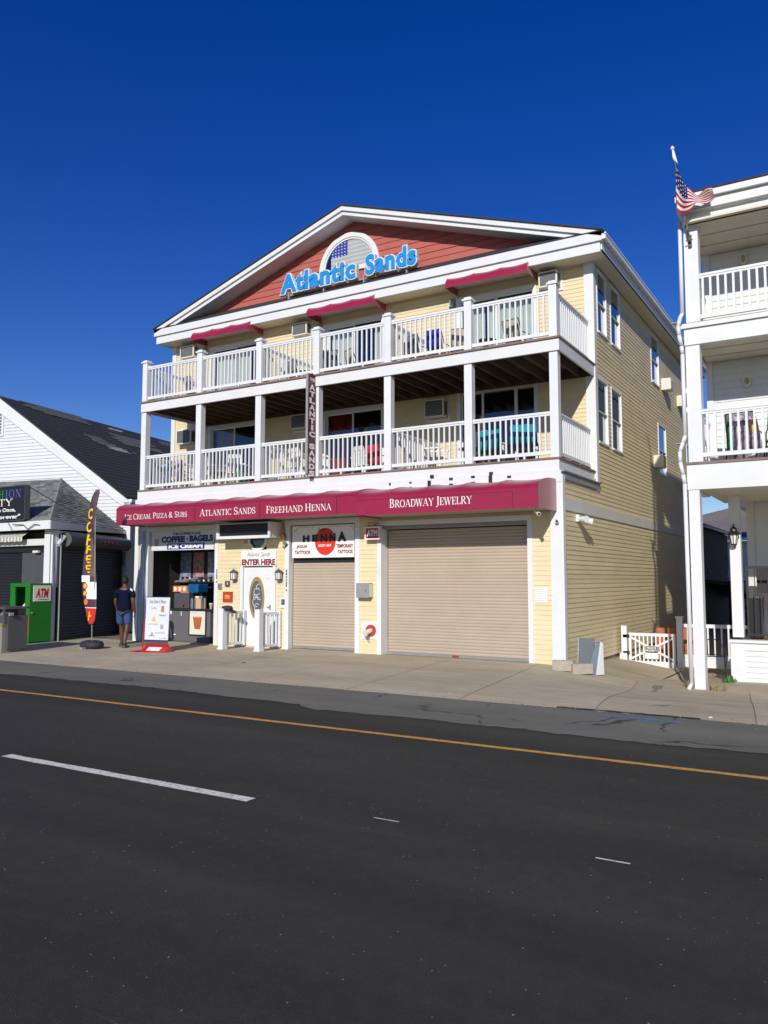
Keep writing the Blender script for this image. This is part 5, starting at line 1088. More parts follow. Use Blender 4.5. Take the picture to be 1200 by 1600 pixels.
# feather flag
FX, FY = -16.27, 13.3
K = root('feather_flag', (FX, FY, 0), 'tall plum and yellow feather flag with a red foot panel on a round weighted base', 'banner')
part('pole', 'steel', K, lambda m: m.tube([(FX, FY, .05), (FX - .02, FY, .62), (FX + .05, FY, 1.6), (FX - .0, FY, 2.8), (FX - .02, FY, 3.5), (FX - .12, FY, 3.86)], .012, 6))
ctl = [(.58, -.17, .02), (.66, -.22, .12), (.95, -.28, .17), (1.3, -.36, .13), (1.7, -.40, .06), (2.2, -.42, .0), (2.56, -.38, -.02), (3.0, -.28, -.01), (3.4, -.20, .02), (3.7, -.12, .06), (3.86, -.02, .10), (3.90, .02, .08)]
def flag_x(z):
    for (z0, a0, b0), (z1, a1, b1) in zip(ctl, ctl[1:]):
        if z0 <= z <= z1: t = (z - z0) / (z1 - z0); return a0 + (a1 - a0) * t, b0 + (b1 - b0) * t
    return ctl[-1][1:]
def fband(za, zb_, ua, ub, n0=0.0, k=6):
    rows = []; N_ = max(1, int((zb_ - za) / .08))
    for i in range(N_ + 1):
        z = za + (zb_ - za) * i / N_; a, b = flag_x(z); rows.append([(FX + a + (b - a) * (ua + (ub - ua) * j / k), FY - n0 + .035 * math.sin(z * 3 + (ua + (ub - ua) * j / k) * 2.2), z) for j in range(k + 1)])
    m = MB(); m.grid(rows); return m
cl = fband(.58, 3.90, 0, 1, 0, 10).build('banner_cloth', 'bannerbrown', K, smooth=True, solid=.004)
fband(1.75, 2.7, .55, 1, .004).build('tan_print', 'bannertan', cl, smooth=True); fband(.60, .98, .03, .97, .005).build('red_panel', 'redsun', cl, smooth=True); fband(.98, 1.0, .0, 1, .006).build('white_line', 'signwhite', cl)
fband(1.20, 1.62, .30, 1, .005).build('cup_print', 'signwhite', cl, smooth=True); fband(1.62, 1.78, .0, .55, .005).build('cup_print', 'signwhite', cl, smooth=True)
def fsym(z, du, w, h, ch=None, mat='yellowprint', n0=.012):
    a, b = flag_x(z); cx = FX + a + (b - a) * du; F = Frame((0, FY - .0 + .035 * math.sin(z * 3 + du * 2.2) - n0, 0), (1, 0, 0), (0, -1, 0))
    if ch: text(ch, F, cx - w / 2, cx + w / 2, z - h / 2, z + h / 2, 0, mat, cl, .03, shear=.15)
    else: m = MB(); disc(m, F, cx, z, w / 2, h / 2, 0, .004, 16); m.build('round_print', mat, cl)
for ch, z in zip('COFFEE', (3.30, 2.98, 2.66, 2.42, 2.18, 1.94)): fsym(z, .40, .23 if z < 3.2 else .17, .27 if z > 2.5 else .2, ch)
fsym(1.52, .28, .15, .15, None, 'orangeprint'); fsym(1.52, .28, .10, .10, None, 'yellowprint', .018); fsym(1.34, .24, .13, .13, None, 'orangeprint'); fsym(1.34, .24, .09, .09, None, 'yellowprint', .018); fsym(1.13, .22, .14, .16, None, 'orangeprint'); fsym(.79, .45, .14, .22, 'P')
part('weight_ring', 'sandbag', K, lambda m: m.lathe((FX, FY, 0), [(.18, .0), (.29, .04), (.31, .10), (.27, .17), (.15, .20), (.04, .17)], 20, 1.1, .8), smooth=True); part('base_tab', 'grey', K, lambda m: m.box(FX - .04, FX + .06, FY - .32, FY - .22, 0, .05))

# green cash machine kiosk
ax, ay = -19.3, 13.75
K = root('cash_machine', (ax, ay, 0), 'bright green kiosk with a white ATM panel by the black shutters', 'cash machine', rz=0)
FG = rot_frame((ax, ay, 0), 0); gx0, gx1, gy0, gy1 = -19.74, -18.90, 13.42, 14.10
part('body', 'green', K, lambda m: (m.box(gx0, gx1, gy1 - .05, gy1, .03, 1.58), m.box(gx0, gx0 + .06, gy0, gy1 - .05, .03, 1.58), m.box(gx1 - .05, gx1, gy0, gy1 - .05, .03, 1.58), m.box(gx0 + .06, gx1 - .05, gy0, gy1 - .05, 1.48, 1.58), m.box(gx0 + .06, gx1 - .05, gy0, gy0 + .06, .03, .85), m.box(gx0 + .06, gx0 + .20, gy0, gy0 + .06, .85, 1.48), m.box(gx1 - .2, gx1 - .05, gy0, gy0 + .06, .85, 1.48)), bevel=.015)
part('recess', 'black', K, lambda m: m.box(gx0 + .07, gx1 - .07, gy0 + .45, gy0 + .5, .1, 1.47)); part('console', 'cream', K, lambda m: m.hexa([(gx0 + .3, gy0 + .1, .8), (gx1 - .12, gy0 + .1, .8), (gx1 - .12, gy0 + .44, .8), (gx0 + .3, gy0 + .44, .8), (gx0 + .3, gy0 + .12, .92), (gx1 - .12, gy0 + .12, .92), (gx1 - .12, gy0 + .4, 1.35), (gx0 + .5, gy0 + .4, 1.35)])); part('screen', 'orangewood', K, lambda m: m.face([(gx0 + .5, gy0 + .12, .96), (gx1 - .2, gy0 + .12, .96), (gx1 - .2, gy0 + .33, 1.26), (gx0 + .55, gy0 + .33, 1.26)]))
FGs = Frame((gx1, 0, 0), (0, 1, 0), (1, 0, 0)); part('sign_panel', 'cream', K, lambda m: m.fbox(FGs, gy0 + .1, gy1 - .05, .0, .015, 1.10, 1.52)); text('ATM', FGs, gy0 + .17, gy1 - .12, 1.19, 1.44, .017, 'redprint', K, .05, shear=.15); part('underline', 'ink', K, lambda m: m.fbox(FGs, gy0 + .25, gy1 - .12, .015, .018, 1.14, 1.155))
part('lock', 'steel', K, lambda m: m.cyl((gx1, gy0 + .06, .80), (gx1 + .03, gy0 + .06, .80), .03)); part('front_sticker', 'redprint', K, lambda m: m.box(gx1 - .17, gx1 - .02, gy0 - .004, gy0, .22, .70)); part('sticker_panel', 'signwhite', K, lambda m: m.box(gx1 - .12, gx1 - .05, gy0 - .008, gy0 - .004, .28, .60)); part('skid', 'green', K, lambda m: m.box(gx0, gx1 + .02, gy0 - .04, gy0 + .02, .0, .05))

# litter bin at the left edge
K = root('litter_bin', (-17.2, 11.75, 0), 'square pebble faced litter bin with a dark slotted top at the left edge', 'litter bin')
bx0, bx1, by0, by1 = -18.1, -17.02, 11.40, 11.90
part('body', 'bin_pebble', K, lambda m: m.box(bx0, bx1, by0, by1, 0, .62), bevel=.01); part('rim', 'olive', K, lambda m: m.box(bx0 - .01, bx1 + .01, by0 - .01, by1 + .01, .62, .68)); part('liner', 'darkgrey', K, lambda m: m.box(bx0 + .02, bx1 + .05, by0 + .02, by1 + .12, .68, .85)); part('side_wheel_bin', 'darkgrey', K, lambda m: m.box(bx1 + .01, bx1 + .06, by0 + .1, by1 + .12, .06, .85), bevel=.02)
part('top_hood', 'darkgrey', K, lambda m: (m.box(bx0, bx1 + .13, by0 - .02, by1 + .15, 1.0, 1.05), m.box(bx0, bx0 + .05, by0, by0 + .04, .85, 1.0), m.box(bx1 + .0, bx1 + .06, by0, by0 + .04, .85, 1.0), m.box(-17.6, -17.53, by0, by0 + .04, .85, 1.0), m.box(bx0, bx1, by1 - .1, by1 + .1, .85, 1.0)))
part('litter', 'grey', K, lambda m: [m.box(-17.3 + .09 * i, -17.25 + .09 * i, by0 + .1, by0 + .2, .85, .90 + .02 * (i % 3)) for i in range(5)])

# person walking away
def skin_mesh(name, joints, edges, mat, parent, sub=2):
    me = bpy.data.meshes.new(name); me.from_pydata([j[:3] for j in joints], edges, []); me.materials.append(MT[mat]); o = bpy.data.objects.new(name, me); COL.objects.link(o); o.parent = parent; OFF[o.name] = off(parent)
    sk = o.modifiers.new('skin', 'SKIN'); sk.use_smooth_shade = True
    for v, j in zip(me.skin_vertices[0].data, joints): r = j[3]; v.radius = r if isinstance(r, tuple) else (r, r)
    me.skin_vertices[0].data[0].use_root = True
    s = o.modifiers.new('sub', 'SUBSURF'); s.levels = sub; s.render_levels = sub; return o
P = root('person', (-15.9, 13.95, 0), 'person in a navy shirt and denim shorts walking away past the black shutters', 'person', rz=R(25))
# local axes: +y ahead, x to the right
body = [(0, 0, .93, (.125, .09)), (0, .0, 1.10, (.145, .10)), (0, .01, 1.30, (.17, .105)), (0, .0, 1.41, (.13, .085)), (0, .015, 1.50, (.055, .055)), (0, .03, 1.57, (.068, .085)), (0, .035, 1.65, (.075, .092)), (0, .03, 1.71, (.045, .055)),
        (.19, 0, 1.39, .058), (.24, -.04, 1.12, .046), (.25, .04, .90, .034), (.25, .07, .84, .035), (-.19, 0, 1.39, .058), (-.25, .03, 1.12, .046), (-.24, .14, .92, .034), (-.23, .17, .86, .035),
        (.095, 0, .86, .092), (.10, -.02, .50, .062), (.10, -.12, .30, .06), (.10, -.17, .09, .038), (.105, -.06, .045, .036), (-.095, 0, .86, .092), (-.10, .10, .50, .062), (-.10, .12, .30, .06), (-.10, .14, .09, .038), (-.11, .27, .04, .036)]
be = [(0, 1), (1, 2), (2, 3), (3, 4), (4, 5), (5, 6), (6, 7), (3, 8), (8, 9), (9, 10), (10, 11), (3, 12), (12, 13), (13, 14), (14, 15), (0, 16), (16, 17), (17, 18), (18, 19), (19, 20), (0, 21), (21, 22), (22, 23), (23, 24), (24, 25)]
skin_mesh('body', body, be, 'skin', P)
for sx, hx_, hy, hz_ in ((1, .25, .07, .84), (-1, -.23, .17, .86)):       # five fingers each, relaxed
    for k, (dx, L) in enumerate(((.018, .065), (.006, .075), (-.006, .07), (-.018, .055))):
        skin_mesh('finger', [(hx_, hy + dx, hz_, .012), (hx_ - sx * .004, hy + dx * 1.1, hz_ - .045, .009), (hx_ - sx * .016, hy + dx * 1.1 + .006, hz_ - .045 - L * .5, .008), (hx_ - sx * .032, hy + dx + .012, hz_ - .05 - L * .75, .007)], [(0, 1), (1, 2), (2, 3)], 'skin', P, 1)
    skin_mesh('thumb', [(hx_, hy + .02, hz_ + .01, .013), (hx_ - sx * .02, hy + .045, hz_ - .02, .010), (hx_ - sx * .028, hy + .05, hz_ - .05, .008)], [(0, 1), (1, 2)], 'skin', P, 1)
part('ear', 'skin', P, lambda m: (m.lathe((.078, .03, 1.60), [(.012, 0), (.018, .03), (.01, .06)], 8), m.lathe((-.078, .03, 1.60), [(.012, 0), (.018, .03), (.01, .06)], 8)))
part('face', 'skin', P, lambda m: (m.hexa([(-.016, .115, 1.575), (.016, .115, 1.575), (.010, .10, 1.575), (-.010, .10, 1.575), (-.006, .125, 1.63), (.006, .125, 1.63), (.006, .10, 1.63), (-.006, .10, 1.63)]), m.box(-.025, .025, .112, .122, 1.545, 1.555)))
part('eye', 'hair', P, lambda m: (m.box(-.04, -.02, .112, .124, 1.625, 1.635), m.box(.02, .04, .112, .124, 1.625, 1.635)))
part('hair', 'hair', P, lambda m: m.lathe((0, .02, 1.58), [(.083, .0), (.098, .06), (.094, .12), (.06, .165), (.01, .178)], 18, .86, 1.0), smooth=True)
skin_mesh('shirt', [(0, 0, .84, (.215, .165)), (0, 0, 1.06, (.185, .135)), (0, .01, 1.30, (.19, .125)), (0, .0, 1.42, (.145, .10)), (0, .01, 1.475, (.075, .07)), (.20, 0, 1.385, .078), (.235, -.025, 1.20, .070), (-.20, 0, 1.385, .078), (-.235, .02, 1.20, .070)], [(0, 1), (1, 2), (2, 3), (3, 4), (3, 5), (5, 6), (3, 7), (7, 8)], 'shirt', P)
part('shirt_print', 'signwhite', P, lambda m: (m.hexa([(.17, -.085, 1.42), (.25, -.06, 1.36), (.25, -.02, 1.36), (.17, -.02, 1.42), (.16, -.06, 1.47), (.22, -.04, 1.43), (.22, 0, 1.43), (.16, 0, 1.47)]),), bevel=.01)
skin_mesh('shorts', [(0, 0, 1.0, (.185, .14)), (.095, 0, .84, .118), (.105, -.005, .66, .105), (.105, -.01, .55, .098), (-.095, 0, .84, .118), (-.105, .03, .66, .105), (-.105, .07, .55, .098)], [(0, 1), (1, 2), (2, 3), (0, 4), (4, 5), (5, 6)], 'denim', P)
for sx, y in ((1, -.10), (-1, .20)): part('shoe', 'leather', P, lambda m: m.hexa([(sx * .105 - .05, y - .13, 0), (sx * .105 + .05, y - .13, 0), (sx * .105 + .052, y + .15, 0), (sx * .105 - .052, y + .15, 0), (sx * .105 - .045, y - .12, .07), (sx * .105 + .045, y - .12, .07), (sx * .105 + .045, y + .12, .05), (sx * .105 - .045, y + .12, .05)]), bevel=.015)

# loose blocks and boards at the corner of the hotel
def block(label, x, y, rz, hollow=True):
    z = gh(x, y); K = root('concrete_block', (x, y, z), label, 'block', 'concrete blocks at the hotel corner', rz=R(rz))
    part('block_body', 'cinder', K, lambda m: (m.box(-.2, .2, -.1, -.06, 0, .19), m.box(-.2, .2, .06, .1, 0, .19), m.box(-.2, -.16, -.06, .06, 0, .19), m.box(.16, .2, -.06, .06, 0, .19), m.box(-.03, .03, -.06, .06, 0, .19), m.box(-.16, .16, -.055, .055, .17, .188) if not hollow else None), bevel=.006)
    return K
b1 = block('concrete block lying with its hollow end showing at the corner post', -5.02, 15.05, 12); b2 = block('solid faced concrete block beside the leaning boards', -4.70, 15.12, 40, False)
K = root('leaning_board', (-4.79, 15.70, gh(-4.79, 15.5)), 'dark slate board leaning on the alley wall', 'board', rz=R(6)); part('board_face', 'boardgrey', K, lambda m: m.hexa([(-.12, -.1, 0), (.17, -.1, 0), (.17, -.06, 0), (-.12, -.06, 0), (-.12, .08, .60), (.17, .08, .60), (.17, .12, .60), (-.12, .12, .60)])); part('edge_trim', 'cinder', K, lambda m: m.hexa([(-.145, -.1, 0), (-.125, -.1, 0), (-.125, -.05, 0), (-.145, -.05, 0), (-.145, .08, .605), (-.125, .08, .605), (-.125, .13, .605), (-.145, .13, .605)]))
K = root('folding_sign_back', (-4.52, 15.45, gh(-4.52, 15.45)), 'folded blue grey board with a white edge beside the slate board', 'board', rz=R(-24))
part('panel', 'boardgrey2', K, lambda m: m.hexa([(-.10, -.12, 0), (.115, -.12, 0), (.115, -.10, 0), (-.10, -.10, 0), (-.05, .10, .60), (.06, .10, .60), (.06, .12, .60), (-.05, .12, .60)])); part('side_panel', 'white', K, lambda m: m.hexa([(.12, -.13, 0), (.15, -.13, 0), (.16, .06, 0), (.13, .06, 0), (.062, .08, .61), (.09, .08, .61), (.095, .12, .61), (.07, .12, .61)])); part('cap_strip', 'cinder', K, lambda m: m.box(-.10, .10, .08, .13, .60, .62))

# ================================================================ gate, fence and alley
K = root('alley_gate', (-4.35, 19.6, -.4), 'white picket gate with crossed braces and a private property sign', 'gate')
FG2 = Frame((0, 19.55, 0), (1, 0, 0), (0, -1, 0)); ga, gb, gzb, gzt = -4.90, -3.84, -.42, .42
def gz(u): return .02 - (u - ga) * .04
part('gate_frame', 'white_pvc', K, lambda m: (m.fbox(FG2, ga, gb, -.02, .02, gzt - .07, gzt), m.fbox(FG2, ga, gb, -.02, .02, gzb + .12, gzb + .19), m.fbox(FG2, ga, ga + .06, -.02, .02, gzb + .19, gzt - .07), m.fbox(FG2, gb - .06, gb, -.02, .02, gzb + .19, gzt - .07), m.fbox(FG2, ga, gb, -.015, .018, gzb, gzb + .118)))
for i in range(9):
    u = ga + .06 + (gb - ga - .12) * (i + 1) / 10; part('picket', 'white_pvc', K, lambda m: m.fbox(FG2, u - .016, u + .016, -.012, .014, gzb + .19, gzt - .07))
def brace(m, u0, z0, u1, z1): m.prism(FG2, [(u0, z0), (u1, z1), (u1, z1 + .05), (u0, z0 + .05)] if u1 > u0 else [(u1, z1), (u0, z0), (u0, z0 + .05), (u1, z1 + .05)], .018, .034)
part('brace', 'white_pvc', K, lambda m: brace(m, ga + .03, gzt - .12, gb - .03, gzb + .20)); part('brace', 'white_pvc', K, lambda m: brace(m, ga + .03, gzb + .20, gb - .03, gzt - .12), )
for z in (gzt - .08, -.05, gzb + .08): part('hinge', 'ink', K, lambda m: m.fbox(FG2, ga - .13, ga + .02, .02, .05, z - .035, z + .035))
GS = flat_sign('private_sign', 'small black and white PRIVATE PROPERTY sign on the gate', FG2, -4.52, -4.22, -.17, .13, .05, 'signwhite', thick=.01); part('print_block', 'ink', GS, lambda m: m.fbox(FG2, -4.51, -4.23, .05, .052, -.03, .12)); text('PRIVATE', FG2, -4.48, -4.26, .055, .105, .054, 'signwhite', GS, .03); text('PROPERTY', FG2, -4.495, -4.245, -.005, .045, .054, 'signwhite', GS, .03)
K = root('gate_post', (-5.0, 19.55, -.55), 'white gate post with dark hinges beside the yellow wall', 'post'); part('shaft', 'white_pvc', K, lambda m: m.box(-5.07, -4.94, 19.5, 19.62, -.50, .58), bevel=.005); part('base_block', 'white', K, lambda m: m.hexa([(-5.14, 19.46, -.55), (-4.92, 19.46, -.55), (-4.92, 19.66, -.55), (-5.14, 19.66, -.55), (-5.10, 19.48, -.06), (-4.94, 19.48, -.06), (-4.94, 19.64, -.06), (-5.13, 19.64, -.06)]))
K = root('gate_post', (-3.72, 19.55, -.4), 'taller white post between the gate and the white picket fence', 'post'); part('shaft', 'white_pvc', K, lambda m: m.box(-3.80, -3.67, 19.5, 19.62, -.42, .80), bevel=.005); part('post_cap', 'white_pvc', K, lambda m: m.box(-3.82, -3.65, 19.48, 19.64, .80, .83))
K = root('picket_fence', (-3.0, 19.6, -.3), 'short white picket fence between the gate post and the white porch', 'fence')
part('rails', 'white_pvc', K, lambda m: (m.box(-3.66, -2.2, 19.56, 19.60, .58, .66), m.box(-3.66, -2.2, 19.56, 19.60, -.10, -.04), m.box(-3.66, -2.2, 19.57, 19.60, -.32, -.102)))
for i in range(10): part('picket', 'white_pvc', K, lambda m: m.box(-3.58 + i * .145, -3.545 + i * .145, 19.55, 19.58, -.04, .58))
K = root('wood_panel', (-4.3, 20.4, -.6), 'orange stained board panel leaning behind the gate', 'panel')
for i, x in enumerate((-4.46, -4.20, -3.94, -3.68)): part('board', 'orangewood', K, lambda m: m.box(x, x + .24, 20.5 + .01 * (i % 2), 20.53 + .01 * (i % 2), -.45, .50))
part('batten', 'orangewood', K, lambda m: m.box(-4.5, -3.44, 20.47, 20.5, -.02, .06))
K = root('pallet_pile', (-4.5, 20.0, -.6), 'dark scrap timber lying under the gate', 'timber')
for i in range(7): part('plank', 'wood', K, lambda m: m.box(-4.75 + i * .13, -4.68 + i * .13, 19.75, 20.3, -.52, -.44 + .02 * (i % 3)))
# wrought iron garden chair
K = root('garden_chair', (-2.72, 17.6, -.31), 'black wire garden chair with a round back in front of the picket fence', 'chair', rz=R(15))
def wire(m):
    m.tube([(-.24, .18, 0), (-.22, .16, .45), (-.2, .2, .62), (-.12, .22, .74), (0, .22, .78), (.12, .22, .74), (.2, .2, .62), (.22, .16, .45), (.24, .18, 0)], .011, 6)
    for x in (-.09, 0, .09): m.tube([(x, .17, .44), (x, .22, .75)], .007, 5)
part('back_frame', 'ink', K, wire); part('front_legs', 'ink', K, lambda m: (m.tube([(-.26, -.26, 0), (-.2, -.18, .2), (-.22, -.2, .45)], .011, 6), m.tube([(.26, -.26, 0), (.2, -.18, .2), (.22, -.2, .45)], .011, 6)))
def seatw(m):
    m.tube([(.24 * math.cos(R(30 * i)), .22 * math.sin(R(30 * i)) - .02, .45) for i in range(13)], .010, 6)
    for i in range(7): m.tube([(-.2 + .066 * i, -.18, .45), (-.2 + .066 * i, .15, .45)], .005, 5)
part('seat', 'ink', K, seatw)
def weed(x, y, n, h, mat, label, spread=.12):
    K = root('weed', (x, y, gh(x, y)), label, 'plant'); m = MB()
    for i in range(n):
        a = random.uniform(0, 6.28); r = random.uniform(0, spread); hh = h * random.uniform(.4, 1); b = Vector((x + r * math.cos(a), y + r * math.sin(a), gh(x, y))); t = b + Vector((random.uniform(-.1, .1) * h * 3, random.uniform(-.1, .1) * h * 3, hh)); w = Vector((math.cos(a + 1.5), math.sin(a + 1.5), 0)) * .012
        mid = (b + t) / 2 + Vector((0, 0, hh * .1)); m.face([b - w, mid - w * 1.8, t, mid + w * 1.8, b + w][::1])
    m.build('leaves', mat, K)['kind'] = 'stuff'
weed(-2.36, 17.05, 50, .14, 'leaf', 'green weed at the foot of the white porch corner', .14); weed(-2.83, 15.75, 60, .2, 'drygrass', 'dry weeds at the foot of the tall white pillar', .12); weed(-2.36, 15.62, 40, .10, 'drygrass', 'low dry weeds just right of the tall white pillar', .15)

# ================================================================ left: white gabled house behind the shop
LU = (.982, .189, 0); LN = (.189, -.982, 0); LO = Vector((-23.0, 17.4, 0)); LF = Frame(LO, LU, LN)
G = root('gabled_house', tuple(LO), 'white clapboard house with a steep black roof, left of the hotel', 'house')
lp_u, lp_z, lsl = -2.805, 8.0, .681; le = 2.80
def lspan(z):
    if z < 4.18: return (2 * lp_u - le, le)
    d = (8.0 - z) / lsl; return (lp_u - d, lp_u + d)
m = MB(); m.prism(LF, [(2 * lp_u - le, 0), (le, 0), (le, 4.18), (lp_u, 7.98), (2 * lp_u - le, 4.18)], -.15, -.004); m.build('front_wall', 'white_siding', G)
siding(G, LF, 2.55, 7.95, lspan, [(-3.12, -2.62, 6.66, 7.55)], 'white_siding', .115, .026)
siding(G, LF, 0.0, 2.55, lambda z: (1.9, le), [(2.45, 2.74, .1, 2.1)], 'siding_shade', .115, .016, name='clapboard')  # white wall continued down, its shade painted in as greyer boards
part('side_wall', 'white_siding', G, lambda m: m.fbox(LF, le - .1, le, -14, -.16, 0, 4.2)); part('side_wall', 'white_siding', G, lambda m: m.fbox(LF, 2 * lp_u - le, 2 * lp_u - le + .1, -14, -.16, 0, 4.2)); part('rear_wall', 'white_siding', G, lambda m: m.prism(LF, [(2 * lp_u - le, 0), (le, 0), (le, 4.18), (lp_u, 7.98), (2 * lp_u - le, 4.18)], -14.1, -14))
for sg in (1, -1):
    def U(d): return lp_u + sg * d
    m = MB(); e0 = 5.5; z0 = 8.0 - lsl * e0
    q = [LF.p(U(0), .12, 8.02), LF.p(U(e0), .12, z0 + .02), LF.p(U(e0), -14.3, z0 + .02), LF.p(U(0), -14.3, 8.02)]; t = Vector((0, 0, .06))
    m.hexa(q + [v + t for v in q]); m.build('roof', 'shingle', G)
    # course edges so that the roof reads as shingled
    m = MB()
    for i in range(1, 26):
        d = e0 * i / 26; z = 8.09 - lsl * d
        m.face([LF.p(U(d), .13, z - .012), LF.p(U(d), -14.3, z - .012), LF.p(U(d), -14.3, z + .004), LF.p(U(d), .13, z + .004)][::sg]); m.face([LF.p(U(d), .13, z + .004), LF.p(U(d), -14.3, z + .004), LF.p(U(d - .2), -14.3, z + .004 + lsl * .2 - .012), LF.p(U(d - .2), .13, z + .004 + lsl * .2 - .012)][::sg])
    m.build('shingle_courses', 'shingle', G)['kind'] = 'stuff'
    m = MB(); w = .42
    m.prism(LF, [(U(0), 8.0 - w * 1.15), (U(5.62), z0 - .08 - w * .72), (U(5.62), z0 - .06), (U(0), 8.02)][::sg], .06, .13); m.build('rake_board', 'white', G)
part('eave_return', 'shade_white', G, lambda m: m.fbox(LF, 2.62, 2.86, -.2, .13, 3.80, 4.16)); part('corner_board', 'white', G, lambda m: m.fbox(LF, le - .12, le + .02, -.02, .04, 0, 3.82)); part('gutter', 'white_pvc', G, lambda m: m.fbox(LF, 2.78, 2.90, -14.2, .1, 4.15, 4.25))
gv = part('gable_vent', 'white', G, lambda m: (m.fbox(LF, -3.14, -3.06, 0, .05, 6.64, 7.58), m.fbox(LF, -2.68, -2.60, 0, .05, 6.64, 7.58), m.fbox(LF, -3.06, -2.68, 0, .05, 7.50, 7.58), m.fbox(LF, -3.06, -2.68, 0, .06, 6.64, 6.72)))
for i in range(7): part('slat', 'grey', gv, lambda m: m.hexa([LF.p(-3.06, .04, 6.74 + .11 * i), LF.p(-2.68, .04, 6.74 + .11 * i), LF.p(-2.68, -.02, 6.80 + .11 * i), LF.p(-3.06, -.02, 6.80 + .11 * i), LF.p(-3.06, .045, 6.755 + .11 * i), LF.p(-2.68, .045, 6.755 + .11 * i), LF.p(-2.68, -.015, 6.815 + .11 * i), LF.p(-3.06, -.015, 6.815 + .11 * i)]))
# weathered patches where shingles are missing: thin torn courses
def rpatch(mat, u0, u1, d0, d1, n, name):
    m = MB()
    for i in range(n):
        u = u0 + (u1 - u0) * i / max(1, n - 1); a = d0 + random.uniform(0, .25) * (d1 - d0); b = d1 - random.uniform(0, .35) * (d1 - d0); w = (u1 - u0) / max(1, n - 1) * (.42 if 'faded' in name else .16) + (.02 if 'faded' in name else .006)
        f = lambda uu, dd: LF.p(uu, -dd, 8.115 - lsl * (uu - lp_u)); m.face([f(u - w, a), f(u - w, b), f(u + w, b), f(u + w, a)][::-1])
    m.build(name, mat, G)
rpatch('cream', -2.46, -2.36, 4.9, 6.5, 3, 'bare_patch'); rpatch('cream', -.74, -.50, 2.9, 4.3, 6, 'bare_patch'); rpatch('grey', -2.45, -2.2, 8.3, 10.5, 3, 'bare_patch'); rpatch('cinder', -.62, -.55, 4.3, 4.9, 1, 'bare_patch')
rpatch('greyshingle3', -2.76, -2.30, .6, 4.4, 6, 'faded_patch'); rpatch('greyshingle3', -1.2, -.78, 2.3, 3.9, 5, 'faded_patch'); rpatch('greyshingle3', -1.9, -1.3, 4.1, 7.8, 5, 'faded_patch')
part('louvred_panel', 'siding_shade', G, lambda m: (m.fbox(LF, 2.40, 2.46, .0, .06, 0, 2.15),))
for i in range(15): part('louvre', 'white_siding', G, lambda m: m.hexa([LF.p(2.46, .08, .12 + .135 * i), LF.p(2.76, .08, .12 + .135 * i), LF.p(2.76, .01, .19 + .135 * i), LF.p(2.46, .01, .19 + .135 * i), LF.p(2.46, .085, .14 + .135 * i), LF.p(2.76, .085, .14 + .135 * i), LF.p(2.76, .02, .21 + .135 * i), LF.p(2.46, .02, .21 + .135 * i)]))

# ================================================================ left: low shop with hipped roof
A_ = Vector((-18.93, 14.12, 0)); dS = Vector((-.383, .924, 0)); nS = Vector((.924, .383, 0)); SF = Frame(A_, dS, nS)
SH = root('corner_shop', tuple(A_), 'single storey shop with a grey shingled hip roof and black shutters at the left', 'shop')
C0 = Vector((-18.80, 13.90, 3.27)); C1 = Vector((-20.42, 17.88, 3.24)); TT = Vector((-23.0, 17.36, 5.03)); C2 = Vector((-30, 13.90, 3.27)); T2 = Vector((-30.0, 16.0, 5.03))
def shingles(parent, a, b, c, d, rows, tab):
    """courses of tabs between the eave a-b and the upper edge d-c; each tab a little proud of the next"""
    nrm = (b - a).cross(d - a).normalized(); nrm = nrm if nrm.z > 0 else -nrm; m = MB()
    for r in range(rows):
        t0 = r / rows; t1 = (r + 1.12) / rows; t1 = min(1, t1); l0 = a + (d - a) * t0; r0 = b + (c - b) * t0; l1 = a + (d - a) * t1; r1 = b + (c - b) * t1; L = (r0 - l0).length
        n = max(1, int(L / tab)); of = random.random() * .6; cuts = [0] + sorted(min(.999, max(.001, (i + of * .5 + random.uniform(-.25, .25)) / n)) for i in range(1, n)) + [1]
        for u, v in zip(cuts, cuts[1:]):
            up = nrm * random.uniform(.012, .024); lo = nrm * .004; g = (v - u) * .015; m.k = random.choices((0, 1, 2), (5, 3, 3))[0]
            p0 = l0 + (r0 - l0) * (u + g); p1 = l0 + (r0 - l0) * (v - g); q0 = l1 + (r1 - l1) * (u + g); q1 = l1 + (r1 - l1) * (v - g)
            m.face([p0 + up, p1 + up, q1 + lo, q0 + lo]); m.face([p0, p1, p1 + up, p0 + up])
    o = m.build('roof_shingles', ['greyshingle', 'greyshingle2', 'greyshingle3'], parent); o['kind'] = 'stuff'; return o
m = MB(); m.face([C2 - Vector((0, 0, .01)), C0 - Vector((0, 0, .01)), TT - Vector((0, 0, .01)), T2 - Vector((0, 0, .01))]); m.face([C0 - Vector((0, 0, .01)), C1 - Vector((0, 0, .01)), TT - Vector((0, 0, .01))]); m.build('roof', 'greyshingle', SH)
shingles(SH, C2, C0, TT, T2, 22, .30); shingles(SH, C0, C1, TT, TT, 26, .24)
m = MB(); up = Vector((0, 0, .035))
for i in range(18):
    a = C0 + (TT - C0) * (i / 18); b = C0 + (TT - C0) * ((i + 1.1) / 18); w1 = Vector((-.13, 0, -.01)); w2 = Vector((-.03, .13, -.01)); m.face([a + w1, a + up, b + up, b + w1][::-1]); m.face([a + up, a + w2, b + w2, b + up][::-1])
m.build('hip_cap', 'greyshingle2', SH)
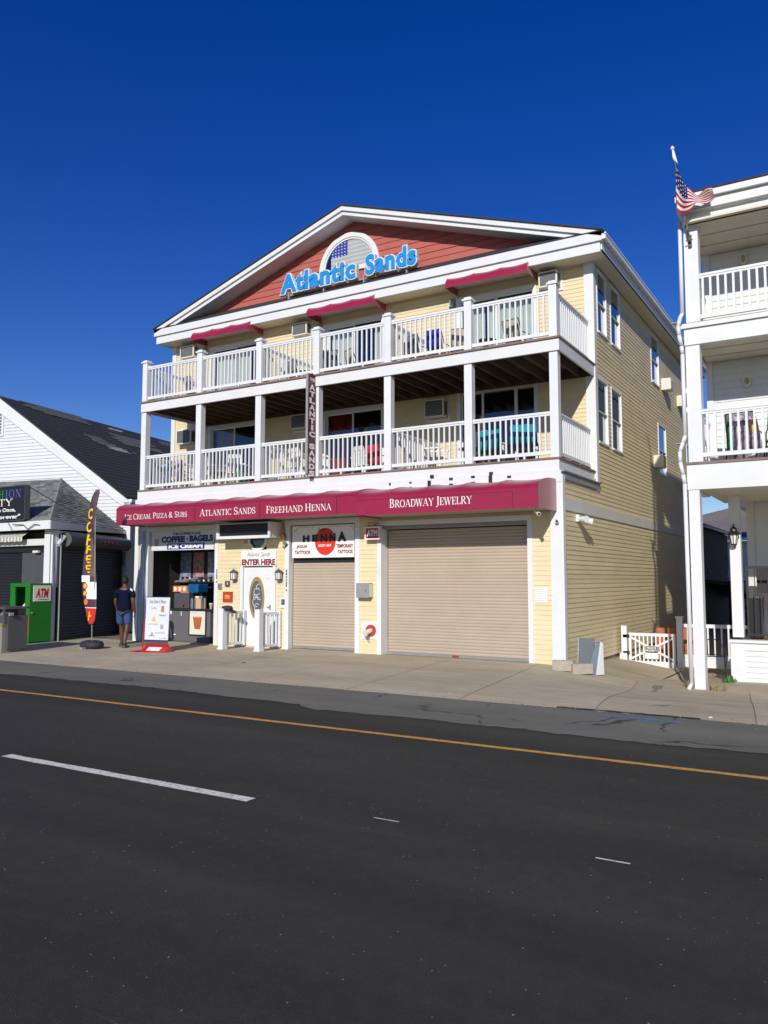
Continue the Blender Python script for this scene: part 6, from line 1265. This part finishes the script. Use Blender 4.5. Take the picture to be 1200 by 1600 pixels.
part('fascia', 'white', SH, lambda m: (m.box(-30, -18.78, 13.88, 13.92, 3.04, 3.275), m.hexa([tuple(C0 + Vector((.03, -.02, -.235))), tuple(C1 + Vector((.03, 0, -.10))), tuple(C1 + Vector((-.01, 0, -.10))), tuple(C0 + Vector((-.01, -.02, -.235))), tuple(C0 + Vector((.03, -.02, 0))), tuple(C1 + Vector((.03, 0, 0))), tuple(C1 + Vector((-.01, 0, 0))), tuple(C0 + Vector((-.01, -.02, 0)))])))
part('soffit', 'darkgrey', SH, lambda m: m.face([(-30, 13.92, 3.04), (-18.82, 13.92, 3.04), tuple(C1 + Vector((-.05, 0, -.12))), (-30, 17.4, 3.04)]))
part('beam', 'shade_white', SH, lambda m: (m.box(-30, -19.2, 14.15, 14.3, 2.62, 2.80), m.fbox(SF, .1, 3.95, -.12, .0, 2.92, 3.02)))
part('corner_post', 'white', SH, lambda m: (m.box(-19.36, -19.10, 14.14, 14.34, 0, 3.04), m.box(-19.10, -19.04, 14.17, 14.36, 0, 3.04))); part('conduit', 'grey', SH, lambda m: (m.cyl((-18.90, 14.33, 0), (-18.90, 14.33, 2.9), .02), m.cyl((-18.97, 14.06, .9), (-19.0, 14.06, 3.0), .012)))
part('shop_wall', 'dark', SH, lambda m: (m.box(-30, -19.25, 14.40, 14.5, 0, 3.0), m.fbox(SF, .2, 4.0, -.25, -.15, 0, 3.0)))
shutter(-22.4, -20.6, 0, 2.6, 14.36, 'black_slat', .085, SH, rail='black'); part('shutter_panel', 'darkgrey', SH, lambda m: m.box(-20.58, -19.25, 14.33, 14.38, 0, 2.5)); part('lintel', 'black', SH, lambda m: m.box(-24, -19.22, 14.28, 14.38, 2.45, 2.62))
# side shutter: slats along the angled wall
m = MB(); sr = part('roller_shutter', 'black', SH, lambda m: (m.fbox(SF, .22, .28, -.1, .03, 0, 2.6), m.fbox(SF, 3.86, 3.92, -.1, .03, 0, 2.6), m.fbox(SF, .28, 3.86, -.05, .0, 0, .06)))
for (a, b), (c, d) in zip([(-.002, 0), (.012, .02), (.014, .05), (-.002, .085)], [(.012, .02), (.014, .05), (-.002, .085), (-.002, .086)]): m.face([SF.p(.28, a, b) - SF.o, SF.p(3.86, a, b) - SF.o, SF.p(3.86, c, d) - SF.o, SF.p(.28, c, d) - SF.o])
sme = m.mesh('slat', [MT['black_slat']])
for i in range(30): inst('slat', sme, sr, SF.o + Vector((0, 0, .06 + i * .085)))
part('shutter_housing', 'darkgrey', SH, lambda m: (m.cyl(SF.p(.35, .12, 2.78), SF.p(3.98, .12, 2.78), .20, n=20),), smooth=False)
def squig(m):
    F = Frame(SF.o, dS, nS); pts = [(2.0 + .07 * i, .328, 2.78 + .04 * math.sin(i * 1.9) + .02 * math.sin(i * 3.1)) for i in range(15)]
    m.tube([F.p(*p) for p in pts], .009, 5); m.tube([F.p(2.1 + .09 * i, .325, 2.73 + .03 * math.cos(i * 2.3)) for i in range(9)], .006, 5)
part('painted_scrawl', 'redprint', SH, squig)
part('vent_hood', 'shade_white', SH, lambda m: (m.cyl(SF.p(.12, .05, 2.62), SF.p(.32, .12, 2.86), .06), m.cyl(SF.p(.2, .09, 2.62), SF.p(.2, .02, 2.62), .05)))
part('wall_lamp', 'cream', SH, lambda m: (m.box(-19.95, -19.72, 14.2, 14.28, 2.42, 2.48),))
AW = root('striped_awning', (-21, 13.9, 2.7), 'small pale striped scalloped awning under the shop eaves', 'awning')
for i in range(26):
    x = -21.95 + i * .072; part('stripe', 'cream' if i % 2 else 'siding_shade', AW, lambda m: (m.face([(x, 13.95, 2.86), (x + .072, 13.95, 2.86), (x + .072, 14.15, 3.0), (x, 14.15, 3.0)]), m.face([(x, 13.95, 2.72 + .012 * (i % 3)), (x + .072, 13.95, 2.72 + .012 * ((i + 1) % 3)), (x + .072, 13.95, 2.86), (x, 13.95, 2.86)])))
FS_ = root('fashion_sign', (-21.0, 13.85, 3.28), 'black sign with coloured letters FASHION CITY standing on the shop eaves', 'sign')
part('board', 'black', FS_, lambda m: m.box(-22.35, -19.83, 13.83, 13.97, 3.32, 4.28)); part('edge', 'darkgrey', FS_, lambda m: (m.box(-22.37, -19.81, 13.81, 13.83, 3.30, 3.33), m.box(-22.37, -19.81, 13.81, 13.83, 4.27, 4.30), m.box(-19.83, -19.81, 13.81, 13.97, 3.33, 4.27)))
FFs = Frame((0, 13.83, 0), (1, 0, 0), (0, -1, 0)); 
for ch, c, a, b in (('F', 'redprint', -21.86, -21.66), ('A', 'orangeprint', -21.62, -21.34), ('S', 'yellowprint', -21.30, -21.08), ('H', 'greenletter', -21.03, -20.79), ('I', 'cyanletter', -20.73, -20.61), ('O', 'purple', -20.57, -20.31), ('N', 'purple', -20.28, -20.0)):
    serif_text(ch, FFs, a, b, 3.96, 4.18, .004, c, FS_)
serif_text('CITY', FFs, -21.50, -20.38, 3.74, 3.93, .004, 'signwhite', FS_)
text('\"Come Once,', FFs, -21.60, -20.24, 3.55, 3.68, .004, 'signwhite', FS_, .03); text('Love Forever\"', FFs, -21.80, -20.02, 3.37, 3.49, .004, 'signwhite', FS_, .03)
part('stay_rod', 'ink', FS_, lambda m: (m.cyl((-19.85, 13.9, 4.27), (-19.55, 14.75, 3.78), .012), m.cyl((-19.55, 14.75, 3.78), (-19.25, 14.9, 3.9), .014)))
part('cable', 'ink', FS_, lambda m: (m.tube([(-21.3, 13.8, 4.35), (-20.9, 13.8, 3.7), (-20.5, 13.82, 3.2), (-20.3, 13.8, 3.0)], .007, 5), m.tube([(-20.3, 13.8, 3.2), (-19.9, 13.85, 3.18), (-19.7, 13.85, 3.05), (-19.4, 13.84, 3.18), (-19.2, 13.86, 3.15)], .012, 5)))

# ================================================================ right: white building with stacked porches
RB = root('porch_building', (-2.7, 15.6, -.3), 'tall white building with stacked porches at the right edge', 'building')
XE = 5.5
part('corner_pillar', 'white', RB, lambda m: (m.box(-2.75, -2.56, 15.6, 15.84, -.33, 3.34),)); part('corner_pillar', 'white', RB, lambda m: m.box(-2.73, -2.48, 15.62, 15.86, 3.85, 6.07)); part('corner_pillar', 'white', RB, lambda m: m.box(-2.70, -2.45, 15.62, 15.86, 6.50, 8.36))
for x in (1.2, 5.2): part('porch_pillar', 'white', RB, lambda m: (m.box(x, x + .27, 15.6, 15.84, -.33, 3.34), m.box(x, x + .27, 15.62, 15.86, 3.90, 6.07), m.box(x, x + .27, 15.62, 15.86, 6.50, 8.36)))
part('porch_beam', 'white', RB, lambda m: (m.box(-2.76, XE, 15.58, 15.74, 3.34, 3.80), m.box(-2.76, -2.62, 15.74, 17.2, 3.34, 3.80))); part('porch_beam', 'white', RB, lambda m: (m.box(-2.74, XE, 15.59, 15.74, 6.07, 6.38), m.box(-2.74, -2.62, 15.74, 17.2, 6.07, 6.38)))
part('beam_moulding', 'white', RB, lambda m: (m.box(-2.79, XE, 15.54, 15.78, 6.385, 6.44), m.box(-2.77, XE, 15.56, 15.78, 6.44, 6.475))); part('deck_edge', 'deckboard', RB, lambda m: (m.box(-2.78, XE, 15.56, 17.24, 3.803, 3.85), m.box(-2.75, XE, 15.6, 17.24, 6.478, 6.50)))
part('porch_ceiling', 'soffit', RB, lambda m: (m.box(-2.60, XE, 15.74, 19.0, 3.36, 3.40), m.box(-2.60, XE, 15.75, 17.24, 6.10, 6.14), m.box(-2.66, XE, 15.4, 17.24, 8.36, 8.40)))
for zc in (6.095, 8.355):
    for y in (16.15, 16.7): part('ceiling_joint', 'cinder', RB, lambda m: m.box(-2.6, XE, y, y + .012, zc - .004, zc + .004))
part('roof_frieze', 'white', RB, lambda m: (m.box(-2.70, XE, 15.50, 15.56, 8.36, 8.58), m.box(-2.70, -2.64, 15.56, 34, 8.36, 8.58))); part('roof_fascia', 'white', RB, lambda m: (m.box(-2.75, XE, 15.38, 15.46, 8.56, 8.74), m.box(-2.78, XE, 15.30, 15.42, 8.745, 8.86), m.box(-2.78, -2.70, 15.42, 34, 8.60, 8.86))); part('roof', 'shingle', RB, lambda m: m.box(-2.80, XE, 15.28, 34.1, 8.865, 8.90)); part('roof_soffit', 'shade_white', RB, lambda m: m.box(-2.74, XE, 15.44, 15.52, 8.55, 8.575))
RW = Frame((0, 17.24, 0), (1, 0, 0), (0, -1, 0)); part('upper_wall', 'wall_right', RB, lambda m: (m.box(-2.60, XE, 17.25, 17.4, 3.85, 8.36), m.box(-2.60, -2.45, 17.4, 34, 3.42, 8.36))); siding(RB, RW, 3.86, 8.34, lambda z: (-2.52, XE), [], 'wall_right', .14, .016)
part('corner_board', 'white', RB, lambda m: m.box(-2.62, -2.50, 17.20, 17.245, 3.86, 8.36))
GW = Frame((0, 19.0, 0), (1, 0, 0), (0, -1, 0)); part('ground_wall', 'wall_right', RB, lambda m: (m.box(-2.15, XE, 19.01, 19.15, -.3, 3.36), m.box(-2.15, -2.0, 19.15, 34, -.5, 3.36))); siding(RB, GW, .50, 3.34, lambda z: (-2.02, XE), [], 'wall_right', .14, .016); part('corner_board', 'shade_white', RB, lambda m: m.box(-2.17, -2.02, 18.96, 19.008, -.3, 3.36))
part('porch_column', 'white', RB, lambda m: m.box(-2.29, -2.09, 17.2, 17.4, .555, 3.36)); KW = Frame((0, 17.22, 0), (1, 0, 0), (0, -1, 0))
part('porch_base', 'white', RB, lambda m: (m.box(-2.32, XE, 17.24, 17.34, -.33, .49), m.box(-2.34, -2.08, 17.18, 17.24, -.33, .45), m.box(-2.08, XE, 17.19, 17.24, .30, .45))); part('porch_cap', 'white', RB, lambda m: (m.box(-2.37, XE, 17.14, 17.40, .45, .505),)); siding(RB, KW, -.33, .30, lambda z: (-2.08, XE), [], 'white_siding', .105, .02)
part('porch_deck', 'deckboard', RB, lambda m: m.box(-2.32, XE, 17.4, 19.0, .44, .50))
for (z0, z1) in ((3.95, 4.84), (6.57, 7.43)):
    railing(RB, (-2.53, 15.70), (1.2, 15.70), z0, z1, .132, bw=.02); railing(RB, (-2.60, 15.86), (-2.60, 17.2), z0, z1, .132, bw=.02)
ir = root('iron_railing', (-2.0, 17.5, .5), 'black iron railing on the white porch', 'railing'); part('rail', 'ink', ir, lambda m: (m.box(-2.03, XE, 17.48, 17.51, 1.90, 1.95), m.box(-2.03, XE, 17.48, 17.51, .58, .61), m.box(-2.05, -2.01, 17.475, 17.515, .5, 1.96)))
for i in range(40): part('bar', 'ink', ir, lambda m: m.box(-1.90 + i * .115, -1.885 + i * .115, 17.487, 17.502, .61, 1.90))
K = root('table_top', (-1.6, 18.2, 1.4), 'dark brown panel behind the iron railing on the porch', 'table'); part('panel', 'dark', K, lambda m: m.box(-1.92, .4, 18.1, 18.15, 1.40, 1.93)); part('leg', 'dark', K, lambda m: (m.box(-1.62, -1.58, 18.1, 18.15, .5, 1.4), m.box(.3, .34, 18.1, 18.15, .5, 1.4)))
K = root('waste_bin', (-1.97, 17.9, .5), 'black bin standing on the porch behind the railing', 'bin'); part('body', 'black', K, lambda m: m.hexa([(-2.02, 17.7, .5), (-1.80, 17.7, .5), (-1.80, 17.95, .5), (-2.02, 17.95, .5), (-2.06, 17.68, 1.30), (-1.78, 17.68, 1.30), (-1.78, 17.97, 1.30), (-2.06, 17.97, 1.30)]), bevel=.01); part('lid', 'darkgrey', K, lambda m: m.box(-2.07, -1.77, 17.66, 17.98, 1.30, 1.36), bevel=.01)
K = root('serving_tray', (-1.55, 18.4, 1.1), 'orange and brown tray on the porch table', 'tray'); part('tray', 'orangewood', K, lambda m: m.box(-1.75, -1.2, 18.2, 18.6, 1.12, 1.22)); part('stand', 'dark', K, lambda m: m.box(-1.7, -1.66, 18.25, 18.3, .5, 1.12))
# downpipe with its two offsets
part('downpipe', 'white_pvc', RB, lambda m: (m.tube([(-2.76, 15.60, 8.50), (-2.76, 15.57, 6.68), (-2.79, 15.50, 6.58), (-2.82, 15.46, 6.42), (-2.81, 15.46, 6.25), (-2.78, 15.52, 6.05), (-2.775, 15.56, 5.9), (-2.775, 15.56, 4.35), (-2.81, 15.52, 4.22), (-2.86, 15.48, 4.05), (-2.86, 15.48, 3.85), (-2.82, 15.50, 3.62), (-2.80, 15.53, 3.45), (-2.795, 15.56, -.2), (-2.83, 15.46, -.30)], .037, 10)), smooth=True)
part('pipe_strap', 'grey', RB, lambda m: (m.box(-2.93, -2.8, 15.50, 15.6, 6.50, 6.52), m.box(-2.94, -2.8, 15.50, 15.6, 4.2, 4.22)))
def oval(x, z, label):
    K = root('oval_wall_light', (x, 17.2, z), label, 'lamp', 'oval wall lights on the porches'); F = Frame((0, 17.20, 0), (1, 0, 0), (0, -1, 0)); m = MB(); disc(m, F, x, z, .085, .13, -.02, .03, 20); m.build('back_plate', 'soffit', K); m = MB(); ring(m, F, x, z, .045, .072, .03, .055, 0, 360, 20, 1.6); m.build('ring', 'cream', K); m = MB(); disc(m, F, x, z, .04, .07, .03, .07, 16); m.build('lens', 'cinder', K)
oval(-1.84, 8.12, 'oval wall light under the top porch ceiling'); oval(-1.86, 5.62, 'oval wall light on the middle porch of the white building')
K = root('coach_lantern', (-2.19, 17.15, 2.4), 'black coach lantern on the white porch column', 'lamp')
part('roof_cap', 'black', K, lambda m: m.lathe((-2.19, 17.05, 2.36), [(.12, .20), (.125, .22), (.07, .27), (.06, .32), (.012, .37), (.012, .42)], 12)); part('glass_body', 'lampglass', K, lambda m: m.lathe((-2.19, 17.05, 2.36), [(.05, .02), (.085, .20)], 8)); part('cage', 'black', K, lambda m: (m.lathe((-2.19, 17.05, 2.36), [(.055, 0), (.055, .02)], 8), [m.cyl((-2.19 + .055 * math.cos(R(45 * i)), 17.05 + .055 * math.sin(R(45 * i)), 2.38), (-2.19 + .09 * math.cos(R(45 * i)), 17.05 + .09 * math.sin(R(45 * i)), 2.56), .007, n=5) for i in range(8)])); part('arm', 'black', K, lambda m: m.tube([(-2.19, 17.19, 2.34), (-2.19, 17.12, 2.32), (-2.19, 17.05, 2.36)], .012, 6))
# chair and towel on the middle porch
K = metal_chair('greycloth', 'chair hidden under the bright patterned towel on the middle porch', 'porch chairs'); K.location = (-1.86, 16.45, 3.85); K.rotation_euler = (0, 0, R(170))
K = root('beach_towel', (-1.86, 16.3, 3.85), 'patterned green, pink and yellow towel draped over a porch chair', 'towel')
m = MB(); NT = 24; rows = []
for z, y, k, sh in ((4.02, 16.10, 1.15, .04), (4.2, 16.11, 1.12, .03), (4.4, 16.12, 1.05, .01), (4.58, 16.13, .98, 0), (4.74, 16.16, .86, .0), (4.78, 16.22, .84, .0), (4.7, 16.27, .86, 0), (4.45, 16.29, .9, 0)):
    rows.append([(-1.86 + sh + (-.27 + .54 * i / NT) * k, y + .018 * math.sin(i * .9 + z * 4) + .01 * math.sin(i * 2.3), z + (.06 * math.sin(i * .35 + 1) - .05 if z < 4.1 else .012 * math.sin(i * .8))) for i in range(NT + 1)])
m.grid(rows); TW = m.build('towel_cloth', ['towel_green', 'plaid', 'towel_yellow'], K, smooth=True, solid=.01)
for pi_, pl in enumerate(TW.data.polygons): c = pi_ % NT; rr = pi_ // NT; pl.material_index = 0 if c < 5 - rr * .5 else (2 if c > 19 - (rr % 3) and rr > 1 else 1)
K = metal_chair('bluestripe', 'dark framed chair right of the patterned towel on the middle porch', 'porch chairs'); K.location = (-1.2, 16.45, 3.85); K.rotation_euler = (0, 0, R(190))

# flag on its leaning pole
K = root('flagpole', (-2.58, 15.58, 8.1), 'short leaning flagpole bracketed to the corner of the white building', 'flagpole')
part('pole', 'steel', K, lambda m: m.cyl((-2.58, 15.55, 8.05), (-2.74, 15.02, 9.66), .016)); part('bracket', 'darkgrey', K, lambda m: (m.box(-2.61, -2.55, 15.57, 15.60, 7.95, 8.18), m.cyl((-2.58, 15.57, 8.03), (-2.60, 15.48, 8.25), .022), m.cyl((-2.64, 15.5, 8.05), (-2.52, 15.5, 8.05), .012))); part('finial', 'white_pvc', K, lambda m: m.lathe((-2.74, 15.01, 9.62), [(.01, 0), (.035, .03), (.035, .06), (.01, .09)], 10))
top = [(-2.735, 9.54), (-2.67, 9.28), (-2.60, 9.07), (-2.53, 8.93), (-2.45, 8.82), (-2.37, 8.73), (-2.28, 8.755), (-2.18, 8.79), (-2.09, 8.775)]
bot = [(-2.725, 8.52), (-2.67, 8.47), (-2.60, 8.455), (-2.52, 8.47), (-2.44, 8.51), (-2.36, 8.56), (-2.27, 8.555), (-2.16, 8.575), (-2.055, 8.575)]
m = MB(); rows = []; NV = 16
def lerp_curve(c, t): i = min(len(c) - 2, int(t * (len(c) - 1))); f = t * (len(c) - 1) - i; return Vector(c[i]) * (1 - f) + Vector(c[i + 1]) * f
NU = 32
for j in range(NV + 1):
    v = j / NV; r = []
    for i in range(NU + 1):
        u = i / NU; p = lerp_curve(bot, u) * (1 - v) + lerp_curve(top, u) * v; fold = .045 * math.sin(u * 9 + v * 2.5) + .03 * math.sin(u * 17 - v * 3)
        r.append((p.x, 15.12 + fold * (0.25 + u) + .10 * (1 - v) * (1 - u), p.y + .012 * math.sin(u * 13 + v)))
    rows.append(r)
m.grid(rows); US = m.build('flag', 'flag', None, smooth=True); US['label'] = 'wind blown stars and stripes on the leaning pole of the white building'; US['category'] = 'flag'
uvl = US.data.uv_layers.new(name='UVMap')
for l_ in US.data.loops: vi = l_.vertex_index; uvl.data[l_.index].uv = ((vi % (NU + 1)) / NU, (vi // (NU + 1)) / NV)
part('header', 'signwhite', K, lambda m: m.hexa([(-2.74, 15.0, 9.50), (-2.66, 15.0, 9.36), (-2.65, 15.01, 9.34), (-2.73, 15.01, 9.45), (-2.745, 15.0, 9.66), (-2.715, 15.0, 9.62), (-2.71, 15.01, 9.62), (-2.74, 15.01, 9.66)]))

# ================================================================ behind: dark rear wing, pale house
K = root('rear_shed', (-5.5, 35, -.5), 'near black single storey wing with white eaves behind the hotel', 'shed')
part('walls', 'houseblack', K, lambda m: m.box(-9, -5.20, 31.6, 38.4, -.6, 3.6)); part('roof', 'shingle', K, lambda m: m.hexa([(-9.3, 31.3, 3.66), (-5.0, 31.3, 3.66), (-5.0, 38.6, 3.66), (-9.3, 38.6, 3.66), (-9.3, 31.3, 4.6), (-5.0, 31.3, 3.72), (-5.0, 38.6, 3.72), (-9.3, 38.6, 4.6)])); part('eaves', 'white', K, lambda m: (m.box(-5.06, -4.98, 31.3, 38.6, 3.60, 3.665), m.box(-4.98, -4.88, 31.3, 38.6, 3.56, 3.64)))
def stairs(m):
    m.hexa([(-5.1, 29.5, 1.2), (-4.3, 29.5, 1.2), (-4.3, 34, .3), (-5.1, 34, .3), (-5.1, 29.5, 1.3), (-4.3, 29.5, 1.3), (-4.3, 34, .4), (-5.1, 34, .4)])
part('ramp_cover', 'houseblack', K, lambda m: (m.hexa([(-5.15, 31.8, 1.55), (-4.2, 31.8, 1.45), (-3.9, 37, .80), (-5.15, 37, .9), (-5.15, 31.8, 1.68), (-4.2, 31.8, 1.58), (-3.9, 37, .93), (-5.15, 37, 1.03)]), m.cyl((-4.3, 32.0, -.5), (-4.3, 32.0, 1.5), .06), m.cyl((-4.1, 35.0, -.5), (-4.1, 35.0, 1.1), .06)))
part('wall_lamp', 'cinder', K, lambda m: (m.box(-5.2, -5.1, 33.2, 33.3, 1.9, 2.05), m.box(-5.2, -4.98, 36.3, 36.4, 1.75, 1.85)))
K = root('pale_house', (-5, 45, -.5), 'white clapboard house with a lilac grey roof far behind the porch', 'house')
F3 = Frame((0, 44, 0), (1, 0, 0), (0, -1, 0)); part('walls', 'white_siding', K, lambda m: m.box(-12, 3, 44.02, 54, -.6, 3.6)); siding(K, F3, -.5, 3.5, lambda z: (-8, 0), [(-5.85, -5.35, 2.2, 3.1)], 'white_siding', .25, .03)
wnd = part('window', 'white', K, lambda m: (m.fbox(F3, -5.92, -5.85, 0, .06, 2.15, 3.15), m.fbox(F3, -5.35, -5.28, 0, .06, 2.15, 3.15), m.fbox(F3, -5.85, -5.35, 0, .06, 3.08, 3.15), m.fbox(F3, -5.85, -5.35, 0, .06, 2.12, 2.2))); part('pane', 'glass_side', wnd, lambda m: m.face([F3.p(-5.85, .01, 2.2), F3.p(-5.35, .01, 2.2), F3.p(-5.35, .01, 3.08), F3.p(-5.85, .01, 3.08)]))
part('roof', 'greyroof', K, lambda m: (m.face([(-12.5, 43.5, 3.75), (3.5, 43.5, 3.75), (-1.0, 49, 5.9), (-4.4, 49, 6.15)]), m.face([(-12.5, 43.5, 3.75), (-4.4, 49, 6.15), (-12.5, 54, 3.75)]), m.face([(3.5, 43.5, 3.75), (3.5, 54, 3.75), (-1, 49, 5.9)]))); part('eaves', 'white', K, lambda m: m.box(-12.5, 3.5, 43.45, 43.55, 3.60, 3.75)); part('vent_pipe', 'ink', K, lambda m: m.cyl((-6.3, 48, 5.0), (-6.3, 48, 6.0), .08))
part('rear_rail', 'ink', K, lambda m: (m.box(-6.6, -5.0, 42.9, 42.95, 1.55, 1.6), m.box(-6.6, -5.0, 42.9, 42.95, .95, 1.0), [m.box(-6.5 + .2 * i, -6.46 + .2 * i, 42.9, 42.95, 1.0, 1.55) for i in range(8)]))
# low shrubs and dark hedge at the end of the alley
K = root('alley_shrub', (-4.2, 40, -.5), 'dark shrub at the far end of the alley', 'shrub'); m = MB()
for i in range(500):
    p = Vector((random.gauss(-4.3, .5), random.gauss(40, .4), random.uniform(-.5, .5))); a = random.uniform(0, 6.28); b = random.uniform(-.8, .8); d = Vector((math.cos(a), math.sin(a), b)).normalized() * .09; e_ = d.cross(Vector((0, 0, 1))).normalized() * .05; m.face([p - d, p + e_, p + d, p - e_])
m.build('foliage', 'leaf', K)['kind'] = 'stuff'
part('stem', 'wood', K, lambda m: m.cyl((-4.3, 40, -.6), (-4.3, 40, .1), .05, .02))
